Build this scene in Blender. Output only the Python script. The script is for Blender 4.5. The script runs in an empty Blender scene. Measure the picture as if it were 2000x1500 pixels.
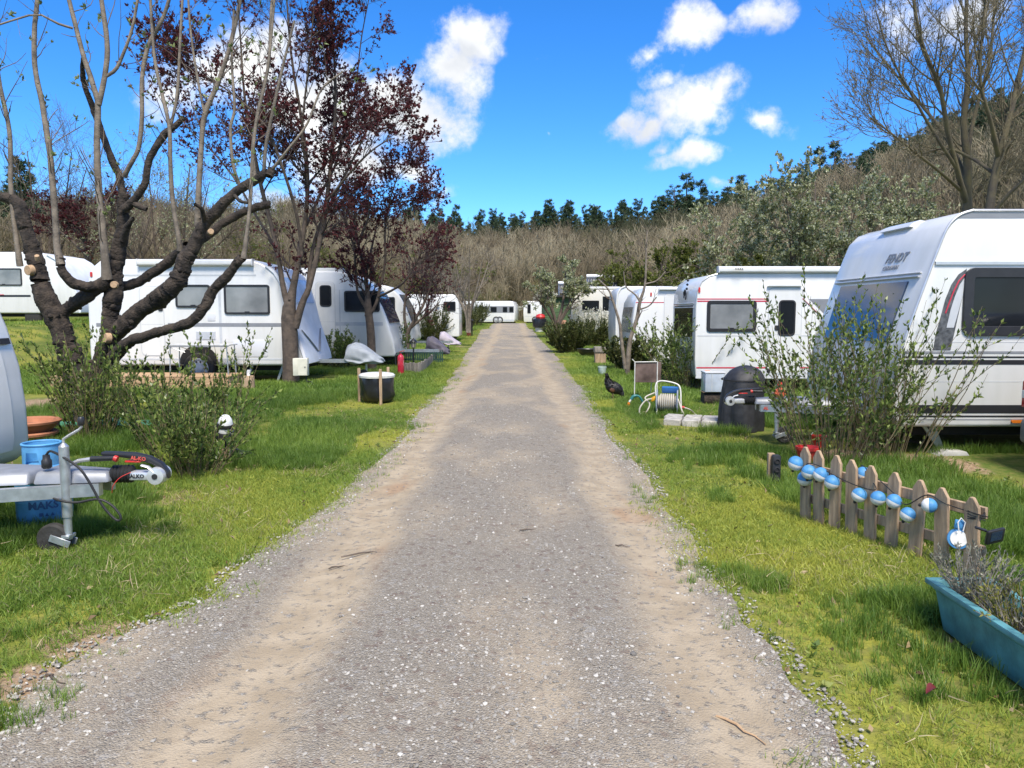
import bpy, bmesh, math, random
import numpy as np
from mathutils import Vector, Matrix, Euler

random.seed(7)
RNG = np.random.default_rng(11)
SC = bpy.context.scene
COL = SC.collection

# ------------------------------------------------------------------ camera
CAM_H, PITCH, FPX = 1.5, math.radians(5.33), 1500.0
cam_data = bpy.data.cameras.new('camera')
cam_data.sensor_width = 36.0
cam_data.lens = 27.0
cam_data.clip_start = 0.05
cam_data.clip_end = 3000
cam = bpy.data.objects.new('camera', cam_data)
COL.objects.link(cam)
cam.location = (0, 0, CAM_H)
cam.rotation_euler = (math.radians(90) - PITCH, 0, 0)
SC.camera = cam

# ------------------------------------------------------------------ world, sun, exposure
SUN_EL, SUN_AZ = math.radians(56), math.radians(170)      # azimuth clockwise from +Y: high behind the camera, to the right
SC.view_settings.view_transform = 'Standard'
SC.view_settings.look = 'None'
SC.view_settings.exposure = 1.58
SC.view_settings.gamma = 1.0
SC.view_settings.use_curve_mapping = False
SC.cycles.use_denoising = True
SC.cycles.max_bounces = 5
SC.cycles.diffuse_bounces = 3
SC.cycles.transparent_max_bounces = 6
SC.cycles.sample_clamp_indirect = 6.0

sun_data = bpy.data.lights.new('sun', 'SUN')
sun_data.energy = 2.1
sun_data.angle = math.radians(18)
sun_data.color = (1.0, 0.92, 0.80)
sun = bpy.data.objects.new('sun', sun_data)
COL.objects.link(sun)
sun.rotation_euler = (math.radians(90) - SUN_EL, 0, -SUN_AZ + math.pi)
sun.location = (0, -20, 40)

_c, _s = math.cos(PITCH), math.sin(PITCH)
def ray(px, py):
    u, v = (px - 1000) / FPX, (750 - py) / FPX
    return np.array([u, _c + v * _s, -_s + v * _c])
def pt(px, py, Y):
    """place seen at pixel (px, py) of the photograph, at distance Y down the road"""
    d = ray(px, py); t = Y / d[1]
    return np.array([d[0] * t, Y, CAM_H + d[2] * t])
def proj(p):
    v = np.asarray(p) - np.array([0, 0, CAM_H]); dep = v[1] * _c - v[2] * _s
    return 1000 + FPX * v[0] / dep, 750 - FPX * (v[1] * _s + v[2] * _c) / dep
def gp(px, py, z=0.0):
    d = ray(px, py); t = (z - CAM_H) / d[2]
    return np.array([d[0] * t, d[1] * t, z])

def build_world():
    w = bpy.data.worlds.new('World'); SC.world = w; w.use_nodes = True
    nt = w.node_tree; N, L = nt.nodes, nt.links
    N.clear()
    out = N.new('ShaderNodeOutputWorld'); bg = N.new('ShaderNodeBackground')
    bg.inputs[1].default_value = 0.082
    L.new(bg.outputs[0], out.inputs[0])
    sky = N.new('ShaderNodeTexSky'); sky.sky_type = 'NISHITA'; sky.sun_disc = False
    sky.sun_elevation = SUN_EL; sky.sun_rotation = SUN_AZ
    sky.altitude = 1200; sky.air_density = 1.0; sky.dust_density = 0.0; sky.ozone_density = 3.5
    tint = N.new('ShaderNodeMix'); tint.data_type = 'RGBA'; tint.blend_type = 'MULTIPLY'
    tint.inputs[0].default_value = 1.0
    tint.inputs[7].default_value = (0.60, 0.80, 1.0, 1)
    hs = N.new('ShaderNodeHueSaturation'); hs.inputs['Saturation'].default_value = 1.3
    L.new(sky.outputs[0], hs.inputs['Color']); L.new(hs.outputs[0], tint.inputs[6])
    tc = N.new('ShaderNodeTexCoord')
    sep = N.new('ShaderNodeSeparateXYZ'); L.new(tc.outputs['Generated'], sep.inputs[0])
    def math_(op, a, b=None, c=None, clamp=False):
        n = N.new('ShaderNodeMath'); n.operation = op; n.use_clamp = clamp
        for i, x in enumerate((a, b, c)):
            if x is None: continue
            if isinstance(x, (int, float)): n.inputs[i].default_value = x
            else: L.new(x, n.inputs[i])
        return n.outputs[0]
    yy = math_('MAXIMUM', sep.outputs[1], 0.12)
    u = math_('DIVIDE', sep.outputs[0], yy); v = math_('DIVIDE', sep.outputs[2], yy)
    uv = N.new('ShaderNodeCombineXYZ'); L.new(u, uv.inputs[0]); L.new(v, uv.inputs[1])
    # wind-torn edges: warp the places of the clouds a little
    wn = N.new('ShaderNodeTexNoise'); wn.inputs['Scale'].default_value = 9; wn.inputs['Detail'].default_value = 4
    L.new(tc.outputs['Generated'], wn.inputs['Vector'])
    wsub = N.new('ShaderNodeVectorMath'); wsub.operation = 'SUBTRACT'; wsub.inputs[1].default_value = (.5, .5, .5)
    L.new(wn.outputs['Color'], wsub.inputs[0])
    wsc = N.new('ShaderNodeVectorMath'); wsc.operation = 'SCALE'; wsc.inputs['Scale'].default_value = 0.11
    L.new(wsub.outputs[0], wsc.inputs[0])
    wad = N.new('ShaderNodeVectorMath'); wad.operation = 'ADD'
    L.new(uv.outputs[0], wad.inputs[0]); L.new(wsc.outputs[0], wad.inputs[1])
    # clouds: px, py, rx, ry, tilt, weight
    clouds = [(905, 75, 85, 75, 20, 1), (875, 165, 85, 90, 0, 1), (835, 245, 90, 70, 10, 1), (740, 215, 120, 90, 0, 1),
              (600, 190, 150, 110, 0, 1), (480, 120, 150, 90, 0, .9), (640, 330, 170, 90, 0, 1), (840, 335, 60, 40, 20, .75),
              (880, 385, 55, 22, 20, .45), (330, 180, 90, 70, 0, .7), (560, 420, 130, 50, 0, .8),
              (1352, 45, 62, 45, 25, .85), (1280, 95, 60, 24, 35, .5),
              (1350, 200, 120, 62, 12, 1), (1250, 240, 70, 32, 15, .8), (1300, 150, 45, 45, 0, .7), (1420, 180, 62, 40, 30, .8),
              (1350, 292, 88, 28, 12, .8), (1290, 280, 40, 22, 0, .6),
              (1520, 232, 52, 34, -25, .8), (1480, 18, 75, 40, 20, .8), (1395, 346, 32, 15, 0, .5),
              (1065, 100, 40, 26, 0, .22), (1092, 246, 12, 9, 0, .4), (1740, 60, 90, 60, 30, .5), (1880, 20, 130, 70, 0, .7)]
    acc = None
    for px, py, rx, ry, tilt, wgt in clouds:
        d = ray(px, py)
        mp = N.new('ShaderNodeMapping'); mp.vector_type = 'TEXTURE'
        mp.inputs['Location'].default_value = (d[0] / d[1], d[2] / d[1], 0)
        mp.inputs['Rotation'].default_value = (0, 0, math.radians(tilt))
        mp.inputs['Scale'].default_value = (rx * 1.14 / FPX, ry * 1.14 / FPX, 1)
        L.new(wad.outputs[0], mp.inputs['Vector'])
        ln = N.new('ShaderNodeVectorMath'); ln.operation = 'LENGTH'; L.new(mp.outputs[0], ln.inputs[0])
        inv = math_('SUBTRACT', 1.0, ln.outputs['Value'])
        inv = math_('MAXIMUM', inv, 0.0)
        inv = math_('MULTIPLY', inv, wgt)
        acc = inv if acc is None else math_('MAXIMUM', acc, inv)
    fine = N.new('ShaderNodeTexNoise'); fine.inputs['Scale'].default_value = 16; fine.inputs['Detail'].default_value = 8
    fine.inputs['Roughness'].default_value = 0.66
    L.new(tc.outputs['Generated'], fine.inputs['Vector'])
    fn = math_('SUBTRACT', fine.outputs['Fac'], 0.52)
    placed = math_('ADD', acc, math_('MULTIPLY', fn, math_('MULTIPLY', math_('MINIMUM', math_('MULTIPLY', acc, 6.0), 1.0), 1.9)))
    # unseen rest of the sky: thicker cloud cover added to whiten the ambient light
    big = N.new('ShaderNodeTexNoise'); big.inputs['Scale'].default_value = 3.2; big.inputs['Detail'].default_value = 5
    big.inputs['Roughness'].default_value = 0.58
    L.new(tc.outputs['Generated'], big.inputs['Vector'])
    bigd = math_('MULTIPLY', math_('SUBTRACT', big.outputs['Fac'], 0.43), 3.0)
    mr = N.new('ShaderNodeMapRange'); mr.interpolation_type = 'SMOOTHSTEP'
    mr.inputs['From Min'].default_value = 0.5; mr.inputs['From Max'].default_value = 0.7
    L.new(sep.outputs[1], mr.inputs['Value'])
    mx = N.new('ShaderNodeMix'); mx.data_type = 'FLOAT'
    L.new(mr.outputs[0], mx.inputs[0]); L.new(bigd, mx.inputs[2]); L.new(placed, mx.inputs[3])
    cov = N.new('ShaderNodeMapRange'); cov.interpolation_type = 'SMOOTHSTEP'
    cov.inputs['From Min'].default_value = 0.05; cov.inputs['From Max'].default_value = 0.72
    L.new(mx.outputs[0], cov.inputs['Value'])
    shade = N.new('ShaderNodeTexNoise'); shade.inputs['Scale'].default_value = 7; shade.inputs['Detail'].default_value = 4
    L.new(wad.outputs[0], shade.inputs['Vector'])
    ccol = N.new('ShaderNodeMix'); ccol.data_type = 'RGBA'
    ccol.inputs[6].default_value = (3.3, 3.45, 3.7, 1); ccol.inputs[7].default_value = (5.1, 5.1, 5.0, 1)
    sr = N.new('ShaderNodeMapRange'); sr.inputs['From Min'].default_value = .35; sr.inputs['From Max'].default_value = .6
    L.new(shade.outputs['Fac'], sr.inputs['Value']); L.new(sr.outputs[0], ccol.inputs[0])
    fin = N.new('ShaderNodeMix'); fin.data_type = 'RGBA'
    L.new(cov.outputs[0], fin.inputs[0]); L.new(tint.outputs[2], fin.inputs[6]); L.new(ccol.outputs[2], fin.inputs[7])
    L.new(fin.outputs[2], bg.inputs[0])
build_world()
SC.world.cycles.sampling_method = 'MANUAL'
SC.world.cycles.sample_map_resolution = 512

# ------------------------------------------------------------------ helpers: naming and grouping
OFF = {}
def tag(o, label=None, cat=None, group=None, kind=None):
    if label: o['label'] = label
    if cat: o['category'] = cat
    if group: o['group'] = group
    if kind: o['kind'] = kind
    return o
def thing(name, label, cat, loc=(0, 0, 0), group=None):
    o = bpy.data.objects.new(name, None); COL.objects.link(o)
    o.empty_display_size = 0.1
    o.location = tuple(float(a) for a in loc)
    OFF[o.name] = np.array(o.location)
    return tag(o, label, cat, group)
def link(name, me, parent=None, mat=None):
    o = bpy.data.objects.new(name, me); COL.objects.link(o)
    if parent is not None: o.parent = parent
    OFF[o.name] = OFF.get(parent.name, np.zeros(3)) if parent is not None else np.zeros(3)
    if mat is not None and not me.materials: me.materials.append(mat)
    return o
def copy_tree(src, parent=None):
    c = src.copy(); COL.objects.link(c)
    if parent is not None: c.parent = parent
    for ch in src.children: copy_tree(ch, c)
    return c

# ------------------------------------------------------------------ helpers: geometry
def frame(t):
    t = Vector(t).normalized()
    a = Vector((0, 0, 1)) if abs(t.z) < 0.9 else Vector((1, 0, 0))
    x = t.cross(a).normalized(); y = t.cross(x).normalized()
    return x, y, t
class MB:
    def __init__(s): s.v = []; s.f = []
    def add(s, vs, fs):
        o = len(s.v); s.v += [tuple(map(float, a)) for a in vs]; s.f += [tuple(i + o for i in f) for f in fs]; return s
    def box(s, x0, x1, y0, y1, z0, z1):
        return s.add([(x0, y0, z0), (x1, y0, z0), (x1, y1, z0), (x0, y1, z0), (x0, y0, z1), (x1, y0, z1), (x1, y1, z1), (x0, y1, z1)],
                     [(0, 3, 2, 1), (4, 5, 6, 7), (0, 1, 5, 4), (1, 2, 6, 5), (2, 3, 7, 6), (3, 0, 4, 7)])
    def obox(s, c, size, eul=(0, 0, 0)):
        R = Euler(eul).to_matrix(); h = Vector(size) / 2; c = Vector(c)
        P = [c + R @ Vector((sx * h.x, sy * h.y, sz * h.z)) for sz in (-1, 1) for sx, sy in ((-1, -1), (1, -1), (1, 1), (-1, 1))]
        return s.add(P, [(0, 3, 2, 1), (4, 5, 6, 7), (0, 1, 5, 4), (1, 2, 6, 5), (2, 3, 7, 6), (3, 0, 4, 7)])
    def tube(s, pts, r, n=8, cap=True, squash=1.0):
        pts = [Vector(p) for p in pts]; K = len(pts)
        rs = r if hasattr(r, '__len__') else [r] * K
        vs, fs = [], []
        x = None
        for i, p in enumerate(pts):
            t = (pts[min(i + 1, K - 1)] - pts[max(i - 1, 0)])
            if t.length < 1e-9: t = Vector((0, 0, 1))
            t.normalize()
            if x is None: x, y, _ = frame(t)
            else:
                x = (x - t * x.dot(t))
                x = x.normalized() if x.length > 1e-6 else frame(t)[0]
                y = t.cross(x)
            for k in range(n):
                a = 2 * math.pi * k / n
                vs.append(p + x * (math.cos(a) * rs[i]) + y * (math.sin(a) * rs[i] * squash))
        for i in range(K - 1):
            for k in range(n):
                a, b = i * n + k, i * n + (k + 1) % n
                fs.append((a, b, b + n, a + n))
        if cap:
            fs.append(tuple(range(n - 1, -1, -1))); fs.append(tuple((K - 1) * n + k for k in range(n)))
        return s.add(vs, fs)
    def lathe(s, prof, o=(0, 0, 0), axis=(0, 0, 1), n=16, cap=True):
        x, y, t = frame(axis); o = Vector(o); vs, fs = [], []
        for r, h in prof:
            for k in range(n):
                a = 2 * math.pi * k / n
                vs.append(o + t * h + x * (math.cos(a) * r) + y * (math.sin(a) * r))
        K = len(prof)
        for i in range(K - 1):
            for k in range(n):
                a, b = i * n + k, i * n + (k + 1) % n
                fs.append((a, b, b + n, a + n))
        if cap:
            fs.append(tuple(range(n - 1, -1, -1))); fs.append(tuple((K - 1) * n + k for k in range(n)))
        return s.add(vs, fs)
    def prism(s, poly, a, b, plane='xz'):
        n = len(poly)
        def P(p, h): return (p[0], h, p[1]) if plane == 'xz' else ((h, p[0], p[1]) if plane == 'yz' else (p[0], p[1], h))
        vs = [P(p, a) for p in poly] + [P(p, b) for p in poly]
        fs = [tuple(range(n)), tuple(range(2 * n - 1, n - 1, -1))] + [(i, (i + 1) % n, n + (i + 1) % n, n + i) for i in range(n)]
        return s.add(vs, fs)
    def ring(s, outer, inner, a, b, plane='xz'):
        n = len(outer)
        def P(p, h): return (p[0], h, p[1]) if plane == 'xz' else ((h, p[0], p[1]) if plane == 'yz' else (p[0], p[1], h))
        vs = [P(p, a) for p in outer] + [P(p, a) for p in inner] + [P(p, b) for p in outer] + [P(p, b) for p in inner]
        fs = []
        for i in range(n):
            j = (i + 1) % n
            fs += [(i, j, n + j, n + i), (2 * n + i, 3 * n + i, 3 * n + j, 2 * n + j), (i, 2 * n + i, 2 * n + j, j), (n + i, n + j, 3 * n + j, 3 * n + i)]
        return s.add(vs, fs)
    def ball(s, c, r, nu=12, nv=8, R=None):
        r = r if hasattr(r, '__len__') else (r, r, r)
        vs = []; c = Vector(c)
        for j in range(nv + 1):
            ph = math.pi * j / nv
            for i in range(nu):
                th = 2 * math.pi * i / nu
                p = Vector((r[0] * math.sin(ph) * math.cos(th), r[1] * math.sin(ph) * math.sin(th), r[2] * math.cos(ph)))
                vs.append(c + (R @ p if R is not None else p))
        fs = [(j * nu + i, (j + 1) * nu + i, (j + 1) * nu + (i + 1) % nu, j * nu + (i + 1) % nu) for j in range(nv) for i in range(nu)]
        return s.add(vs, fs)
    def mapped(s, fn): s.v = [tuple(fn(Vector(p))) for p in s.v]; return s
    def build(s, name, mat, parent=None, bevel=0, seg=2, smooth=True, angle=40, local=False):
        off = OFF.get(parent.name, np.zeros(3)) if (parent is not None and not local) else np.zeros(3)
        me = bpy.data.meshes.new(name)
        me.from_pydata([(a[0] - off[0], a[1] - off[1], a[2] - off[2]) for a in s.v], [], s.f)
        bm = bmesh.new(); bm.from_mesh(me)
        bmesh.ops.remove_doubles(bm, verts=bm.verts, dist=1e-5)
        bmesh.ops.recalc_face_normals(bm, faces=bm.faces)
        if bevel:
            ed = [e for e in bm.edges if len(e.link_faces) == 2 and e.calc_face_angle(0) > math.radians(30)]
            if ed: bmesh.ops.bevel(bm, geom=ed, offset=bevel, segments=seg, affect='EDGES', profile=0.5, clamp_overlap=True)
        bm.to_mesh(me); bm.free()
        if smooth:
            me.polygons.foreach_set('use_smooth', [True] * len(me.polygons)); me.set_sharp_from_angle(angle=math.radians(angle))
        o = link(name, me, parent, mat)
        return o
def rrect(x0, x1, z0, z1, r=0.05, n=4):
    r = min(r, (x1 - x0) / 2.01, (z1 - z0) / 2.01); P = []
    for cx, cz, a0 in ((x1 - r, z1 - r, 0), (x0 + r, z1 - r, 90), (x0 + r, z0 + r, 180), (x1 - r, z0 + r, 270)):
        for k in range(n + 1):
            a = math.radians(a0 + 90 * k / n); P.append((cx + r * math.cos(a), cz + r * math.sin(a)))
    return P
def npmesh(name, V, F, mat, parent=None, smooth=True):
    V = np.asarray(V, float).reshape(-1, 3); F = np.asarray(F, np.int32)
    off = OFF.get(parent.name, np.zeros(3)) if parent is not None else np.zeros(3)
    me = bpy.data.meshes.new(name); k = F.shape[1]
    me.vertices.add(len(V)); me.vertices.foreach_set('co', (V - off).astype(np.float32).ravel())
    me.loops.add(F.size); me.loops.foreach_set('vertex_index', F.ravel())
    me.polygons.add(len(F)); me.polygons.foreach_set('loop_start', np.arange(0, F.size, k, dtype=np.int32))
    me.polygons.foreach_set('use_smooth', np.full(len(F), smooth))
    me.update(calc_edges=True); me.validate()
    return link(name, me, parent, mat)
def text_mesh(txt, name, mat, parent, size, to_world, extrude=0.0015, bold=0.0, shear=0.0):
    cu = bpy.data.curves.new('t', 'FONT'); cu.body = txt; cu.size = size; cu.align_x = 'CENTER'; cu.align_y = 'CENTER'
    cu.extrude = extrude; cu.offset = bold; cu.shear = shear; cu.resolution_u = 2
    o = bpy.data.objects.new('t', cu); COL.objects.link(o)
    dg = bpy.context.evaluated_depsgraph_get()
    me = bpy.data.meshes.new_from_object(o.evaluated_get(dg)); bpy.data.objects.remove(o); bpy.data.curves.remove(cu)
    me.materials.clear()
    off = Vector(OFF.get(parent.name, np.zeros(3)))
    for v in me.vertices: v.co = Vector(to_world(v.co)) - off
    return link(name, me, parent, mat)

# value noise on the ground plane
_tab = np.random.default_rng(3).random((256, 256))
def vn(x, y, sc=1.0, seed=0):
    x = np.asarray(x, float) * sc + seed * 17.3; y = np.asarray(y, float) * sc + seed * 9.1
    xi = np.floor(x).astype(int); yi = np.floor(y).astype(int); fx, fy = x - xi, y - yi
    fx = fx * fx * (3 - 2 * fx); fy = fy * fy * (3 - 2 * fy)
    g = lambda a, b: _tab[a & 255, b & 255]
    return (g(xi, yi) * (1 - fx) + g(xi + 1, yi) * fx) * (1 - fy) + (g(xi, yi + 1) * (1 - fx) + g(xi + 1, yi + 1) * fx) * fy
def fbm(x, y, sc=1.0, seed=0, o=4):
    r, a, t = 0, 1, 0
    for i in range(o): r = r + a * vn(x, y, sc * 2 ** i, seed + i); t += a; a *= .5
    return r / t
def vn3(P, sc, seed=0):
    q = np.asarray(P) * sc + seed * 7.7; i = np.floor(q).astype(int); f = q - i; f = f * f * (3 - 2 * f); r = 0
    for dx in (0, 1):
        for dy in (0, 1):
            for dz in (0, 1):
                h = _tab[(i[:, 0] + dx + 37 * (i[:, 2] + dz)) & 255, (i[:, 1] + dy + 91 * (i[:, 2] + dz)) & 255]
                r = r + h * (f[:, 0] if dx else 1 - f[:, 0]) * (f[:, 1] if dy else 1 - f[:, 1]) * (f[:, 2] if dz else 1 - f[:, 2])
    return r
def sstep(a, b, x):
    t = np.clip((np.asarray(x, float) - a) / (b - a), 0, 1); return t * t * (3 - 2 * t)

# ------------------------------------------------------------------ helpers: branching plants
def tubes(P, R, n=5):
    """P (B,K,3), R (B,K) -> verts, quads"""
    B, K, _ = P.shape
    T = np.gradient(P, axis=1); T /= np.linalg.norm(T, axis=2, keepdims=True) + 1e-9
    ref = np.where(np.abs(T[:, :1, 2:3]) < 0.85, np.array([[[0, 0, 1.]]]), np.array([[[1., 0, 0]]]))
    ref = np.broadcast_to(ref, T.shape)
    X = np.cross(T, ref); X /= np.linalg.norm(X, axis=2, keepdims=True) + 1e-9
    Y = np.cross(T, X)
    a = np.arange(n) * 2 * np.pi / n
    V = P[:, :, None, :] + R[:, :, None, None] * (np.cos(a)[None, None, :, None] * X[:, :, None, :] + np.sin(a)[None, None, :, None] * Y[:, :, None, :])
    idx = np.arange(B * K * n).reshape(B, K, n); nx = np.roll(idx, -1, axis=2)
    F = np.stack([idx[:, :-1], nx[:, :-1], nx[:, 1:], idx[:, 1:]], axis=-1).reshape(-1, 4)
    return V.reshape(-1, 3), F
def children(P, R, n, t0, t1, ang, length, trop, rr, jit, K, rng, bylen=True):
    B, k0, _ = P.shape
    ln = np.linalg.norm(np.diff(P, axis=1), axis=2).sum(1)
    pr = ln / ln.sum() if bylen else np.full(B, 1 / B)
    b = rng.choice(B, n, p=pr); t = rng.uniform(t0, t1, n) * (k0 - 1)
    i = np.minimum(t.astype(int), k0 - 2); f = (t - i)[:, None]
    p0 = P[b, i] * (1 - f) + P[b, i + 1] * f; r0 = R[b, i] * (1 - f[:, 0]) + R[b, i + 1] * f[:, 0]
    d = P[b, i + 1] - P[b, i]; d /= np.linalg.norm(d, axis=1, keepdims=True) + 1e-9
    q = rng.normal(size=(n, 3)); q -= (q * d).sum(1, keepdims=True) * d; q /= np.linalg.norm(q, axis=1, keepdims=True) + 1e-9
    a = np.radians(rng.uniform(ang[0], ang[1], n))[:, None]
    dd = d * np.cos(a) + q * np.sin(a)
    L = rng.uniform(length[0], length[1], n) * (1 - 0.35 * t / (k0 - 1))
    out = np.zeros((n, K, 3)); out[:, 0] = p0; cur = dd
    for j in range(1, K):
        cur = cur + rng.normal(scale=jit, size=(n, 3)); cur[:, 2] += trop
        cur /= np.linalg.norm(cur, axis=1, keepdims=True)
        out[:, j] = out[:, j - 1] + cur * (L / (K - 1))[:, None]
    rc = np.maximum(np.minimum(r0 * rr, 0.5), 0.0012)
    RR = rc[:, None] * np.linspace(1, .35, K)[None, :]
    return out, RR
def along(P, n, rng, t0=0.0, t1=1.0):
    B, K, _ = P.shape
    ln = np.linalg.norm(np.diff(P, axis=1), axis=2).sum(1); b = rng.choice(B, n, p=ln / ln.sum())
    t = rng.uniform(t0, t1, n) * (K - 1); i = np.minimum(t.astype(int), K - 2); f = (t - i)[:, None]
    d = P[b, i + 1] - P[b, i]; d /= np.linalg.norm(d, axis=1, keepdims=True) + 1e-9
    return P[b, i] * (1 - f) + P[b, i + 1] * f, d
def leaves(pos, d, size, rng, wid=0.45, spread=0.9, up=0.3):
    """one folded leaf at each place, pointing roughly along d"""
    n = len(pos)
    t = d + rng.normal(scale=spread, size=(n, 3)); t[:, 2] += up
    t /= np.linalg.norm(t, axis=1, keepdims=True) + 1e-9
    q = rng.normal(size=(n, 3)); q -= (q * t).sum(1, keepdims=True) * t; q /= np.linalg.norm(q, axis=1, keepdims=True) + 1e-9
    nn = np.cross(t, q); s = np.asarray(size).reshape(-1, 1) * np.ones((n, 1))
    mid = pos + t * s * .45 + nn * s * .06
    V = np.stack([pos, mid + q * s * wid * .5 + nn * s * .08, pos + t * s - nn * s * .06, mid - q * s * wid * .5 + nn * s * .08], axis=1)
    F = np.arange(n * 4).reshape(n, 4)
    return V.reshape(-1, 3), F
def merge(parts):
    Vs, Fs, o = [], [], 0
    for V, F in parts: Vs.append(V); Fs.append(F + o); o += len(V)
    return np.concatenate(Vs), np.concatenate(Fs)
def poly_resample(pts, rad, K):
    pts = np.asarray(pts, float); rad = np.asarray(rad, float)
    # Catmull-Rom through the given points
    M = len(pts); P = np.vstack([2 * pts[0] - pts[1], pts, 2 * pts[-1] - pts[-2]])
    ts = np.linspace(0, M - 1, K); i = np.minimum(ts.astype(int), M - 2); f = (ts - i)[:, None]
    p0, p1, p2, p3 = P[i], P[i + 1], P[i + 2], P[i + 3]
    Q = 0.5 * (2 * p1 + (p2 - p0) * f + (2 * p0 - 5 * p1 + 4 * p2 - p3) * f ** 2 + (3 * p1 - p0 - 3 * p2 + p3) * f ** 3)
    return Q, np.interp(ts, np.arange(M), rad)

# ------------------------------------------------------------------ materials
MATS = {}
def pm(name, col, rough=.5, metal=0.0, var=.12, scale=12.0, bump=0.0, bscale=60.0, coat=0.0, spec=.5, col2=None, stretch=(1, 1, 1), emit=None, detail=4):
    if name in MATS: return MATS[name]
    m = bpy.data.materials.new(name); m.use_nodes = True; nt = m.node_tree; N, L = nt.nodes, nt.links
    b = N['Principled BSDF']; b.inputs['Roughness'].default_value = rough; b.inputs['Metallic'].default_value = metal
    b.inputs['Coat Weight'].default_value = coat; b.inputs['Coat Roughness'].default_value = .06
    b.inputs['Specular IOR Level'].default_value = spec
    tc = N.new('ShaderNodeTexCoord'); mp = N.new('ShaderNodeMapping'); mp.inputs['Scale'].default_value = stretch
    L.new(tc.outputs['Object'], mp.inputs['Vector'])
    nz = N.new('ShaderNodeTexNoise'); nz.inputs['Scale'].default_value = scale; nz.inputs['Detail'].default_value = detail
    L.new(mp.outputs[0], nz.inputs['Vector'])
    cr = N.new('ShaderNodeMix'); cr.data_type = 'RGBA'
    c2 = col2 or tuple(max(0, c * (1 - 2 * var)) for c in col); c1 = col if col2 else tuple(min(1, c * (1 + var)) for c in col)
    cr.inputs[6].default_value = (*c2, 1); cr.inputs[7].default_value = (*c1, 1)
    mr = N.new('ShaderNodeMapRange'); mr.inputs['From Min'].default_value = .3; mr.inputs['From Max'].default_value = .7
    L.new(nz.outputs['Fac'], mr.inputs['Value']); L.new(mr.outputs[0], cr.inputs[0]); L.new(cr.outputs[2], b.inputs['Base Color'])
    if bump:
        nb = N.new('ShaderNodeTexNoise'); nb.inputs['Scale'].default_value = bscale; nb.inputs['Detail'].default_value = 5
        L.new(mp.outputs[0], nb.inputs['Vector'])
        bp = N.new('ShaderNodeBump'); bp.inputs['Strength'].default_value = bump; bp.inputs['Distance'].default_value = .02
        L.new(nb.outputs['Fac'], bp.inputs['Height']); L.new(bp.outputs[0], b.inputs['Normal'])
    if emit:
        b.inputs['Emission Color'].default_value = (*emit, 1); b.inputs['Emission Strength'].default_value = 1
    MATS[name] = m; return m
def leafmat(name, c1, c2, c3=None, trans=.3, rough=.5, instancer=None):
    if name in MATS: return MATS[name]
    m = bpy.data.materials.new(name); m.use_nodes = True; nt = m.node_tree; N, L = nt.nodes, nt.links
    b = N['Principled BSDF']; b.inputs['Roughness'].default_value = rough; b.inputs['Specular IOR Level'].default_value = .35
    if instancer:
        at = N.new('ShaderNodeAttribute'); at.attribute_type = 'INSTANCER'; at.attribute_name = instancer; src = at.outputs['Fac']
    else:
        ge = N.new('ShaderNodeNewGeometry'); src = ge.outputs['Random Per Island']
    cr = N.new('ShaderNodeValToRGB'); e = cr.color_ramp.elements
    e[0].color = (*c1, 1); e[1].color = (*c2, 1)
    if c3: x = cr.color_ramp.elements.new(.5); x.color = (*c3, 1)
    L.new(src, cr.inputs[0]); L.new(cr.outputs[0], b.inputs['Base Color'])
    tr = N.new('ShaderNodeBsdfTranslucent'); L.new(cr.outputs[0], tr.inputs['Color'])
    ms = N.new('ShaderNodeMixShader'); ms.inputs[0].default_value = trans
    L.new(b.outputs[0], ms.inputs[1]); L.new(tr.outputs[0], ms.inputs[2])
    L.new(ms.outputs[0], N['Material Output'].inputs[0])
    MATS[name] = m; return m

WHITE = pm('caravan_white', (.72, .72, .71), .30, scale=2.6, coat=.4, col2=(.64, .645, .62), stretch=(2.4, 2.4, .35), detail=6)
CREAM = pm('caravan_cream', (.64, .63, .58), .35, var=.04, scale=1.5, coat=.3)
GREYW = pm('caravan_panel_grey', (.61, .62, .64), .35, var=.03, scale=2, coat=.3)
SHEET = pm('cover_sheet_white', (.74, .77, .84), .55, var=.06, scale=3, bump=.25, bscale=5)
STRIPE_G = pm('stripe_grey', (.22, .23, .25), .4, var=.04)
STRIPE_L = pm('stripe_light_grey', (.50, .52, .54), .4, var=.04)
STRIPE_B = pm('stripe_black', (.02, .021, .024), .35, var=.05)
STRIPE_R = pm('stripe_red', (.52, .03, .06), .4, var=.05)
RUBBER = pm('black_rubber', (.018, .018, .019), .6, var=.1, bump=.1)
TYRE = pm('tyre', (.035, .033, .03), .8, var=.2, scale=25, bump=.2)
PLAST = pm('black_plastic', (.022, .022, .024), .42, var=.1)
CHROME = pm('bright_trim', (.60, .60, .60), .3, .55, var=.05)
GALV = pm('galvanised_steel', (.50, .53, .55), .42, .75, var=.12, scale=18)
RIM = pm('wheel_rim_silver', (.52, .53, .54), .4, .15, var=.08)
UNDER = pm('underbody_black', (.012, .012, .012), .9, var=.2)
RED = pm('red_plastic', (.55, .035, .03), .38, var=.1)
ORANGE = pm('orange_lens', (.75, .20, .02), .25, var=.08)
PANE_D = pm('pane_dark', (.012, .014, .017), .08, var=.15, scale=2, spec=.3)
PANE_C = pm('pane_curtained', (.27, .28, .285), .12, var=.16, scale=2.2, spec=.6, col2=(.15, .16, .165))
PANE_B = pm('pane_front_blue', (.02, .035, .07), .04, var=.1, spec=.9)
WOOD_NEW = pm('deck_timber', (.44, .29, .16), .7, var=.15, scale=6, stretch=(.3, 4, 4), bump=.15)
WOOD_OLD = pm('weathered_timber', (.42, .295, .185), .8, var=.22, scale=7, stretch=(5, 5, .6), bump=.3, bscale=40)
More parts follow.
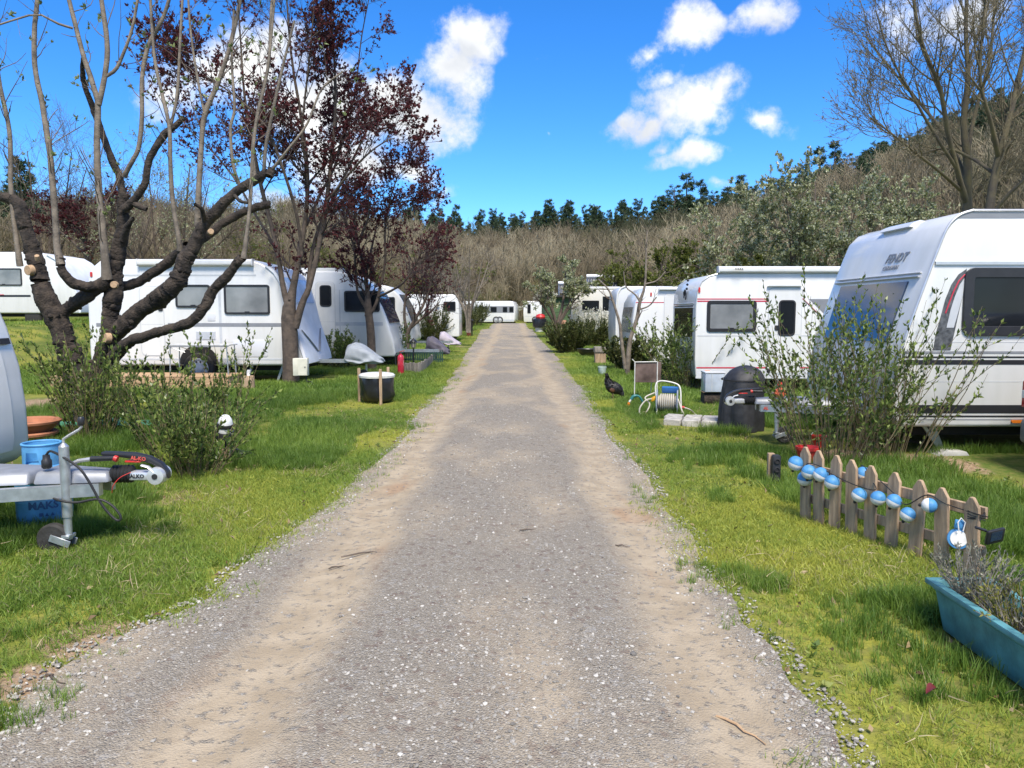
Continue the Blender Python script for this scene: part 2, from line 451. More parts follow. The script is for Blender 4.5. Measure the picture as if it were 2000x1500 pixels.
WOOD_GREY = pm('grey_timber', (.27, .24, .205), .85, var=.2, scale=8, stretch=(4, 4, .7), bump=.3, bscale=40)
BARK_D = pm('bark_dark', (.070, .053, .039), .9, var=.4, scale=11, bump=1.0, bscale=40, col2=(.008, .0065, .006), detail=8)
BARK_G = pm('bark_young_grey', (.20, .165, .125), .75, var=.25, scale=9, bump=.4, bscale=45)
BARK_B = pm('bark_brown', (.12, .09, .068), .85, var=.3, scale=9, bump=.7, bscale=26, col2=(.05, .038, .03))
BARK_M = pm('bark_mossy', (.13, .11, .055), .85, var=.3, scale=3, bump=.6, bscale=25, col2=(.07, .058, .045))
TWIG = pm('twig', (.15, .115, .085), .8, var=.25, scale=5)
CUTWOOD = pm('fresh_cut_wood', (.46, .31, .18), .7, var=.15, scale=40)
# ------------------------------------------------------------------ ground: terrain, road, hill
_hp = np.array([-800, 0, 400, 700, 1000, 1200, 1400, 1550, 1700, 1850, 2000, 2600])
_hy = np.array([455, 462, 470, 480, 497, 482, 462, 430, 378, 330, 285, 230])
def ridge(u):
    px = 1000 + FPX * u
    R = np.interp(px, [0, 1000, 1400, 2000, 2600], [140, 160, 150, 105, 95])
    F = np.interp(px, [0, 800, 1000, 1200, 1500, 2000], [48, 80, 86, 80, 48, 34])
    T = (610 - np.interp(px, _hp, _hy)) / FPX
    return R, F, CAM_H + T * R
def H(x, y):
    x = np.asarray(x, float); y = np.asarray(y, float)
    z = 0.45 * sstep(38, 72, y)
    z = z + 1.15 * sstep(-10.5, -15, x) * sstep(12, 24, y)
    z = z - 0.22 * sstep(2.6, 4.2, x) * sstep(11, 15, y) * (1 - sstep(26, 38, y))
    u = np.clip(x / np.maximum(y, 20), -1.2, 1.1)
    R, F, Z = ridge(u)
    t = np.clip((y - F) / (R - F), 0, 1)
    z = z + (Z - 0.45) * (0.75 * t + 0.25 * t * t * (3 - 2 * t)) * (y > F)
    z = z - 10 * sstep(0, 1, (y - R) / 120) * (y > R)
    w = sstep(8, 30, y)
    z = z + (vn(x, y, .9, 1) - .5) * .05 * (1 - sstep(1.0, .6, np.abs(x))) + (vn(x, y, .05, 5) - .5) * 3.0 * sstep(90, 130, y)
    return z
def Hs(x, y): return float(H(np.array([x]), np.array([y]))[0])

SOILP0 = [(*gp(185, 1245)[:2], .20), (*gp(60, 1330)[:2], .15), (*gp(130, 790)[:2], 1.0), (*gp(430, 905)[:2], .5), (*gp(330, 970)[:2], .35), (*gp(1800, 905)[:2], .5), (*gp(1640, 890)[:2], .4)]
def mat_ground():
    m = bpy.data.materials.new('meadow_soil'); m.use_nodes = True; nt = m.node_tree; N, L = nt.nodes, nt.links
    b = N['Principled BSDF']; b.inputs['Roughness'].default_value = .95; b.inputs['Specular IOR Level'].default_value = .1
    ge = N.new('ShaderNodeNewGeometry'); sp = N.new('ShaderNodeSeparateXYZ'); L.new(ge.outputs['Position'], sp.inputs[0])
    def noise(sc, det=5):
        n = N.new('ShaderNodeTexNoise'); n.inputs['Scale'].default_value = sc; n.inputs['Detail'].default_value = det
        L.new(ge.outputs['Position'], n.inputs['Vector']); return n.outputs['Fac']
    def rng(src, a, c, smooth=True):
        r = N.new('ShaderNodeMapRange'); r.interpolation_type = 'SMOOTHSTEP'
        r.inputs['From Min'].default_value = a; r.inputs['From Max'].default_value = c; L.new(src, r.inputs['Value']); return r.outputs[0]
    def mix(f, a, c):
        x = N.new('ShaderNodeMix'); x.data_type = 'RGBA'; L.new(f, x.inputs[0])
        for k, s in ((6, a), (7, c)):
            if isinstance(s, tuple): x.inputs[k].default_value = (*s, 1)
            else: L.new(s, x.inputs[k])
        return x.outputs[2]
    g = mix(rng(noise(.9), .38, .62), (.085, .13, .025), (.26, .26, .045))
    g = mix(rng(noise(14, 3), .35, .75), g, (.17, .17, .05))
    soil = mix(rng(noise(30, 4), .3, .7), (.25, .165, .10), (.36, .27, .185))
    g = mix(rng(noise(.55, 6), .60, .68), g, soil)
    for a, bb, r in SOILP0:
        dn = N.new('ShaderNodeVectorMath'); dn.operation = 'DISTANCE'; dn.inputs[1].default_value = (a, bb, 0); L.new(ge.outputs['Position'], dn.inputs[0])
        ad = N.new('ShaderNodeMath'); ad.operation = 'MULTIPLY_ADD'; L.new(noise(7, 4), ad.inputs[0]); ad.inputs[1].default_value = r; L.new(dn.outputs['Value'], ad.inputs[2])
        g = mix(rng(ad.outputs[0], r * 1.75, r * 1.35), g, soil)
    litter = mix(rng(noise(.35, 6), .35, .65), (.085, .062, .042), (.13, .10, .07))
    g = mix(rng(sp.outputs[2], 1.7, 3.2), g, litter)
    L.new(g, b.inputs['Base Color'])
    bp = N.new('ShaderNodeBump'); bp.inputs['Strength'].default_value = .6; bp.inputs['Distance'].default_value = .03
    L.new(noise(40, 6), bp.inputs['Height']); L.new(bp.outputs[0], b.inputs['Normal'])
    return m
def axis(*segs):
    out = []
    for a, b, st in segs: out += list(np.arange(a, b, st))
    return np.array(out + [segs[-1][1]])
def grid(xs, ys, zf, name, mat):
    X, Y = np.meshgrid(xs, ys); Z = zf(X, Y); V = np.stack([X, Y, Z], -1).reshape(-1, 3)
    nx, ny = len(xs), len(ys); i = np.arange(nx * ny).reshape(ny, nx)
    F = np.stack([i[:-1, :-1], i[:-1, 1:], i[1:, 1:], i[1:, :-1]], -1).reshape(-1, 4)
    return npmesh(name, V, F, mat)
xs = axis((-700, -120, 40), (-120, -24, 4), (-24, -8, .5), (-8, 8, .2), (8, 24, .5), (24, 120, 4), (120, 700, 40))
ys = axis((-400, -40, 40), (-40, 0, 2), (0, 26, .25), (26, 90, 1), (90, 180, 3), (180, 1500, 60))

# road edges read off along the verge
_le = [(-140, 1500), (0, 1440), (95, 1320), (190, 1255), (400, 1170), (455, 1125), (540, 1062), (620, 1000), (720, 922), (795, 850), (830, 800), (880, 740), (908, 695), (940, 650)]
_re = [(1690, 1500), (1640, 1440), (1555, 1330), (1480, 1240), (1420, 1150), (1350, 1060), (1290, 970), (1240, 900), (1190, 840), (1150, 780), (1105, 715), (1072, 680), (1040, 650)]
LE = np.array([gp(*p)[:2] for p in _le]); RE = np.array([gp(*p)[:2] for p in _re])
def redge(y):
    y = np.asarray(y, float)
    w = (vn(y, y * 0, .9, 2) - .5) * .10 + (vn(y, y * 0, 3.1, 4) - .5) * .09
    w2 = (vn(y, y * 0, 1.1, 8) - .5) * .10 + (vn(y, y * 0, 3.4, 9) - .5) * .08
    l = np.interp(y, LE[:, 1], LE[:, 0]); r = np.interp(y, RE[:, 1], RE[:, 0])
    return np.where(y > 56, -1.75, l) + w, np.where(y > 56, 1.25, r) + w2
def Hg(x, y):
    l, r = redge(y)
    return H(x, y) - .07 * sstep(.02, .3, np.minimum(x - l, r - x)) * (y < 72)
tag(grid(xs, ys, Hg, 'ground', mat_ground()), 'rough grassy ground rising into a wooded hillside', None, kind='structure')
def zroad(x, y):
    l, r = redge(y); f = (x - l) / (r - l)
    rut = -.022 * (np.exp(-((x + 1.03) / .22) ** 2) + np.exp(-((x - .82) / .2) ** 2)) * sstep(60, 20, y)
    return H(x, y) + .010 + .028 * np.sin(np.pi * np.clip(f, 0, 1)) + rut + (vn(x, y, 6, 6) - .5) * .012
def mat_road():
    m = bpy.data.materials.new('gravel_track'); m.use_nodes = True; nt = m.node_tree; N, L = nt.nodes, nt.links
    b = N['Principled BSDF']; b.inputs['Roughness'].default_value = .92; b.inputs['Specular IOR Level'].default_value = .2
    ge = N.new('ShaderNodeNewGeometry'); sp = N.new('ShaderNodeSeparateXYZ'); L.new(ge.outputs['Position'], sp.inputs[0])
    def noise(sc, det=5, st=None):
        n = N.new('ShaderNodeTexNoise'); n.inputs['Scale'].default_value = sc; n.inputs['Detail'].default_value = det
        if st:
            mp = N.new('ShaderNodeMapping'); mp.inputs['Scale'].default_value = st; L.new(ge.outputs['Position'], mp.inputs['Vector']); L.new(mp.outputs[0], n.inputs['Vector'])
        else: L.new(ge.outputs['Position'], n.inputs['Vector'])
        return n.outputs['Fac']
    def rng(src, a, c):
        r = N.new('ShaderNodeMapRange'); r.interpolation_type = 'SMOOTHSTEP'
        r.inputs['From Min'].default_value = a; r.inputs['From Max'].default_value = c; L.new(src, r.inputs['Value']); return r.outputs[0]
    def mth(op, a, c):
        n = N.new('ShaderNodeMath'); n.operation = op
        for i, s in enumerate((a, c)):
            if isinstance(s, (int, float)): n.inputs[i].default_value = s
            else: L.new(s, n.inputs[i])
        return n.outputs[0]
    def mix(f, a, c):
        x = N.new('ShaderNodeMix'); x.data_type = 'RGBA'
        if isinstance(f, float): x.inputs[0].default_value = f
        else: L.new(f, x.inputs[0])
        for k, s in ((6, a), (7, c)):
            if isinstance(s, tuple): x.inputs[k].default_value = (*s, 1)
            else: L.new(s, x.inputs[k])
        return x.outputs[2]
    vo = N.new('ShaderNodeTexVoronoi'); vo.inputs['Scale'].default_value = 125; L.new(ge.outputs['Position'], vo.inputs['Vector'])
    vo2 = N.new('ShaderNodeTexVoronoi'); vo2.inputs['Scale'].default_value = 34; L.new(ge.outputs['Position'], vo2.inputs['Vector'])
    se = N.new('ShaderNodeSeparateColor'); L.new(vo.outputs['Color'], se.inputs[0])
    se2 = N.new('ShaderNodeSeparateColor'); L.new(vo2.outputs['Color'], se2.inputs[0])
    gr = mix(se.outputs[0], (.215, .19, .152), (.335, .30, .246))
    gr = mix(rng(se.outputs[1], .90, .96), gr, (.42, .40, .355))
    gr = mix(rng(se2.outputs[0], .94, .97), gr, (.33, .31, .275))
    gr = mix(rng(se2.outputs[1], .90, .95), gr, (.21, .17, .14))
    gr = mix(rng(noise(60, 6), .45, .8), gr, (.26, .225, .175))
    dust = mix(rng(noise(5, 6), .3, .7), (.31, .25, .172), (.405, .335, .238))
    # two wheel tracks where fine earth has been pressed in, and blotches of it elsewhere
    wob = mth('MULTIPLY', mth('SUBTRACT', noise(.45, 3), .5), .7)
    x = mth('ADD', sp.outputs[0], wob)
    t1 = rng(mth('ABSOLUTE', mth('ADD', x, 1.04), 0), .38, .10)
    t2 = rng(mth('ABSOLUTE', mth('SUBTRACT', x, .84), 0), .34, .08)
    tr = mth('MAXIMUM', t1, mth('MULTIPLY', t2, .95))
    blot = mth('MULTIPLY', rng(noise(1.1, 6, (1, .45, 1)), .44, .66), .75)
    fac = mth('MAXIMUM', mth('MULTIPLY', tr, rng(noise(2.2, 6, (1, .4, 1)), .18, .42)), blot)
    fac = mth('MULTIPLY', fac, rng(noise(22, 6), .28, .5))
    c = mix(fac, gr, dust)
    c = mix(mth('MULTIPLY', mth('MULTIPLY', rng(noise(1.6, 4, (1, .35, 1)), .58, .70), tr), .7), c, (.32, .205, .12))
    L.new(c, b.inputs['Base Color'])
    bp = N.new('ShaderNodeBump'); bp.inputs['Strength'].default_value = .8; bp.inputs['Distance'].default_value = .012
    h = mth('ADD', mth('MULTIPLY', mth('SUBTRACT', 1.0, vo.outputs['Distance']), mth('SUBTRACT', 1.15, fac)), mth('MULTIPLY', noise(90, 4), .6))
    L.new(h, bp.inputs['Height']); L.new(bp.outputs[0], b.inputs['Normal'])
    return m
def build_road():
    yy = axis((-12, 0, .5), (0, 20, .12), (20, 72, .4)); nx = 40
    l, r = redge(yy); f = np.linspace(0, 1, nx)
    X = l[:, None] * (1 - f) + r[:, None] * f; Y = np.repeat(yy[:, None], nx, 1)
    V = np.stack([X, Y, zroad(X, Y)], -1).reshape(-1, 3); i = np.arange(len(yy) * nx).reshape(-1, nx)
    F = np.stack([i[:-1, :-1], i[:-1, 1:], i[1:, 1:], i[1:, :-1]], -1).reshape(-1, 4)
    tag(npmesh('road', V, F, mat_road()), 'gravel track running straight away between the caravans', None, kind='structure')
build_road()

# ------------------------------------------------------------------ scattering stuff
def proto(name, V, F, mat):
    V = np.asarray(V, float); F = np.asarray(F, np.int32); me = bpy.data.meshes.new(name); k = F.shape[1]
    me.vertices.add(len(V)); me.vertices.foreach_set('co', V.astype(np.float32).ravel())
    me.loops.add(F.size); me.loops.foreach_set('vertex_index', F.ravel())
    me.polygons.add(len(F)); me.polygons.foreach_set('loop_start', np.arange(0, F.size, k, dtype=np.int32))
    me.polygons.foreach_set('use_smooth', np.full(len(F), True)); me.update(calc_edges=True)
    me.materials.append(mat)
    return bpy.data.objects.new(name, me)
def scatter(name, label, cat, pos, scale, tint, protos, tilt=.12, rng=RNG, flat=None, kind='stuff'):
    pos = np.asarray(pos, float); n = len(pos)
    me = bpy.data.meshes.new(name); me.vertices.add(n); me.vertices.foreach_set('co', pos.astype(np.float32).ravel())
    def attr(nm, ty, data, key='value'):
        a = me.attributes.new(nm, ty, 'POINT'); a.data.foreach_set(key, np.asarray(data, np.float32 if ty != 'INT' else np.int32).ravel())
    rot = np.stack([rng.normal(scale=tilt, size=n), rng.normal(scale=tilt, size=n), rng.uniform(0, 6.283, n)], 1)
    scale = np.asarray(scale, float); scale = np.repeat(scale[:, None], 3, 1) if scale.ndim == 1 else scale
    attr('rot', 'FLOAT_VECTOR', rot, 'vector'); attr('sca', 'FLOAT_VECTOR', scale, 'vector')
    attr('tint', 'FLOAT', np.broadcast_to(tint, n)); attr('pick', 'INT', rng.integers(0, len(protos), n))
    o = link(name, me); tag(o, label, cat, kind=kind)
    ng = bpy.data.node_groups.new(name + '_nodes', 'GeometryNodeTree'); N, L = ng.nodes, ng.links
    ng.interface.new_socket('Geometry', in_out='INPUT', socket_type='NodeSocketGeometry')
    ng.interface.new_socket('Geometry', in_out='OUTPUT', socket_type='NodeSocketGeometry')
    gi, go = N.new('NodeGroupInput'), N.new('NodeGroupOutput')
    iop = N.new('GeometryNodeInstanceOnPoints'); jn = N.new('GeometryNodeJoinGeometry')
    for p in reversed(protos):
        oi = N.new('GeometryNodeObjectInfo'); oi.inputs['Object'].default_value = p; oi.inputs['As Instance'].default_value = True
        L.new(oi.outputs['Geometry'], jn.inputs[0])
    def named(nm, ty):
        a = N.new('GeometryNodeInputNamedAttribute'); a.data_type = ty; a.inputs['Name'].default_value = nm; return a.outputs['Attribute']
    L.new(gi.outputs[0], iop.inputs['Points']); L.new(jn.outputs[0], iop.inputs['Instance'])
    iop.inputs['Pick Instance'].default_value = True
    L.new(named('pick', 'INT'), iop.inputs['Instance Index'])
    e2r = N.new('FunctionNodeEulerToRotation'); L.new(named('rot', 'FLOAT_VECTOR'), e2r.inputs[0]); L.new(e2r.outputs[0], iop.inputs['Rotation'])
    L.new(named('sca', 'FLOAT_VECTOR'), iop.inputs['Scale'])
    L.new(iop.outputs[0], go.inputs[0])
    md = o.modifiers.new('scatter', 'NODES'); md.node_group = ng
    return o
def blade_tuft(n, h, spread, lean, w, seg, rng):
    base = rng.normal(scale=spread, size=(n, 2)); a = rng.uniform(0, 6.283, n); ln = rng.uniform(.5, 1, n) * h
    le = rng.uniform(.2, 1, n) * lean
    t = np.linspace(0, 1, seg + 1)
    X = base[:, None, 0] + np.cos(a)[:, None] * (t ** 1.8)[None] * (ln * le)[:, None]
    Y = base[:, None, 1] + np.sin(a)[:, None] * (t ** 1.8)[None] * (ln * le)[:, None]
    Z = (t - .35 * le[:, None] * t ** 2.2) * ln[:, None] - .01
    C = np.stack([X, Y, Z], -1); b = a + np.pi / 2 + rng.normal(scale=.5, size=n)
    S = np.stack([np.cos(b), np.sin(b), np.zeros(n)], -1)[:, None, :] * (w * (1 - t ** 1.5 * .92))[None, :, None]
    V = np.stack([C - S, C + S], 2).reshape(-1, 3)
    i = np.arange(n * (seg + 1) * 2).reshape(n, seg + 1, 2)
    F = np.stack([i[:, :-1, 0], i[:, :-1, 1], i[:, 1:, 1], i[:, 1:, 0]], -1).reshape(-1, 4)
    return V, F
GRASS = leafmat('grass_blade', (.095, .185, .028), (.49, .50, .09), (.23, .335, .055), trans=.45, rough=.45, instancer='tint')
r2 = np.random.default_rng(5)
T_TALL = [proto('tuft_tall%d' % k, *blade_tuft(22, .15, .025, .75, .0026, 3, r2), GRASS) for k in range(4)]
T_SHORT = [proto('tuft_short%d' % k, *blade_tuft(16, .055, .03, 1.0, .0024, 2, r2), GRASS) for k in range(4)]
T_FAR = [proto('tuft_far%d' % k, *blade_tuft(16, .14, .07, .8, .007, 2, r2), GRASS) for k in range(3)]
NOGRASS = []      # (x0, x1, y0, y1) rectangles without grass
SOILP = [(*gp(185, 1245)[:2], .16), (*gp(60, 1330)[:2], .12), (*gp(130, 790)[:2], .9), (*gp(430, 905)[:2], .5), (*gp(330, 970)[:2], .3), (*gp(1800, 905)[:2], .5), (*gp(1640, 890)[:2], .4)]
def bare_soil(x, y):
    m = fbm(x, y, .55, 21) + .04 * (vn(x, y, 6, 8) - .5) > .585
    for a, b, r in SOILP: m = m | (np.hypot(x - a, (y - b) * .8) + (vn(x, y, 5, 3) - .5) * r < r)
    return m
def grass_points(n, x0, x1, y0, y1, rng):
    x = rng.uniform(x0, x1, n); y = rng.uniform(y0, y1, n); l, r = redge(y)
    k_ = rng.random(n) ** 5 * .30 - .02
    ok = (x < l + k_) | (x > r - k_)
    for a, b, c, d in NOGRASS: ok &= ~((x > a) & (x < b) & (y > c) & (y < d))
    x, y = x[ok], y[ok]; l, r = redge(y)
    e = np.where(x < 0, l - x, x - r)
    return x, y, e
def weeds():
    rng = np.random.default_rng(77); WM = leafmat('weed_leaf', (.11, .18, .04), (.34, .38, .11), (.20, .27, .06), trans=.4, instancer='tint'); DM = leafmat('dead_leaf', (.12, .07, .035), (.42, .32, .18), (.25, .17, .09), trans=.1, instancer='tint')
    pw, pd = [], []
    for k in range(3):
        n = 9; a = rng.uniform(0, 6.283, n); d = np.stack([np.cos(a), np.sin(a), rng.uniform(.25, .9, n)], 1) * 3
        pw.append(proto('weed%d' % k, *leaves(np.zeros((n, 3)), d, rng.uniform(.016, .032, n), rng, .6, .25, .1), WM))
        V, F = leaves(np.zeros((1, 3)), np.array([[1., 0, .12]]) * 5, np.array([.05]), rng, .55, .05, 0); pd.append(proto('deadleaf%d' % k, V, F, DM))
    for nm, lab, cat, n, pr, s0, s1, pw_ in (('weed_patches', 'small broad leaved weeds scattered through the verges', 'weeds', 5200, pw, .6, 1.4, 1), ('leaf_litter', 'dry brown leaves and bits lying in the grass', 'leaf litter', 1500, pd, .35, 1.0, 0)):
        P = [grass_points(n // 2, -5.5, -.8, 2.2, 12, rng), grass_points(n // 2, .9, 4.6, 2.0, 11, rng)]
        x, y, e = (np.concatenate([p[k] for p in P]) for k in range(3))
        ok = ((fbm(x, y, 1.4, 66) > .5) & (e > .12)) if pw_ else (rng.random(len(x)) < .8); x, y = x[ok], y[ok]
        scatter(nm, lab, cat, np.stack([x, y, H(x, y) + (.012 if pw_ else .03)], 1), rng.uniform(s0, s1, len(x)), rng.random(len(x)), pr, tilt=.2 if pw_ else .5, rng=rng)
def plant_grass():
    rng = np.random.default_rng(9)
    P = []
    for n, x0, x1, y0, y1 in ((78000, -4.2, -.8, 2.2, 8), (80000, .9, 4.2, 2.0, 8), (36000, -7.5, -1.0, 8, 14), (26000, .9, 6.0, 8, 13)):
        P.append(grass_points(n, x0, x1, y0, y1, rng))
    x, y, e = (np.concatenate([p[k] for p in P]) for k in range(3))
    lush = fbm(x, y, .9, 31); moss = fbm(x, y, .55, 41)
    # tall dark tufts where lush and away from the wheels; short mossy grass near the track
    SHORT = (x > 1.5) & (x < 2.75) & (y > 3.9) & (y < 5.9) & (x - 2.09 < (5.75 - y) * .46 + .12)
    tall = (lush - .3 * SHORT + .13 * sstep(.2, 1.8, e) - .12 * (e < .4) + .05 * (vn(x, y, 4.0, 77) - .5)) > .565
    soil = bare_soil(x, y) & (rng.random(len(x)) < .85)
    keep = ~soil & (rng.random(len(x)) < np.where(e < .15, .35, 1))
    i = tall & keep & (rng.random(len(x)) < .55)
    z = H(x, y)
    tint = np.clip(.17 + .6 * (moss - .42) + rng.normal(scale=.09, size=len(x)) + .12 * (e < .5), 0, 1)
    scatter('grass_tuft_carpet', 'long dark green grass tufts on both verges of the track', 'grass', np.stack([x, y, z], 1)[i],
            (rng.uniform(.5, 1.25, len(x)) * (.65 + .45 * sstep(0, 1.5, e)))[i], tint[i], T_TALL, rng=rng)
    j = keep & ~tall
    tint = np.clip(.70 + 1.2 * (moss - .5) + rng.normal(scale=.13, size=len(x)), .1, 1)
    scatter('moss_grass_carpet', 'short yellow green mossy grass along the track edges', 'grass', np.stack([x, y, z], 1)[j],
            rng.uniform(.6, 1.3, len(x))[j], tint[j], T_SHORT, rng=rng, tilt=.3)
    STRAW = leafmat('straw_blade', (.30, .24, .12), (.55, .46, .27), trans=.3, instancer='tint'); rs_ = np.random.default_rng(6)
    pst = [proto('straw%d' % k, *blade_tuft(7, .06, .03, 1.6, .0018, 2, rs_), STRAW) for k in range(3)]
    st = keep & (fbm(x, y, 1.1, 93) > .50) & (rng.random(len(x)) < .09)
    scatter('dry_straw', 'dry straw coloured grass blades among the green verges', 'grass', np.stack([x, y, z], 1)[st], rng.uniform(.6, 1.5, len(x))[st], rng.random(len(x))[st], pst, tilt=.5, rng=rng)
    P = []
    for n, x0, x1, y0, y1 in ((26000, -12, -1.0, 14, 24), (17000, 1, 9, 13, 24), (22000, -16, -1, 24, 72), (20000, 1, 14, 24, 74), (5000, -24, -11, 14, 48)):
        P.append(grass_points(n, x0, x1, y0, y1, rng))
    x, y, e = (np.concatenate([p[k] for p in P]) for k in range(3))
    moss = fbm(x, y, .4, 41)
    tint = np.clip(.36 + .8 * (moss - .45) + rng.normal(scale=.08, size=len(x)) + .25 * sstep(.8, .1, e), 0, 1)
    scatter('far_grass_carpet', 'green lawn grass between the farther caravans', 'grass', np.stack([x, y, H(x, y)], 1), rng.uniform(.5, 1.2, len(x)) * (.55 + .45 * sstep(.1, 1.2, e)), tint, T_FAR, rng=rng)

STONE = leafmat('gravel_stone', (.15, .14, .125), (.56, .535, .48), (.30, .28, .245), trans=0.0, rough=.85, instancer='tint')
def stone_protos():
    rng = np.random.default_rng(4); out = []
    for k in range(5):
        bm = bmesh.new(); bmesh.ops.create_icosphere(bm, subdivisions=1, radius=1)
        s = np.array([1, rng.uniform(.65, .95), rng.uniform(.35, .6)])
        V = np.array([v.co[:] for v in bm.verts]) * s * rng.uniform(.8, 1.15, (len(bm.verts), 1)); F = [[v.index for v in f.verts] for f in bm.faces]; bm.free()
        o = proto('stone%d' % k, V, F, STONE); o.data.polygons.foreach_set('use_smooth', [False] * len(F)); out.append(o)
    return out
def lay_gravel():
    rng = np.random.default_rng(14); pr = stone_protos()
    y = 1.9 + 14 * rng.random(95000) ** 1.9; l, r = redge(y)
    x = l + (r - l) * rng.uniform(-.035, 1.035, len(y))
    f = (x - l) / (r - l)
    d = fbm(x, y, 1.3, 51)
    track = np.exp(-((x + 1.03) / .3) ** 2) + np.exp(-((x - .85) / .28) ** 2)
    edge = np.exp(-(f / .09) ** 2) + np.exp(-((f - 1) / .09) ** 2)
    ok = rng.random(len(y)) < np.clip(.16 + 1.5 * (d - .45) + .95 * edge - .6 * track, .04, 1)
    x, y, edge = x[ok], y[ok], edge[ok]
    s = .0025 + .0095 * rng.random(len(x)) ** 3.2; s *= 1 + .25 * edge * rng.random(len(x))
    big = rng.random(len(x)) < .008; s[big] *= 1.9
    z = np.maximum(zroad(x, y), H(x, y)) + s * .12
    tint = np.clip(rng.beta(1.5, 2.2, len(x)) + .10 * edge, 0, 1)
    scatter('gravel', 'loose pale gravel stones strewn over the track', 'gravel', np.stack([x, y, z], 1), s, tint, pr, tilt=.25, rng=rng)
lay_gravel()
# ------------------------------------------------------------------ caravans
def X(px, d): return float(pt(px, 700, d)[0])
def XZ(px, py, d): p = pt(px, py, d); return (float(p[0]), float(p[2]))
def plate(th, name, poly, d, mat, proud=.004, deep=.006, bevel=0):
    return MB().prism(poly, d + deep, d - proud).build(name, mat, th, bevel=bevel, smooth=bool(bevel))
def stripe(th, d, px0, px1, py0, py1, mat, name='stripe', proud=.004):
    a = XZ(px0, py0, d); b = XZ(px1, py1, d)
    return plate(th, name, [(a[0], b[1]), (b[0], b[1]), (b[0], a[1]), (a[0], a[1])], d, mat, proud)
def window(th, d, px0, px1, py0, py1, pane=PANE_C, fw=.045, r=.06, frame_mat=PLAST, name='window'):
    a = XZ(px0, py0, d); b = XZ(px1, py1, d)
    o = rrect(a[0], b[0], b[1], a[1], r); i = rrect(a[0] + fw, b[0] - fw, b[1] + fw, a[1] - fw, max(r - fw, .02))
    w = MB().prism(rrect(a[0] + fw * .5, b[0] - fw * .5, b[1] + fw * .5, a[1] - fw * .5, r), d + .006, d - .016).build(name, pane, th, smooth=False)
    MB().ring(o, i, d + .004, d - .028).build('window_frame', frame_mat, w, bevel=.004, seg=1)
    w2 = a[0] + (b[0] - a[0]) * .5
    MB().box(w2 - .05, w2 + .05, d - .032, d - .018, b[1] + fw * .9, b[1] + fw * .9 + .022).build('window_catch', PLAST, w, smooth=False)
    return w
def door(th, d, px0, px1, py0, py1, wpx=None, mat=WHITE, pane=PANE_D, handle=None):
    a = XZ(px0, py0, d); b = XZ(px1, py1, d)
    dr = MB().prism(rrect(a[0], b[0], b[1], a[1], .10), d + .006, d - .010).build('door', mat, th, bevel=.004, seg=1)
    MB().ring(rrect(a[0] - .012, b[0] + .012, b[1] - .012, a[1] + .012, .11), rrect(a[0] + .002, b[0] - .002, b[1] + .002, a[1] - .002, .10), d + .004, d - .006).build('door_seal', STRIPE_L, dr)
    zs = b[1] + (a[1] - b[1]) * .45
    MB().box(a[0] + .02, b[0] - .02, d - .012, d - .008, zs, zs + .008).build('door_seam', STRIPE_L, dr, smooth=False)
    if wpx:
        p = XZ(wpx[0], wpx[1], d); q = XZ(wpx[2], wpx[3], d)
        MB().prism(rrect(p[0] + .02, q[0] - .02, q[1] + .02, p[1] - .02, .06), d, d - .017).build('door_window', pane, dr, smooth=False)
        MB().ring(rrect(p[0], q[0], q[1], p[1], .08), rrect(p[0] + .035, q[0] - .035, q[1] + .035, p[1] - .035, .05), d, d - .024).build('door_window_frame', PLAST, dr, bevel=.003, seg=1)
    if handle:
        h = XZ(handle[0], handle[1], d)
        MB().prism(rrect(h[0] - .05, h[0] + .05, h[1] - .05, h[1] + .05, .03), d - .005, d - .03).build('door_handle', PLAST, dr, bevel=.005, seg=1)
    return dr
def wheel(th, cx, cy, cz, r=.32, w=.17, ax=-1, holes=10):
    prof = [(r * .62, 0), (r * .92, -.005), (r, .02), (r, w - .02), (r * .92, w + .005), (r * .62, w)]
    ty = MB().lathe(prof, (cx, cy + (w if ax < 0 else 0), cz), (0, ax, 0), 32, cap=False).build('wheel', TYRE, th)
    f = cy - .004 if ax < 0 else cy + .004
    rim = MB().lathe([(r * .64, -.03), (r * .64, .008), (r * .58, .010), (r * .54, -.02), (r * .30, .0), (r * .26, .018), (r * .12, .022), (.001, .024)], (cx, f, cz), (0, ax, 0), 32, cap=False)
    rm = rim.build('rim', RIM, ty)
    hb = MB()
    for k in range(holes):
        a = 2 * math.pi * k / holes
        hb.lathe([(r * .055, -.01), (r * .055, .0)], (cx + math.cos(a) * r * .43, f + ax * .006, cz + math.sin(a) * r * .43), (0, ax, 0), 8)
    tag(hb.build('rim_holes', UNDER, rm), kind='stuff')
def caravan(name, label, d, prof, W=2.25, mat=WHITE, ground=0.0, chassis=True, bevel=.05, group='caravans parked beside the track'):
    xs_ = [p[0] for p in prof]; zs_ = [p[1] for p in prof]
    th = thing(name, label, 'caravan', ((min(xs_) + max(xs_)) / 2, d + W / 2, ground), group)
    MB().prism(prof, d, d + W).build('body', mat, th, bevel=bevel, seg=3, angle=50)
    if chassis:
        z0 = min(zs_)
        MB().box(min(xs_) + .35, max(xs_) - .25, d + .25, d + W - .25, z0 - .12, z0 + .02).build('chassis', UNDER, th, smooth=False)
    return th
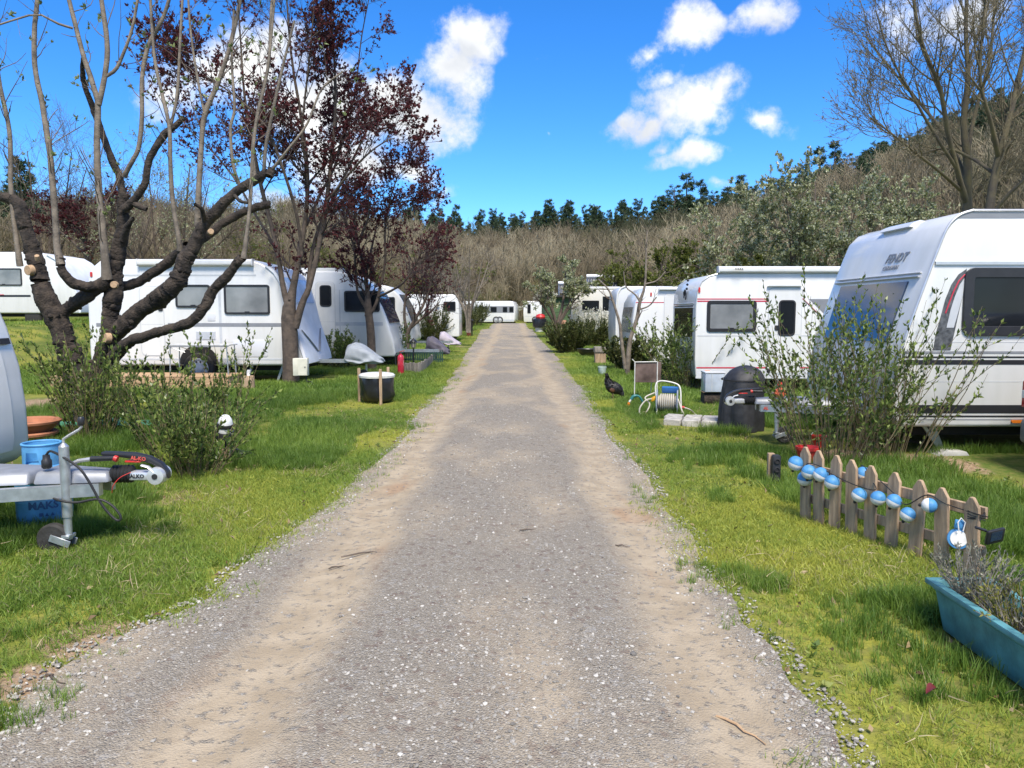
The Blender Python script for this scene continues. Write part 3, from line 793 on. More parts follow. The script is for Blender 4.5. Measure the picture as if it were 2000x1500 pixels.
def profile(d, front, px_rear, rtop=.18, mirror=False):
    """front: near-side outline from roof to floor in pixels; closes at the rear"""
    F = [XZ(px, py, d) for px, py in front]
    xr = X(px_rear, d) if px_rear is not None else None
    s = 1 if F[0][0] > xr else -1        # rear lies to the left (s=1) or right (s=-1)
    zt, zb = F[0][1], F[-1][1]
    rear = [(xr + s * .02, zb), (xr, zb + .25), (xr, zt - rtop * 1.6), (xr + s * rtop * .25, zt - rtop * .6), (xr + s * rtop * .9, zt - .02), (xr + s * rtop * 1.6, zt)]
    return F + rear, F
def frontsheet(th, name, F, d, z0, z1, y0, y1, mat, off=.006, n=10, inset=0.0, sgn=-1):
    Fz = sorted((p[1], p[0]) for p in F); zz = [a for a, b in Fz]; xx = [b for a, b in Fz]
    def xf(z): return float(np.interp(z, zz, xx))
    vs, fs = [], []
    for k in range(n + 1):
        t = k / n; z = z0 + (z1 - z0) * t; ins = inset * (1 - t)
        for o in (off, -.01):
            x = xf(z) + sgn * o
            vs += [(x, y0 + ins, z + abs(o) * .3), (x, y1 - ins, z + abs(o) * .3)]
    for k in range(n):
        a = k * 4; b = a + 4
        fs += [(a, a + 1, b + 1, b), (a + 2, b + 2, b + 3, a + 3), (a, b, b + 2, a + 2), (a + 1, a + 3, b + 3, b + 1)]
    fs += [(0, 2, 3, 1), (n * 4, n * 4 + 1, n * 4 + 3, n * 4 + 2)]
    o = MB().add(vs, fs).build(name, mat, th, angle=30)
    return o, xf
def awning_case(th, d, px0, px1, py0, py1, mat=WHITE):
    a = XZ(px0, py0, d - .06); b = XZ(px1, py1, d - .06)
    r = (a[1] - b[1]) / 2
    aw = MB().prism([(d - .10, b[1] + .02), (d - .06, b[1]), (d + .08, b[1]), (d + .08, a[1]), (d - .05, a[1]), (d - .10, a[1] - .03)], a[0], b[0], 'yz').build('awning_case', mat, th, bevel=.012)
    for x in (a[0], b[0]):
        MB().box(x - .012, x + .012, d - .105, d + .07, b[1] - .004, a[1] + .004).build('awning_end_cap', GREYW, aw, bevel=.006, seg=1)
    return aw
def lamp(th, d, px0, px1, py0, py1, mat, name='marker_light'):
    a = XZ(px0, py0, d); b = XZ(px1, py1, d)
    return MB().prism(rrect(a[0], b[0], b[1], a[1], .02), d + .004, d - .018).build(name, mat, th, bevel=.006, seg=1)

def hitch(th, tipx, sgn, yc, bodyx, gz=0.0, jock=True, full=True, jm=TYRE, rim_mat=PLAST):
    """drawbar with coupling head; a runs backwards from the coupling tip"""
    def P(a, y, z): return (tipx - sgn * a, yc + y, gz + z)
    La = abs(bodyx - tipx) + .35
    beams = MB()
    for s in (-1, 1):
        e = s * .55
        a0, a1 = .42, La
        pts = [P(a0, s * .05, .36), P(a0, s * .05 + s * .05, .36), P(a1, e + s * .05, .36), P(a1, e, .36)]
        pts2 = [(p[0], p[1], p[2] + .078) for p in pts]
        beams.add(pts + pts2, [(0, 1, 2, 3), (7, 6, 5, 4), (0, 4, 5, 1), (1, 5, 6, 2), (2, 6, 7, 3), (3, 7, 4, 0)])
    bars = beams.build('drawbar', GALV, th, smooth=False)
    cov = MB()
    def cover(a0, a1, w0, w1, zt0, zt1):
        vs = [P(a0, -w0, .44), P(a0, w0, .44), P(a1, w1, .44), P(a1, -w1, .44),
              P(a0 + .02, -w0 * .75, zt0), P(a0 + .02, w0 * .75, zt0), P(a1 - .01, w1 * .8, zt1), P(a1 - .01, -w1 * .8, zt1)]
        cov.add(vs, [(0, 3, 2, 1), (4, 5, 6, 7), (0, 1, 5, 4), (1, 2, 6, 5), (2, 3, 7, 6), (3, 0, 4, 7)])
    cover(.36, .80, .09, .16, .505, .52); cover(.815, La - .1, .165, .34, .515, .51)
    cov.build('drawbar_cover', pm('cover_silver', (.27, .285, .31), .45, .25, var=.08), th, bevel=.018)
    bl = MB()
    for k in range(6): bl.lathe([(.045, -.012), (.058, 0), (.045, .012)], P(.26 + k * .022, 0, .48), (1, 0, 0), 14)
    bl.build('bellows', RUBBER, th)
    cp = MB().box(min(P(.08, 0, 0)[0], P(.27, 0, 0)[0]), max(P(.08, 0, 0)[0], P(.27, 0, 0)[0]), yc - .045, yc + .045, gz + .445, gz + .50)
    cpl = cp.build('coupling', pm('coupling_silver', (.66, .67, .68), .35, .5, var=.08, scale=30), th, bevel=.012)
    MB().lathe([(.02, -.066), (.052, -.062), (.056, -.03), (.056, .03), (.052, .062), (.02, .066)], P(.085, 0, .475), (0, 1, 0), 24).build('coupling_disc', MATS['coupling_silver'], cpl)
    MB().lathe([(.018, -.070), (.018, .070)], P(.085, 0, .475), (0, 1, 0), 16).build('coupling_bolt', RUBBER, cpl)
    lev = []
    for a, z, h in ((.02, .47, .05), (.06, .53, .045), (.13, .57, .045), (.22, .595, .042), (.32, .605, .032), (.44, .612, .026)):
        lev.append((P(a, 0, z), h))
    lm = MB(); vs = []
    for p, h in lev:
        for yy, zz in ((-.028, -h * .5), (.028, -h * .5), (.028, h * .5), (-.028, h * .5)): vs.append((p[0], p[1] + yy, p[2] + zz))
    fs = [(0, 1, 2, 3)]
    for k in range(len(lev) - 1):
        for q in range(4): fs.append((k * 4 + q, k * 4 + (q + 1) % 4, k * 4 + 4 + (q + 1) % 4, k * 4 + 4 + q))
    fs.append(tuple((len(lev) - 1) * 4 + q for q in range(4)))
    lv = lm.add(vs, fs).build('coupling_handle', PLAST, th, bevel=.012)
    MB().obox(P(.24, 0, .562), (.10, .05, .012), (0, 0, 0)).build('handle_insert', RED, lv, bevel=.003, seg=1)
    arm = [P(.09, -.052, .50), P(.13, -.052, .535), P(.17, -.052, .545)]
    MB().tube(arm, .016, 8, squash=.5).build('handle_arm', MATS['coupling_silver'], lv)
    if full:
        hb = MB().tube([P(.66, -.06, .53), P(.56, -.06, .575), P(.47, -.06, .588)], .012, 8).build('hand_brake', CHROME, th)
        MB().tube([P(.48, -.06, .587), P(.33, -.06, .592)], [.018, .015], 10).build('brake_grip', PLAST, hb)
        MB().tube([P(.335, -.06, .592), P(.315, -.06, .585)], [.02, .02], 10).build('brake_button', RED, hb)
    if jock:
        jt = MB().tube([P(.60, -.14, .24), P(.60, -.14, .68)], .030, 16).tube([P(.60, -.14, .68), P(.60, -.14, .70)], [.03, .012], 16).build('jockey_tube', GALV, th)
        MB().tube([P(.60, -.14, .10), P(.60, -.14, .27)], .024, 14).build('jockey_inner_tube', GALV, jt)
        MB().tube([P(.60, -.14, .70), P(.60, -.14, .725), P(.57, -.14, .745), P(.50, -.14, .785), P(.485, -.14, .80), P(.485, -.14, .815)], .008, 8).build('jockey_crank', CHROME, jt)
        MB().lathe([(.014, 0), (.02, .012), (.02, .045), (.015, .052)], P(.485, -.14, .81), (0, 0, 1), 14).build('crank_knob', PLAST, jt)
        fk = MB()
        for s in (-1, 1):
            fk.obox(P(.635, -.14 + s * .04, .095), (.13, .006, .045), (0, sgn * .35, 0))
        fk.box(*sorted((P(.575, 0, 0)[0], P(.625, 0, 0)[0])), yc - .18, yc - .10, gz + .11, gz + .13).build('jockey_fork', GALV, jt, bevel=.002, seg=1)
        jw = MB().lathe([(.05, -.03), (.088, -.03), (.10, -.018), (.10, .018), (.088, .03), (.05, .03)], P(.69, -.14, .098), (0, 1, 0), 26).build('jockey_wheel', jm, th)
        MB().lathe([(.001, -.034), (.02, -.034), (.022, -.02), (.05, -.016), (.056, -.031), (.058, 0), (.056, .031), (.05, .016), (.022, .02), (.02, .034), (.001, .034)], P(.69, -.14, .098), (0, 1, 0), 20, cap=False).build('jockey_rim', rim_mat, jw)
    return P

def build_caravans():
    # --- left row: white caravan with two curtained windows, front covered by a sheet
    d = 16.3; g = Hs(-6, d)
    pr, F = profile(d, [(470, 506), (490, 507), (513, 515), (535, 533), (549, 556), (560, 590), (570, 630), (583, 668), (597, 708), (596, 714)], 176, rtop=.35)
    t = caravan('touring_caravan', 'white caravan with two curtained windows and grey stripe, behind the pruned tree', d, pr, ground=g)
    window(t, d, 342, 412, 556, 601); window(t, d, 437, 528, 556, 614)
    door(t, d, 272, 323, 560, 694, mat=WHITE, handle=(314, 603))
    for a, b in ((188, 268), (274, 322), (328, 556)): stripe(t, d, a, b, 631, 638, STRIPE_G)
    stripe(t, d, 240, 500, 536, 539, STRIPE_L); stripe(t, d, 182, 590, 700, 703, STRIPE_L)
    v = stripe(t, d, 383, 422, 647, 663, GREYW, 'vent', .012)
    for k in range(6):
        a = XZ(384, 648.5 + k * 2.4, d); b = XZ(421, 649.7 + k * 2.4, d); MB().box(a[0], b[0], d - .018, d - .010, b[1], a[1]).build('vent_slat', STRIPE_L, v, smooth=False)
    a = XZ(455, 664, d); b = XZ(524, 697, d)
    plate(t, 'locker_door', rrect(a[0], b[0], b[1], a[1], .05), d, GREYW, .01, bevel=.004)
    a = XZ(405, 612, d); b = XZ(421, 627, d); plate(t, 'service_hatch', rrect(a[0], b[0], b[1], a[1], .02), d, GREYW, .01, bevel=.004)
    awning_case(t, d, 268, 493, 506, 519)
    for px in (232, 430): stripe(t, d, px, px + .45, 545, 699, STRIPE_L, 'panel_seam', .0025)
    c = XZ(389, 712, d); wheel(t, c[0], d - .035, g + .33, .33)
    arch = [(c[0] + .42 * math.cos(math.radians(a)), c[1] + .42 * math.sin(math.radians(a))) for a in range(0, 181, 15)]
    plate(t, 'wheel_arch', arch, d, UNDER, .006)
    lamp(t, d, 176, 181, 531, 541, RED, 'tail_light')
    # sheet drawn over the front of it
    nose = [(p[0] + .03, p[1] + .01) for p in F]
    sh, xf = frontsheet(t, 'front_cover_sheet', F, d, F[-1][1] + .02, F[2][1] - .05, d - .03, d + 2.2, SHEET, .05, 14, sgn=1)
    frontsheet(t, 'front_window', F, d, F[4][1] - .38, F[4][1] + .15, d + .25, d + 2.0, pm('sheet_clear_blue', (.42, .55, .80), .25, var=.12, scale=2, bump=.3, bscale=4), .065, 6, sgn=1)
    zl = F[-1][1]
    for s in (-1, 1):
        ln = [(xf(zl + .25 + .5 * k / 8) + .075, d + 1.1 + s * (.06 + .75 * (k / 8) ** 1.1), zl + .25 + .5 * k / 8) for k in range(9)]
        MB().tube(ln, [.012 + .02 * (1 - abs(k - 3) / 6) for k in range(9)], 6, squash=.4).build('sheet_vee_mark', STRIPE_G, sh)
    sp = pt(555, 700, d + .2)
    MB().box(XZ(470, 712, d)[0], XZ(700, 712, d)[0], d + 1.0, d + 1.12, g + .38, g + .46).build('drawbar', GALV, t, smooth=False)
    for px in (488, 548):
        q = XZ(px, 715, d + .2); MB().obox((q[0], d + .2, g + .22), (.05, .04, .46), (0, .35, 0)).build('corner_steady', GALV, t, smooth=False)
    # --- second in the left row
    d = 20.5; g = Hs(-6, d)
    pr, F = profile(d, [(640, 529), (664, 530), (690, 537), (712, 552), (731, 575), (745, 600), (757, 630), (768, 662), (773, 690), (771, 697)], 470, rtop=.3)
    t = caravan('touring_caravan', 'white caravan with narrow door window, behind the slim plum trunk', d, pr, ground=g)
    door(t, d, 616, 656, 551, 692, (624, 557, 648, 599))
    stripe(t, d, 560, 700, 566, 566.5, STRIPE_L, 'panel_seam', .0025); stripe(t, d, 664, 664.4, 566, 690, STRIPE_L, 'panel_seam', .0025)
    window(t, d, 672, 742, 568, 609, PANE_D)
    stripe(t, d, 655, 748, 629, 636, STRIPE_L); stripe(t, d, 560, 614, 629, 636, STRIPE_L)
    a = XZ(570, 523, d); MB().box(a[0], XZ(668, 530, d)[0], d + .05, d + .5, XZ(570, 531, d)[1], a[1]).build('roof_locker', WHITE, t, bevel=.02)
    frontsheet(t, 'front_window', F, d, F[7][1] + .42, F[4][1] + .1, d + .2, d + 2.05, PANE_B, .03, 8, sgn=1)
    MB().box(XZ(600, 700, d)[0], XZ(850, 700, d)[0], d + 1.0, d + 1.1, g + .40, g + .48).build('drawbar', GALV, t, smooth=False)
    MB().box(XZ(640, 735, d)[0], XZ(700, 735, d)[0], d + .03, d + .2, g, g + .64).build('wheel', TYRE, t, bevel=.15, seg=4)
    # --- third and fourth on the left
    d = 26.5; g = Hs(-6, d)
    pr, F = profile(d, [(690, 553), (735, 554), (760, 560), (778, 575), (792, 600), (803, 630), (808, 662), (806, 668)], 560)
    t = caravan('touring_caravan', 'white caravan half hidden behind branches, third in the left row', d, pr, ground=g)
    window(t, d, 745, 772, 580, 612, PANE_D); frontsheet(t, 'front_window', F, d, F[6][1] + .5, F[3][1], d + .2, d + 2.0, PANE_B, .03, 6, sgn=1)
    MB().box(XZ(760, 700, d)[0], XZ(880, 700, d)[0], d + 1.0, d + 1.1, g + .40, g + .48).build('drawbar', GALV, t, smooth=False)
    d = 39; g = Hs(-4, d)
    pr, F = profile(d, [(850, 575), (885, 575), (892, 579), (896, 590), (897, 620), (897, 655), (896, 658)], 760)
    t = caravan('touring_caravan', 'white caravan with a dark window above the broom bushes', d, pr, ground=g)
    window(t, d, 866, 890, 589, 608, PANE_D)
    # --- caravan on the bank, far left
    d = 27; g = Hs(-17, d)
    pr, F = profile(d, [(40, 492), (75, 493), (100, 500), (122, 520), (140, 548), (152, 580), (158, 607), (156, 612)], -260, rtop=.3)
    t = caravan('touring_caravan', 'white caravan standing higher on the bank, at the left edge', d, pr, ground=g)
    window(t, d, -30, 44, 524, 558, PANE_C); stripe(t, d, -255, 60, 576, 580, STRIPE_B); stripe(t, d, -255, 8, 575, 577, STRIPE_R)
    frontsheet(t, 'front_cover_sheet', F, d, F[-1][1] + .02, F[1][1] - .08, d - .04, d + 2.25, SHEET, .05, 12, sgn=1)
    for px in (-150, 60):
        MB().box(XZ(px, 600, d)[0] - .3, XZ(px, 600, d)[0] + .3, d + .05, d + .25, g, g + .6).build('wheel', TYRE, t, bevel=.2, seg=4)
    # --- nearest on the left, cut by the frame
    g = 0.0
    F = [(-5.0, 2.5), (-4.75, 2.46), (-4.45, 2.30), (-4.2, 2.02), (-4.0, 1.70), (-3.88, 1.40), (-3.80, 1.10), (-3.765, .80), (-3.76, .52), (-3.80, .40), (-3.90, .33)]
    prf = F + [(-9.2, .33), (-9.25, .6), (-9.25, 2.1), (-9.1, 2.45), (-8.9, 2.5)]
    t = caravan('touring_caravan', 'white caravan nose cut off by the left edge, nearest the camera', 3.75, prf, W=2.2, ground=g, bevel=.11)
    frontsheet(t, 'front_window', F, 3.75, 1.45, 2.15, 4.0, 5.7, PANE_B, .01, 6, sgn=1)
    frontsheet(t, 'front_locker_lid', F, 3.75, .46, 1.24, 3.98, 5.72, WHITE, .014, 8, sgn=1)
    frontsheet(t, 'locker_handle', F, 3.75, 1.255, 1.30, 5.3, 5.86, RUBBER, .02, 2, sgn=1)
    wheel(t, -6.6, 3.8, .32, .32)
    P = hitch(t, X(328, 4.8), 1, 4.8, -3.76)
    pl = MB().lathe([(.022, 0), (.03, .01), (.03, .05), (.022, .06), (.02, .085)], P(.735, -.10, .535), (0, 0, 1), 16).build('cable_plug', PLAST, t)
    cab = [P(.735, -.10, .62), P(.70, -.11, .645), P(.60, -.16, .62), P(.48, -.2, .56), P(.42, -.2, .47), P(.35, -.2, .33), P(.28, -.2, .245), P(.245, -.2, .235), P(.245, -.2, .27), P(.30, -.2, .335), P(.38, -.2, .365), P(.50, -.2, .345), P(.60, -.2, .355), P(.70, -.15, .37)]
    Q, _ = poly_resample(cab, np.full(len(cab), 1.), 60)
    MB().tube(Q, .0075, 8).build('cable', RUBBER, pl)
    rc = [P(.24, -.05, .50), P(.30, -.07, .47), P(.34, -.08, .42), P(.36, -.06, .37)]
    MB().tube(poly_resample(rc, np.ones(4), 14)[0], .0025, 6).build('breakaway_cable', RED, t)
    text_mesh('AL-KO', 'lettering', pm('lettering_red', (.62, .10, .08), .5), t, .032, lambda v: (P(.20, 0, 0)[0] + v.x, 4.8 - .0295 - v.z, .583 - v.x * .10 + v.y), bold=.001)
    text_mesh('ALKO', 'maker_stamp', STRIPE_B, t, .034, lambda v: (P(.205, 0, 0)[0] + v.x, 4.8 - .0465 - v.z, .473 + v.y), bold=.001)

    # --- right row: nearest, long white caravan with black stripes
    d = 7.9; g = Hs(6, d)
    pr, F = profile(d, [(1950, 409), (1900, 410), (1872, 420), (1850, 442), (1833, 480), (1810, 540), (1786, 605), (1764, 668), (1748, 725), (1740, 775), (1745, 818), (1760, 834)], 3150, rtop=.25)
    t = caravan('touring_caravan', 'large white caravan with black stripes and dark side window, at the right edge', d, pr, W=2.3, ground=g, bevel=.035)
    # bright edging along the front rim of the side
    rim = [(p[0] - .004, p[1]) for p in F[1:-1]]
    MB().tube([(p[0] + .012, d - .004, p[1]) for p in poly_resample([(a[0], 0, a[1]) for a in rim], np.ones(len(rim)), 40)[0][:, [0, 2]]], .014, 8).build('edge_trim', CHROME, t)
    MB().tube([(XZ(1900, 410, d)[0], d - .006, XZ(1900, 411, d)[1]), (XZ(3100, 410, d)[0], d - .006, XZ(1900, 411, d)[1])], .014, 8).build('roof_rail', CHROME, t)
    plate(t, 'roof_band', [XZ(1868, 426, d), XZ(1892, 415.5, d), XZ(3100, 415.5, d), XZ(3100, 426, d)], d, STRIPE_G)
    stripe(t, d, 1826, 3100, 511, 517, CHROME, 'gutter_rail', .02)
    window(t, d, 1884, 2230, 523, 656, PANE_D, fw=.10, r=.10)
    sw = [(1888, 525), (1872, 536), (1858, 556), (1846, 585), (1838, 615), (1828, 650), (1822, 684), (1856, 684), (1866, 640), (1876, 595), (1884, 560)]
    plate(t, 'side_graphic', [XZ(a, b, d) for a, b in sw], d, pm('graphic_dark_grey', (.10, .105, .11), .4, var=.3, scale=30))
    rl = [XZ(a, b, d) for a, b in ((1884, 536), (1872, 549), (1862, 569), (1853, 592), (1846, 612))]
    MB().tube([(p[0], d - .006, p[1]) for p in rl], .007, 6).build('graphic_red_line', STRIPE_R, t)
    sw2 = [(1884, 542), (1874, 556), (1864, 580), (1856, 605), (1848, 640), (1862, 640), (1872, 605), (1880, 575)]
    plate(t, 'graphic_light_panel', [XZ(a, b, d) for a, b in sw2], d, STRIPE_L, .008)
    for y0, y1, m, x0 in ((686, 690.5, STRIPE_G, 1760), (696, 699, STRIPE_B, 1757), (703, 712, STRIPE_B, 1755), (791, 807, STRIPE_B, 1752), (811.5, 814.5, STRIPE_B, 1760), (818.5, 820, STRIPE_G, 1764)):
        stripe(t, d, x0 + 6, 3100, y0, y1, m)
    lamp(t, d, 1974, 1996, 820, 826, ORANGE)
    stripe(t, d, 1772, 3100, 668, 668.7, STRIPE_L, 'panel_seam', .0025); stripe(t, d, 1764, 3100, 745, 745.7, STRIPE_L, 'panel_seam', .0025)
    # front: window, rails, lettering
    zt = XZ(1800, 548, d)[1]; zb = XZ(1800, 672, d)[1]
    fw, xf = frontsheet(t, 'front_window', F, d, zb, zt, d + .32, d + 1.98, PANE_B, .016, 10, inset=0.02)
    for zz, m, h, nm in ((zt + .05, CHROME, .022, 'front_rail'), (zt + .09, STRIPE_L, .014, 'front_groove')):
        MB().tube([(xf(zz) - .012, d + .12, zz), (xf(zz) - .012, d + 2.18, zz)], h, 8, squash=.6).build(nm, m, t)
    zc = XZ(1840, 490, d)[1]
    def onfront(y, zc_):
        def f(v):
            z = zc_ + v.y * .90
            return (xf(z) - .006 - v.z, y - v.x, z)
        return f
    text_mesh('FENDT', 'lettering', STRIPE_G, t, .15, onfront(d + .80, zc - .02), bold=.005, shear=.35)
    text_mesh('CARAVAN', 'lettering', STRIPE_G, t, .075, onfront(d + .86, zc - .125), bold=.002, shear=.35)
    frontsheet(t, 'roof_window', F, d, XZ(1, 428, d)[1], XZ(1, 414, d)[1], d + .8, d + 1.5, WHITE, .05, 4)
    MB().box(F[0][0] + .4, F[0][0] + 1.1, d + .75, d + 1.5, F[0][1] - .02, F[0][1] + .10).build('roof_window_dome', WHITE, t, bevel=.03)
    # corner steady with its foot plate
    q = gp(1868, 893); st = MB().obox((q[0] - .12, d + .25, .26), (.06, .05, .48), (0, -.42, 0)).build('corner_steady', GALV, t, smooth=False)
    MB().obox((q[0] - .19, d + .22, .24), (.035, .03, .46), (0, -.62, 0)).build('steady_strut', GALV, st, smooth=False)
    MB().prism([(q[0] - .17, 0.0), (q[0] + .17, 0.0), (q[0] + .13, .05), (q[0] - .06, .065)], d + .02, d + .28).build('steady_foot', pm('foot_plastic_pale', (.46, .45, .42), .7, var=.12), st, bevel=.01)
    wheel(t, X(2450, d), d + .04, .33, .33)
    P = hitch(t, X(1412, 8.9), -1, 8.9, X(1560, 10.2), rim_mat=pm('jockey_rim_cream', (.62, .60, .50), .5))
    text_mesh('AL-KO', 'lettering', MATS['lettering_red'], t, .05, lambda v: (P(.52, 0, 0)[0] + v.x, 8.9 - .13 - v.z, .40 + v.y), bold=.002)
    # --- second on the right: red lined caravan
    d = 16.2; g = Hs(6, d)
    pr, F = profile(d, [(1440, 533), (1408, 533.5), (1385, 539), (1370, 550), (1361, 568), (1358, 600), (1357, 650), (1356, 700), (1358, 733), (1364, 741)], 1860, rtop=.25)
    t = caravan('touring_caravan', 'white caravan with red lines and awning case, behind the bushy privet on the right', d, pr, ground=g, bevel=.03)
    MB().tube([(p[0] + .01, d - .003, p[1]) for p in F[1:-1]], .012, 6).build('edge_trim', CHROME, t)
    stripe(t, d, 1362, 1502, 583, 585, STRIPE_R); stripe(t, d, 1362, 1502, 587, 589.5, STRIPE_R)
    stripe(t, d, 1562, 1570, 583, 585, STRIPE_R)
    MB().tube([(p[0], d - .004, p[1]) for p in (XZ(1569, 584, d), XZ(1612, 626, d))], .012, 6, squash=.5).build('stripe', STRIPE_R, t)
    plate(t, 'side_graphic', [XZ(a, b, d) for a, b in ((1580, 584), (1860, 584), (1860, 640), (1622, 625))], d, STRIPE_G)
    window(t, d, 1381, 1476, 587, 648, PANE_C, fw=.07, r=.07)
    door(t, d, 1503, 1561, 562, 728, (1521, 586, 1552, 656), handle=(1517, 640))
    a = XZ(1498, 553, d); b = XZ(1565, 559.5, d); MB().prism([(a[0], b[1]), (b[0], b[1]), (b[0] - .06, a[1]), (a[0] + .06, a[1])], d, d - .07).build('door_canopy', WHITE, t, bevel=.01)
    awning_case(t, d, 1404, 1850, 520, 532.5)
    text_mesh('THULE', 'lettering', STRIPE_B, t, .06, lambda v: (X(1434, d) + v.x, d - .165 - v.z, XZ(1, 526, d - .1)[1] + v.y), bold=.002)
    stripe(t, d, 1360, 1502, 717, 719.5, STRIPE_R); stripe(t, d, 1563, 1850, 717, 719.5, STRIPE_R); stripe(t, d, 1359, 1850, 722, 739, GREYW)
    stripe(t, d, 1362, 1850, 655, 656.5, STRIPE_L)
    lamp(t, d, 1376, 1387, 723, 729, ORANGE); lamp(t, d, 1364, 1367.5, 561, 572, RED, 'clearance_light')
    lamp(t, d, 1498, 1502, 584, 588, STRIPE_B, 'catch')
    fw, xf = frontsheet(t, 'front_window', F, d, XZ(1, 660, d)[1], XZ(1, 597, d)[1], d + .22, d + 1.98, PANE_D, .02, 4)
    for zpx in (592, 600):
        zz = XZ(1, zpx, d)[1]; MB().tube([(xf(zz) - .012, d + .12, zz), (xf(zz) - .012, d + 2.1, zz)], .014, 6).build('front_rail', STRIPE_L, t)
    # curling emblem on the front
    zc = XZ(1, 575, d)[1]; cv = MB()
    for c0, r0, a0, a1 in ((0, .10, -30, 250), (.06, .06, 120, 400)):
        cv.tube([(xf(zc) - .03, d + .95 + c0 + r0 * math.cos(math.radians(a)), zc + .06 * (c0 > 0) + r0 * 1.2 * math.sin(math.radians(a))) for a in range(a0, a1, 20)], .013, 6)
    for k in range(3): cv.ball((xf(zc) - .03, d + .78 - k * .05, zc + .14 + k * .09), .028, 8, 6)
    cv.build('emblem', STRIPE_B, t)
    wheel(t, X(1680, d), d + .03, g + .32, .32)
    # --- two more behind it
    d = 22; g = Hs(5, d)
    pr, F = profile(d, [(1300, 560), (1275, 560), (1262, 563), (1250, 574), (1241, 590), (1236, 620), (1233, 660), (1232, 706), (1236, 712)], 1520)
    t = caravan('touring_caravan', 'white caravan with small red lamp, behind the bare sapling on the right', d, pr, ground=g)
    lamp(t, d, 1270, 1273, 571, 579, RED, 'clearance_light'); stripe(t, d, 1242, 1298, 590, 591.5, STRIPE_R)
    door(t, d, 1298, 1330, 574, 700); awning_case(t, d, 1288, 1500, 562, 567)
    fw, xf = frontsheet(t, 'front_window', F, d, XZ(1, 650, d)[1], XZ(1, 600, d)[1], d + .2, d + 2.0, PANE_C, .02, 4)
    d = 28; g = Hs(5, d)
    pr, F = profile(d, [(1240, 559), (1222, 559), (1212, 563), (1206, 573), (1204, 590), (1203, 630), (1203, 685), (1205, 690)], 1480)
    caravan('touring_caravan', 'plain white caravan with rounded pale end, left of the bare sapling', d, pr, ground=g, mat=GREYW)
    MB().tube([(p[0] + .01, d - .003, p[1]) for p in F[1:-1]], .035, 8).build('edge_trim', WHITE, bpy.data.objects['touring_caravan.%03d' % (len([o for o in bpy.data.objects if o.name.startswith('touring_caravan')]) - 1)])
    d = 46; g = Hs(5, d)
    pr, F = profile(d, [(1160, 566), (1135, 566), (1127, 570), (1121, 580), (1117, 597), (1115, 615), (1117, 632)], 1275)
    t = caravan('touring_caravan', 'cream caravan with open dark doorway below the solar heater', d, pr, ground=g, mat=CREAM)
    window(t, d, 1137, 1170, 587, 609, PANE_D); plate(t, 'doorway', [XZ(1177, 607, d), XZ(1192, 607, d), XZ(1192, 579, d), XZ(1177, 579, d)], d, PANE_D)
    a = XZ(1150, 563, d); MB().box(a[0], XZ(1212, 563, d)[0], d, d + .3, a[1] - .08, a[1] + .10).build('roof_rail', WHITE, t, bevel=.03)
    frontsheet(t, 'front_window', F, d, XZ(1, 615, d)[1], XZ(1, 587, d)[1], d + .3, d + 1.9, PANE_D, .03, 4)
    # --- at the end of the track
    d = 73; g = Hs(-1, d)
    pr, F = profile(d, [(990, 588), (1000, 588), (1006, 590), (1009, 597), (1010, 610), (1009.5, 624), (1008, 629)], 905)
    t = caravan('touring_caravan', 'white caravan with long dark window band closing off the track', d, pr, ground=g)
    stripe(t, d, 912, 1008, 598, 611, STRIPE_G)
    for a, b in ((936, 955), (962, 974), (986, 995), (999, 1007)): window(t, d, a, b, 599.5, 610, PANE_D, fw=.05)
    stripe(t, d, 912, 1008, 624, 627, STRIPE_L)
    wheel(t, X(973, d), d - .02, g + .32, .33); wheel(t, X(980, d), d - .02, g + .32, .33)
    t.rotation_euler.z = math.radians(-9)
    d = 75; g = Hs(2, d)
    pr, F = profile(d, [(1038, 588), (1030, 588), (1026, 590), (1023, 597), (1022, 612), (1023, 626), (1024, 629)], 1120)
    t = caravan('touring_caravan', 'small white caravan left of the green shed at the track end', d, pr, ground=g)
    window(t, d, 1030, 1036.5, 594, 612, PANE_D, fw=.05); stripe(t, d, 1024, 1100, 617, 618, STRIPE_L)
    wheel(t, X(1045, d), d - .02, g + .32, .33)
build_caravans()
# ------------------------------------------------------------------ trees
LEAF_PLUM = leafmat('plum_leaf', (.05, .016, .018), (.19, .048, .05), (.10, .027, .031), trans=.45)
LEAF_YOUNG = leafmat('young_leaf', (.10, .15, .04), (.28, .33, .13), trans=.35)
LEAF_PRIVET = leafmat('privet_leaf', (.045, .085, .022), (.29, .36, .09), (.135, .195, .048), trans=.35, rough=.35)
LEAF_DARK = leafmat('broom_leaf', (.035, .05, .015), (.13, .14, .04), (.07, .09, .025), trans=.2)
LEAF_PEAR = leafmat('pear_leaf', (.17, .20, .07), (.62, .63, .47), (.32, .35, .18), trans=.3)
LEAF_YG = leafmat('spring_leaf', (.07, .085, .018), (.22, .25, .05), (.13, .155, .03), trans=.35)
PETAL = leafmat('blossom_white', (.45, .46, .36), (.78, .77, .70), trans=.3)
BUD = leafmat('bud', (.13, .11, .07), (.26, .24, .14), trans=.2)
NEEDLE = leafmat('pine_needle', (.028, .055, .028), (.11, .155, .070), (.058, .095, .046), trans=.1)

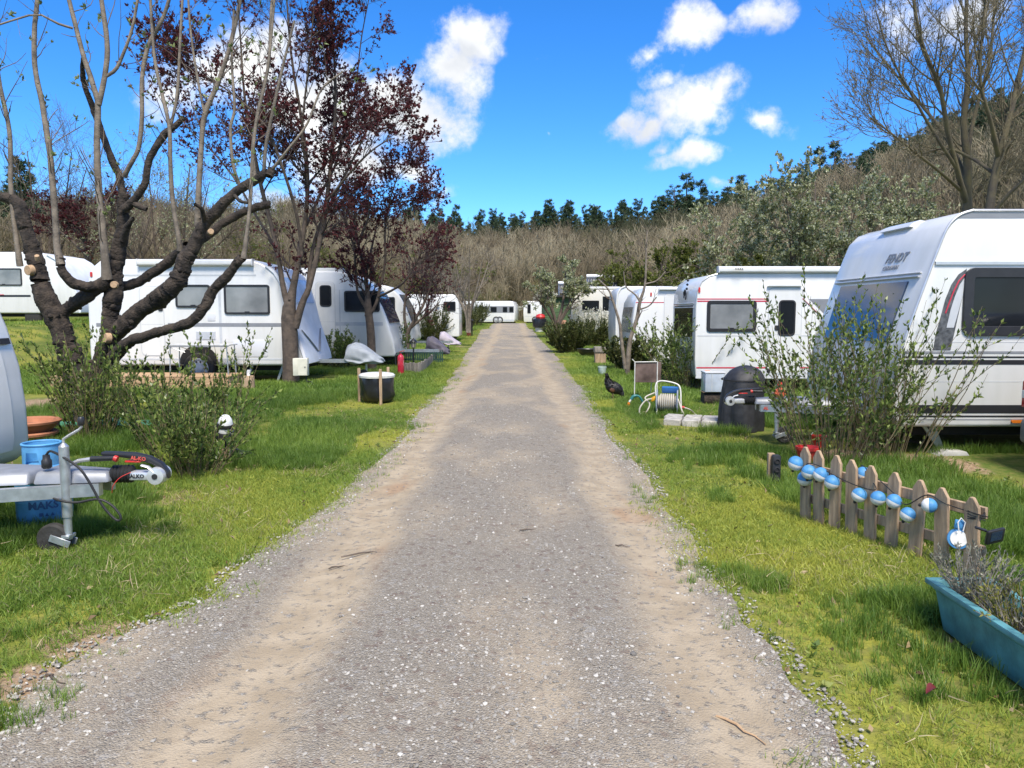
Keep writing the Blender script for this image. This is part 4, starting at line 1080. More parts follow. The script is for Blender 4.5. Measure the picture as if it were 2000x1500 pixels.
def limb(path, d, dd=0.0, rs=1.0):
    """path: (px, py, radius px [, depth offset m])"""
    P = []; R = []
    for p in path:
        Y = d + dd + (p[3] if len(p) > 3 else 0); q = pt(p[0], p[1], Y); P.append(q); R.append(p[2] * rs / FPX * Y)
    return np.array(P), np.array(R)
def tube_obj(limbs, name, mat, parent, K=28, n=10, lump=0.0, seed=0, knots=0):
    rng = np.random.default_rng(seed); parts = []
    for P, R in limbs:
        k = max(8, int(K * min(1.6, np.linalg.norm(np.diff(P, axis=0), axis=1).sum() / 2.0) * (3.0 if lump > .05 else 1)))
        Q, r = poly_resample(P, R, k)
        if lump:
            w = np.convolve(rng.normal(size=k + 14), np.ones(15) / 4.0, 'valid')
            Q = Q + np.stack([np.convolve(rng.normal(size=k + 14), np.ones(15) / 4.0, 'valid') for _ in range(3)], 1) * .12 * r[:, None]
            r = r * (1 + lump * .6 * w).clip(.82, 1.3)
        V, F = tubes(Q[None], r[None], n)
        if lump:
            c = np.repeat(Q, n, 0); nz = (vn3(V, 7.0, 1) - .5) * 4.6 + (vn3(V, 19.0, 2) - .5) * 2.6 + (vn3(V, 48.0, 3) - .5) * 1.6
            V = c + (V - c) * (1 + lump * np.clip(nz, -2.2, 3.5))[:, None]
        parts.append((V, F))
        e = len(V)
        for j in range(int(knots * k)):
            i = rng.integers(1, k - 1); a = rng.normal(size=3); a /= np.linalg.norm(a)
            t = Q[i + 1] - Q[i - 1]; t /= np.linalg.norm(t); a -= a.dot(t) * t; a /= np.linalg.norm(a) + 1e-6
            p0 = Q[i] + a * r[i] * .7; p1 = Q[i] + a * r[i] * rng.uniform(1.05, 1.22)
            pts = np.stack([p0, p0 * .45 + p1 * .55, p1, p1 + (p1 - p0) * .02])[None]; rr = np.array([[.50, .40, .26, .02]]) * r[i] * rng.uniform(.5, 1.0)
            parts.append(tubes(pts, rr, 7))
    V, F = merge(parts)
    return npmesh(name, V, F, mat, parent)

def pruned_tree():
    d = 10.2
    t = thing('pruned_tree', 'dark gnarled pruned tree with cut limbs and tall straight shoots on the left', 'tree', (*gp(165, 832)[:2], 0))
    old = [
        [(165, 850, 33), (165, 800, 29), (158, 750, 30), (138, 700, 31), (110, 630, 28), (80, 565, 24), (66, 510, 21), (52, 445, 17), (38, 402, 15), (0, 385, 13), (-70, 372, 10)],
        [(175, 845, 28, .1), (182, 780, 27, .1), (198, 715, 26, .1), (212, 655, 23), (218, 605, 22), (220, 555, 23), (226, 505, 19), (237, 462, 17), (241, 415, 15), (242, 380, 13)],
        [(112, 625, 18), (140, 598, 18), (175, 572, 18, -.1), (212, 545, 18, -.1)],
        [(212, 550, 15), (175, 562, 14, -.2), (140, 552, 13, -.3), (122, 527, 12, -.35), (117, 505, 11, -.35)],
        [(225, 655, 21), (262, 620, 23, -.1), (300, 588, 24, -.2), (335, 562, 25, -.3), (352, 535, 23, -.3), (366, 500, 20, -.3), (386, 465, 17, -.3), (406, 435, 15, -.3), (432, 404, 14, -.35), (470, 367, 12, -.4), (505, 347, 11, -.4), (524, 335, 10, -.4)],
        [(232, 560, 13, .2), (270, 548, 13, .3), (315, 520, 13, .3), (345, 497, 12, .2), (368, 480, 13, 0)],
        [(222, 700, 18, -.1), (250, 670, 15, -.3), (300, 651, 13, -.5), (342, 641, 13, -.6), (375, 628, 14, -.7), (400, 600, 14, -.7), (416, 572, 14, -.7), (442, 543, 13, -.75), (463, 513, 12, -.8), (476, 503, 11, -.8)],
        [(380, 476, 11, -.2), (420, 447, 11, 0), (460, 423, 10, .1), (500, 407, 10, .1), (528, 399, 9, .1)],
        [(243, 410, 11, -.1), (262, 392, 10, -.15), (283, 358, 9, -.2), (292, 312, 9, -.2), (322, 263, 9, -.2), (345, 243, 8, -.2), (360, 229, 7, -.2)],
        [(258, 394, 8, -.15), (272, 402, 9, -.15), (286, 408, 6, -.15)],
        [(242, 400, 11, .05), (236, 350, 9, .1), (222, 318, 9, .1), (204, 272, 8, .1), (186, 225, 8, .1), (166, 170, 7, .0), (160, 138, 6, -.1), (163, 112, 5, -.2)],
        [(400, 440, 6, -.3), (395, 410, 5, -.5), (380, 398, 4, -.6)], [(455, 378, 5, -.4), (468, 392, 5, -.5), (486, 396, 4, -.6)],
        [(525, 345, 12, -.4), (532, 330, 8, -.4)], [(240, 470, 10, -.1), (250, 440, 8, -.2), (262, 425, 5, -.25)],
    ]
    shoots = [
        [(40, 520, 8), (30, 455, 8), (21, 370, 7.5), (18, 260, 7), (0, 165, 6.5), (-15, 60, 5)],
        [(118, 515, 11, -.35), (111, 475, 10, -.35), (105, 400, 9.5, -.35), (98, 310, 9, -.35), (84, 215, 8, -.35), (68, 135, 7.5, -.35), (67, 60, 7, -.35), (73, 0, 6.5, -.35), (78, -90, 5, -.35)],
        [(207, 545, 13, -.15), (204, 500, 12, -.2), (196, 410, 11, -.2), (190, 300, 10, -.2), (192, 200, 9.5, -.2)],
        [(193, 205, 8.5, -.2), (180, 160, 8, -.2), (164, 110, 7.5, -.2), (148, 50, 7, -.2), (133, -10, 6.5, -.2), (120, -90, 5, -.2)],
        [(193, 205, 8.5, -.2), (205, 145, 8, -.2), (210, 90, 8, -.2), (203, 30, 7, -.2), (194, -30, 6.5, -.2)],
        [(205, 150, 5, -.2), (225, 135, 6, -.2), (240, 105, 5, -.2), (258, 55, 4.5, -.2), (270, -10, 4, -.2)],
        [(243, 345, 7, 0), (258, 315, 7, -.05), (271, 285, 7, -.05), (277, 225, 6.5, -.05), (277, 150, 6.5, -.05), (290, 85, 6.5, -.05), (318, 35, 6, -.05), (335, -20, 5, -.05)],
        [(352, 490, 8, -.2), (348, 460, 7.5, -.25), (338, 400, 7, -.25), (333, 330, 6.5, -.25), (331, 250, 6, -.25), (318, 190, 5.5, -.25), (303, 120, 5, -.25), (296, 40, 4.5, -.25), (292, -40, 4, -.25)],
        [(332, 255, 5, -.2), (345, 190, 5, -.2), (350, 110, 4.5, -.2), (354, 30, 4, -.2), (358, -40, 3.5, -.2)],
        [(386, 440, 9, -.3), (388, 370, 8.5, -.35), (393, 290, 8, -.35), (400, 225, 8, -.35), (425, 165, 7, -.35), (447, 100, 6.5, -.35), (464, 30, 6, -.35), (478, -50, 5, -.35)],
        [(400, 225, 4, -.35), (385, 150, 4, -.3), (372, 60, 3.5, -.3), (366, -30, 3, -.3)],
        [(476, 505, 8, -.8), (480, 470, 6.5, -.8), (488, 400, 6, -.8), (492, 320, 5.5, -.8), (500, 240, 5, -.8), (520, 150, 4.5, -.8), (532, 50, 4, -.8), (538, -40, 3, -.8)],
        [(498, 348, 6.5, -.4), (494, 290, 6, -.4), (505, 215, 5.5, -.4), (524, 130, 5, -.4), (528, 50, 4.5, -.4), (534, -50, 4, -.4)],
        [(515, 340, 6, -.4), (520, 280, 5.5, -.4), (535, 205, 5, -.4), (552, 130, 4, -.4), (575, 40, 3.5, -.4)],
        [(528, 335, 4.5, -.4), (560, 295, 4, -.5), (600, 242, 3.5, -.5), (628, 175, 3, -.5), (670, 140, 2.5, -.5)],
        [(470, 368, 6, -.4), (455, 320, 5, -.5), (450, 250, 5, -.5), (458, 210, 4.5, -.5), (452, 120, 4, -.5), (456, 20, 3.5, -.5)],
        [(142, 55, 4, -.2), (110, 45, 3.5, -.3), (70, 28, 3, -.4), (0, 48, 3, -.5), (-40, 60, 2, -.5)],
    ]
    tr = tube_obj([limb(p, d, rs=.72) for p in old], 'trunk', BARK_D, t, 34, 18, .052, 3, knots=.16)
    sl = [limb(p, d, rs=.60) for p in shoots]
    for k_ in (0, 1, 2, 6, 7, 9, 11, 12): sl[k_][1][0] *= 1.3
    sh = tube_obj(sl, 'shoots', BARK_G, t, 20, 9, .03, 4, knots=.35)
    # crown: fine twigs and first leaves on the shoots
    rng = np.random.default_rng(21)
    S = np.stack([poly_resample(P, R, 12)[0] for P, R in sl]); SR = np.stack([poly_resample(P, R, 12)[1] for P, R in sl])
    A, AR = children(S, SR, 150, .3, 1, (30, 65), (.25, .9), .08, .28, .12, 6, rng); AR = np.minimum(AR, .006)
    B, BR = children(A, AR, 260, .2, 1, (25, 60), (.08, .35), .1, .6, .15, 4, rng); BR = np.minimum(BR, .003)
    tw = merge([tubes(A, AR, 5), tubes(B, BR, 4)])
    pos, dr = along(B, 420, rng, .5, 1)
    pos = np.repeat(pos, 4, 0); dr = np.repeat(dr, 4, 0)
    lv = leaves(pos, dr, rng.uniform(.03, .07, len(pos)), rng, .4, .6, .3)
    c = npmesh('crown', *tw, TWIG, t); npmesh('leaves', *lv, LEAF_YOUNG, c)
    for px, py, rr, dd, nrm in ((54, 528, 9, -.16, (-.4, -1, -.1)), (222, 556, 6, -.26, (.2, -1, 0)), (205, 660, 9, -.2, (-.7, -1, .1)), (412, 452, 5, -.42, (.5, -1, .1)), (72, 500, 4, -.2, (.2, -.6, .8))):
        p = pt(px, py, d + dd); r_ = rr / FPX * d
        MB().lathe([(r_ * 1.15, -.06), (r_ * 1.08, .0), (r_, .006)], p, nrm, 14).build('pruning_cut', CUTWOOD, t)
pruned_tree()

def leafy_tree(name, label, d, limbs, bark, leaf, counts, lens, leaf_n, leaf_size, seed, base_px, leafset=3, trop=.06, twigmat=TWIG, region=None, n1=9, up=.3, wid=.5, jit=.16, trunk_lump=.03, group=None, minr=.003, a1=(25, 55), leaf_t=(.1, 1), rs=1.0, keep0=False):
    rng = np.random.default_rng(seed)
    b = pt(base_px[0], base_px[1], d)
    t = thing(name, label, 'tree', (b[0], d, Hs(b[0], d)), group)
    L = [limb(p, d, rs=1.0 if (keep0 and i == -1) else rs) for i, p in enumerate(limbs)]
    tube_obj(L, 'trunk', bark, t, 16, n1, trunk_lump, seed, knots=.15 if trunk_lump > .02 else 0)
    S = np.stack([poly_resample(P, R, 14)[0] for P, R in L]); SR = np.stack([poly_resample(P, R, 14)[1] for P, R in L])
    SR = np.clip(SR, .008, .05)
    A, AR = children(S, SR, counts[0], .35, 1, a1, lens[0], trop, .5, jit * .6, 8, rng); AR = np.maximum(np.minimum(AR, .022), minr * 1.5)
    B, BR = children(A, AR, counts[1], .15, 1, (25, 60), lens[1], trop, .6, jit, 6, rng); BR = np.maximum(np.minimum(BR, .009), minr)
    C, CR = children(B, BR, counts[2], .15, 1, (20, 60), lens[2], trop, .7, jit, 4, rng); CR = np.maximum(np.minimum(CR, .005), minr * .8)
    cr = npmesh('crown', *merge([tubes(A, AR, 5), tubes(B, BR, 4), tubes(C, CR, 3)]), twigmat, t)
    if leaf_n:
        pos, dr = along(C, leaf_n, rng, *leaf_t)
        if region is not None:
            ok = region(pos, rng); pos, dr = pos[ok], dr[ok]
        pos = np.repeat(pos, leafset, 0); dr = np.repeat(dr, leafset, 0)
        npmesh('leaves', *leaves(pos, dr, rng.uniform(*leaf_size, len(pos)), rng, wid, .8, up), leaf, cr)
    return t
def clumpy(scale, thr, seed):
    def f(pos, rng):
        n = fbm(pos[:, 0] * 1.0 + pos[:, 1] * .7, pos[:, 2] + pos[:, 1] * .4, scale, seed)
        return n + rng.normal(scale=.05, size=len(pos)) > thr
    return f
def plums():
    d = 16.0
    leafy_tree('plum_tree', 'tall purple leaved plum tree with forked trunk and meter box on it', d, [
        [(572, 770, 42), (570, 720, 39), (568, 660, 38), (566, 610, 36), (572, 570, 19), (585, 500, 13), (598, 420, 11), (600, 330, 10), (588, 230, 8), (570, 120, 6), (560, 0, 4), (558, -80, 2)],
        [(575, 640, 20), (590, 590, 17), (603, 560, 14), (622, 480, 12), (636, 400, 11), (648, 300, 9), (655, 190, 7), (650, 80, 5), (640, -40, 3)],
        [(566, 610, 18), (552, 560, 13), (545, 510, 11), (530, 440, 10), (512, 370, 9), (495, 290, 8), (478, 190, 6), (470, 80, 4), (462, -40, 3)],
        [(600, 560, 9, .3), (608, 500, 9, .4), (625, 440, 8, .6), (670, 350, 7, .9), (705, 280, 5, 1.2), (735, 215, 4, 1.4), (755, 200, 2, 1.5)],
        [(590, 500, 8, -.2), (582, 430, 8, -.4), (560, 350, 7, -.7), (520, 250, 6, -1), (450, 180, 4, -1.3), (380, 140, 3, -1.5), (320, 120, 2, -1.6)],
        [(545, 510, 7, .3), (530, 470, 6, .6), (500, 420, 6, .9), (460, 350, 5, 1.2), (410, 290, 3, 1.4), (380, 260, 2, 1.4)],
        [(598, 440, 7, .4), (625, 380, 7, .8), (655, 320, 6, 1.2), (690, 200, 4, 1.5), (705, 80, 3, 1.6), (720, 0, 2, 1.6)],
        [(600, 330, 7, -.3), (590, 260, 6, -.6), (600, 150, 5, -.8), (610, 50, 4, -1), (615, -40, 2, -1)],
        [(640, 390, 6, -.3), (690, 330, 5, -.6), (725, 295, 4, -.9), (755, 275, 3, -1), (770, 270, 2, -1)]],
        BARK_B, LEAF_PLUM, (150, 1000, 4600), ((.6, 1.5), (.35, .9), (.15, .5)), 15500, (.045, .085), 31, (570, 755), leafset=3, region=clumpy(.9, .36, 61), trop=.07, rs=.40, twigmat=pm('plum_twig', (.055, .038, .034), .8, var=.3))
    d = 19.6
    leafy_tree('plum_tree', 'smaller purple leaved plum tree in front of the second left caravan', d, [
        [(727, 730, 23), (725, 680, 21), (722, 640, 21), (718, 600, 20), (717, 570, 12), (712, 530, 9), (700, 480, 7), (690, 430, 6), (680, 380, 5), (670, 330, 3)],
        [(722, 610, 10), (700, 575, 7), (695, 530, 6), (690, 480, 5), (672, 430, 4), (655, 400, 3)],
        [(722, 615, 10), (735, 590, 8), (742, 560, 7), (752, 510, 6), (752, 450, 5), (760, 400, 4), (775, 350, 3), (790, 330, 2)],
        [(738, 580, 7), (765, 567, 6, -.3), (790, 550, 5, -.6), (815, 510, 4, -.8), (825, 490, 3, -1), (832, 480, 2, -1)],
        [(715, 540, 6), (730, 470, 5, .5), (745, 420, 4, .8), (785, 395, 3, 1), (815, 390, 2, 1.2)],
        [(700, 480, 5), (720, 420, 4, -.5), (720, 370, 3, -.8), (735, 330, 2, -.9)]],
        BARK_B, LEAF_PLUM, (90, 560, 2500), ((.5, 1.4), (.3, .8), (.15, .45)), 6000, (.05, .09), 33, (727, 727), leafset=3, region=clumpy(.8, .36, 65), rs=.38, twigmat=MATS['plum_twig'])
    d = 25.6
    leafy_tree('plum_tree', 'low plum sapling with forked bare stems beside the covered hitches', d, [
        [(795, 700, 9), (797, 655, 8), (805, 635, 6), (825, 600, 5), (840, 560, 4), (845, 520, 3), (860, 480, 2)],
        [(797, 655, 7), (790, 620, 5), (792, 580, 4), (800, 540, 3), (800, 500, 2)],
        [(803, 640, 5), (820, 625, 4), (840, 610, 4), (858, 590, 2)]],
        BARK_B, LEAF_PLUM, (36, 180, 700), ((.6, 1.6), (.3, .8), (.15, .4)), 900, (.05, .09), 35, (795, 690), region=clumpy(.8, .46, 66), rs=.55, twigmat=MATS['plum_twig'], minr=.004)
    leafy_tree('plum_tree', 'distant purple leaved plum behind the pruned tree on the left bank', 34, [
        [(175, 560, 9), (172, 520, 8), (165, 470, 6), (150, 420, 4), (135, 390, 2)], [(172, 520, 6), (190, 470, 5), (215, 430, 3), (235, 405, 2)], [(170, 500, 5), (140, 470, 4), (115, 450, 2), (100, 445, 2)]],
        BARK_B, LEAF_PLUM, (60, 300, 900), ((.8, 2), (.4, 1), (.2, .5)), 2600, (.08, .14), 36, (175, 560), region=clumpy(.6, .40, 67), rs=.6, twigmat=MATS['plum_twig'], minr=.006)
plums()

def bare_and_spring():
    # big budding tree above the right-hand caravans
    d = 21
    leafy_tree('budding_tree', 'tall bare tree with mossy trunk and fine budding twigs at upper right', d, [
        [(1885, 640, 16), (1888, 520, 15), (1888, 420, 14), (1890, 330, 12), (1882, 240, 10), (1890, 150, 8), (1885, 60, 6), (1890, -40, 5), (1895, -150, 3)],
        [(1888, 400, 10), (1870, 330, 8, -.5), (1850, 250, 7, -.9), (1835, 170, 6, -1.2), (1800, 80, 5, -1.5), (1780, -30, 4, -1.7), (1770, -120, 2, -1.7)],
        [(1886, 350, 8), (1860, 290, 6, .5), (1820, 230, 5, 1), (1770, 170, 4, 1.4), (1720, 110, 3, 1.7), (1690, 70, 2, 1.8)],
        [(1890, 300, 7), (1905, 220, 6, .4), (1930, 130, 5, .7), (1940, 40, 4, 1), (1945, -60, 3, 1)],
        [(1885, 380, 7), (1840, 340, 5, -.8), (1790, 300, 4, -1.4), (1740, 260, 3, -1.8), (1700, 230, 2, -2)],
        [(1870, 330, 6, -.5), (1830, 270, 5, -.9), (1790, 200, 4, -1.2), (1740, 110, 3, -1.5), (1710, 20, 2, -1.6)]],
        BARK_M, BUD, (120, 640, 2500), ((.9, 2.6), (.5, 1.3), (.2, .6)), 4200, (.03, .06), 41, (1885, 640), leafset=2, trop=.10, jit=.14, twigmat=pm('twig_olive', (.15, .125, .075), .8, var=.3), minr=.0045, a1=(20, 50), rs=.6)
    leafy_tree('budding_tree', 'leaning bare tree with mossy trunk cut by the right edge', 20, [
        [(1905, 640, 15), (1920, 520, 14), (1930, 420, 13), (1945, 330, 12), (1965, 250, 10), (1985, 170, 8), (2005, 80, 6), (2020, -60, 4)],
        [(1950, 310, 8), (1935, 240, 6, -.5), (1915, 160, 5, -.9), (1920, 60, 4, -1), (1930, -60, 3, -1)],
        [(1965, 250, 8), (2000, 200, 6, .4), (2050, 120, 5, .8), (2090, 0, 4, 1)],
        [(1930, 430, 7), (1970, 380, 6, -.4), (2010, 340, 5, -.7), (2060, 260, 4, -1), (2090, 150, 2, -1)],
        [(1945, 340, 6), (1900, 310, 5, .6), (1850, 290, 4, 1), (1800, 300, 2, 1.3)]],
        BARK_M, BUD, (90, 480, 1900), ((.9, 2.4), (.5, 1.2), (.2, .6)), 3600, (.03, .06), 42, (1905, 640), leafset=2, trop=.10, jit=.14, twigmat=MATS['twig_olive'], minr=.0045, a1=(20, 50), rs=.6)
    def pear(label, d, cx, base_py, top, w, seed, n=5200, leaf=LEAF_PEAR, name='pear_tree', size=(.05, .10), thr=.40, cnt=(80, 450, 1700), stems=6):
        rng = np.random.default_rng(seed); L = []
        sz = (base_py - top) / FPX * d
        for k in range(stems):
            a = (k / (stems - 1) - .5) * 2 + rng.normal(scale=.12); dep = rng.normal(scale=.22) * sz
            x1 = cx + a * w * .30; x2 = cx + a * w * .48; tp = top + (abs(a) ** 1.6) * (base_py - top) * .42
            m = base_py - (base_py - top) * .45
            r0 = 4.5 if k == stems // 2 else 3.2
            L.append([(cx + a * 4, base_py, r0), (cx + a * 8, base_py - (base_py - top) * .2, r0 * .85, dep * .1), (x1, m, r0 * .6, dep * .5), ((x1 + x2) / 2, (m + tp) / 2, r0 * .4, dep * .8), (x2, tp, r0 * .2, dep)])
        return leafy_tree(name, label, d, L, BARK_B, leaf, cnt, ((.16 * sz, .36 * sz), (.08 * sz, .2 * sz), (.04 * sz, .1 * sz)), n, size, seed, (cx, base_py), leafset=3, region=clumpy(.7, thr, seed), trop=.05, minr=.0045, jit=.2, trunk_lump=.01)
    pear('pale blossoming pear tree behind the second right caravan', 27, 1575, 700, 350, 360, 51, 15000, size=(.07, .13), thr=.34)
    pear('pear tree in pale leaf between the right caravans and the tall bare tree', 30, 1740, 690, 400, 340, 52, 15000, size=(.07, .14), thr=.34)
    pear('loose pale pear tree standing in front of the green shed', 44, 1088, 655, 520, 100, 53, 4500, size=(.09, .16), cnt=(40, 220, 800), thr=.40)
    pear('spring green shrub tree low behind the second right caravan', 40, 1390, 640, 470, 260, 54, 10000, LEAF_YG, 'spring_tree', (.08, .15), .36)
    pear('yellow green shrub tree behind the solar heater', 52, 1260, 640, 490, 200, 55, 7000, LEAF_YG, 'spring_tree', (.10, .18), .40)
    pear('yellow green young tree behind the low plum on the left', 46, 830, 650, 470, 190, 56, 5000, LEAF_YG, 'spring_tree', (.08, .15), .45)
    pear('white blossoming bush left of the far small caravan', 84, 1075, 640, 575, 120, 57, 5000, PETAL, 'blossom_tree', (.14, .26), .40, (40, 220, 800))
    pear('greenish willow tree with pale catkins behind the left caravan', 36, 330, 640, 300, 300, 58, 4200, LEAF_PEAR, 'willow_tree', (.05, .10), .47, (90, 600, 2400))
    pear('greenish thicket tree above the roof of the left caravan', 40, 520, 640, 440, 240, 59, 3600, LEAF_YG, 'willow_tree', (.06, .12), .45)
    def bare(label, d, cx, base_py, top, w, seed, cnt=(50, 300, 1200), mat=BARK_B, tw=TWIG, r0=3.5, name='bare_tree'):
        rng = np.random.default_rng(seed); L = []; sz = (base_py - top) / FPX * d
        for k in range(5):
            a = (k / 4 - .5) * 2 + rng.normal(scale=.15); dep = rng.normal(scale=.15) * sz
            tp = top + abs(a) * (base_py - top) * .22
            L.append([(cx + a * 2, base_py, r0), (cx + a * 6, base_py - (base_py - top) * .25, r0 * .8, dep * .1), (cx + a * w * .28, base_py - (base_py - top) * .55, r0 * .5, dep * .5), (cx + a * w * .45, tp, r0 * .2, dep)])
        return leafy_tree(name, label, d, L, mat, None, cnt, ((.15 * sz, .4 * sz), (.08 * sz, .22 * sz), (.04 * sz, .12 * sz)), 0, (.1, .2), seed, (cx, base_py), trop=.06, minr=.005, jit=.18, trunk_lump=.01, twigmat=tw)
    GREYT = pm('twig_grey', (.20, .17, .13), .8, var=.25)
    bare('bare grey brown tree behind the pruned tree shoots, far left', 38, 95, 640, 250, 180, 71)
    bare('thin bare tree left of the willow, above the left caravan roof', 42, 250, 620, 330, 180, 72)
    bare('bare forked tree beside the broom bushes on the left verge', 34, 915, 650, 480, 110, 73, (26, 140, 480), BARK_G, GREYT, 3)
    bare('slender bare tree left of the far window band caravan', 40, 885, 655, 500, 80, 74, (22, 120, 420), BARK_G, GREYT, 2.5)
    # the bare sapling standing before the right row
    d = 18
    leafy_tree('bare_sapling', 'bare grey sapling with forked stem in front of the right hand caravans', d, [
        [(1225, 740, 9), (1228, 690, 9), (1232, 660, 8), (1245, 620, 7), (1250, 590, 6), (1260, 555, 4), (1262, 500, 3), (1264, 450, 2)],
        [(1222, 720, 7), (1214, 660, 6), (1210, 630, 5), (1198, 590, 4), (1188, 565, 3), (1168, 545, 2)],
        [(1250, 590, 4), (1240, 575, 3), (1222, 560, 2), (1218, 530, 1.5)], [(1248, 605, 3), (1268, 597, 2.4), (1282, 580, 2)], [(1260, 555, 3), (1283, 548, 2.4), (1300, 530, 1.6)]],
        BARK_G, None, (16, 30, 40), ((.3, .8), (.15, .45), (.1, .2)), 0, (.1, .2), 75, (1225, 738), minr=.003, rs=.55)
bare_and_spring()

# ------------------------------------------------------------------ pines on the ridge
ORD = ['first', 'second', 'third', 'fourth', 'fifth', 'sixth', 'seventh', 'eighth', 'ninth', 'tenth', 'eleventh', 'twelfth', 'thirteenth', 'fourteenth', 'fifteenth', 'sixteenth', 'seventeenth', 'eighteenth', 'nineteenth', 'twentieth',
       'twenty-first', 'twenty-second', 'twenty-third', 'twenty-fourth', 'twenty-fifth', 'twenty-sixth', 'twenty-seventh', 'twenty-eighth', 'twenty-ninth', 'thirtieth', 'thirty-first', 'thirty-second', 'thirty-third', 'thirty-fourth', 'thirty-fifth', 'thirty-sixth', 'thirty-seventh', 'thirty-eighth', 'thirty-ninth', 'fortieth', 'forty-first', 'forty-second', 'forty-third', 'forty-fourth']
def pine_meshes(seed, dens, conic):
    rng = np.random.default_rng(seed); Hh = 10.0
    tp = np.array([[0, 0, 0], [.08, .05, 3], [.0, .1, 6.5], [.05, 0, 10.]]); Q, r = poly_resample(tp, [.20, .15, .09, .02], 12)
    tv = tubes(Q[None], r[None], 7)
    n = dens; zz = rng.uniform(.15, 1, n) ** .8 * Hh; az = rng.uniform(0, 6.283, n)
    ln = (1.0 - zz / Hh) ** (.75 if conic else .5) * (2.3 if conic else 2.5) * rng.uniform(.5, 1.1, n) + .3
    P = np.zeros((n, 5, 3)); P[:, 0] = np.stack([np.interp(zz, Q[:, 2], Q[:, 0]), np.interp(zz, Q[:, 2], Q[:, 1]), zz], 1)
    dirv = np.stack([np.cos(az), np.sin(az), rng.uniform(-.1, .55, n)], 1)
    for j in range(1, 5):
        dirv[:, 2] += .06; P[:, j] = P[:, j - 1] + dirv * (ln / 4)[:, None]
    bv = tubes(P, np.linspace(.05, .015, 5)[None].repeat(n, 0), 4)
    pos, dr = along(P, n * 16, rng, .3, 1); pos = pos + rng.normal(scale=.12, size=pos.shape)
    pos = np.repeat(pos, 6, 0); dr = np.repeat(dr, 6, 0)
    lv = leaves(pos, dr, rng.uniform(.26, .5, len(pos)), rng, .22, .9, .25)
    def me(nm, VF, m):
        o = proto(nm, VF[0], VF[1], m); return o.data
    return me('pine_trunk', merge([tv, bv]), BARK_B), me('pine_crown', lv, NEEDLE)
def pines():
    kinds = [pine_meshes(81, 60, True), pine_meshes(82, 46, False), pine_meshes(83, 75, True)]
    tops = [(40, 330, 60), (795, 440, 1), (820, 425, 0), (848, 437, 1), (892, 408, 0), (915, 446, 1), (932, 428, 0), (962, 415, 1), (985, 440, 0), (1005, 432, 2), (1022, 437, 1), (1050, 418, 2), (1072, 396, 2), (1090, 420, 1),
            (1113, 399, 0), (1140, 440, 1), (1165, 408, 2), (1188, 430, 1), (1218, 402, 0), (1245, 396, 1), (1268, 420, 0), (1292, 388, 2), (1318, 372, 1), (1340, 350, 0), (1368, 362, 0), (1395, 382, 1), (1420, 372, 2), (1448, 350, 2), (1470, 372, 1),
            (1500, 380, 0), (1530, 352, 1), (1568, 330, 1), (1600, 300, 0), (1630, 288, 0), (1655, 310, 1), (1690, 300, 2), (1720, 320, 1), (1752, 300, 1), (1790, 270, 2), (1830, 240, 1), (1900, 200, 0), (1955, 180, 2)]
    rng = np.random.default_rng(85)
    for i, (px, py, k) in enumerate(tops):
        u = (px - 1000) / FPX
        if k == 60:
            D = 60; lab = 'dark conifer behind the bare twigs at the far left edge'; kk = 2
        else:
            R = float(ridge(np.array(u))[0]); D = R - 4 + rng.uniform(-6, 3); kk = k
            lab = 'dark pine on the hill skyline, %s from the left in the long row' % ORD[i - 1]
        p = pt(px, py, D); z0 = Hs(p[0], D); h = max(4.5, (p[2] - z0) * 1.08)
        t = thing('pine_tree', lab, 'tree', (p[0], D, z0 - .1), 'pines along the hill skyline')
        for nm, me in zip(('trunk', 'crown'), kinds[kk]):
            o = link(nm, me, t)
        s = h / 10.0; t.scale = (s * rng.uniform(.95, 1.4), s * rng.uniform(.95, 1.4), s); t.rotation_euler.z = rng.uniform(0, 6.28)
pines()
def pine_belt():
    rng = np.random.default_rng(88); pr = []
    for k, (sd, dn) in enumerate(((86, 44), (87, 40))):
        tm, cm = pine_meshes(sd, dn, True)
        pr += [bpy.data.objects.new('belt_pine%d' % k, cm)]
    px = rng.uniform(770, 2150, 520); u = (px - 1000) / FPX; R, F, Z = ridge(u); y = R + rng.uniform(-9, 9, 520); x = u * y
    u2 = (rng.uniform(1420, 2200, 170) - 1000) / FPX; R2, F2, _ = ridge(u2); y2 = F2 + (R2 - F2) * rng.uniform(.45, 1.0, 170)
    x = np.concatenate([x, u2 * y2]); y = np.concatenate([y, y2])
    s = rng.uniform(.42, .85, 690)[:, None] * np.array([1.0, 1.0, 1.0])
    scatter('ridge_pine_belt', 'dark belt of lower pines behind the skyline row', 'woodland', np.stack([x, y, H(x, y) - .1], 1), s, rng.random(690), pr, tilt=.05, rng=rng)
pine_belt()

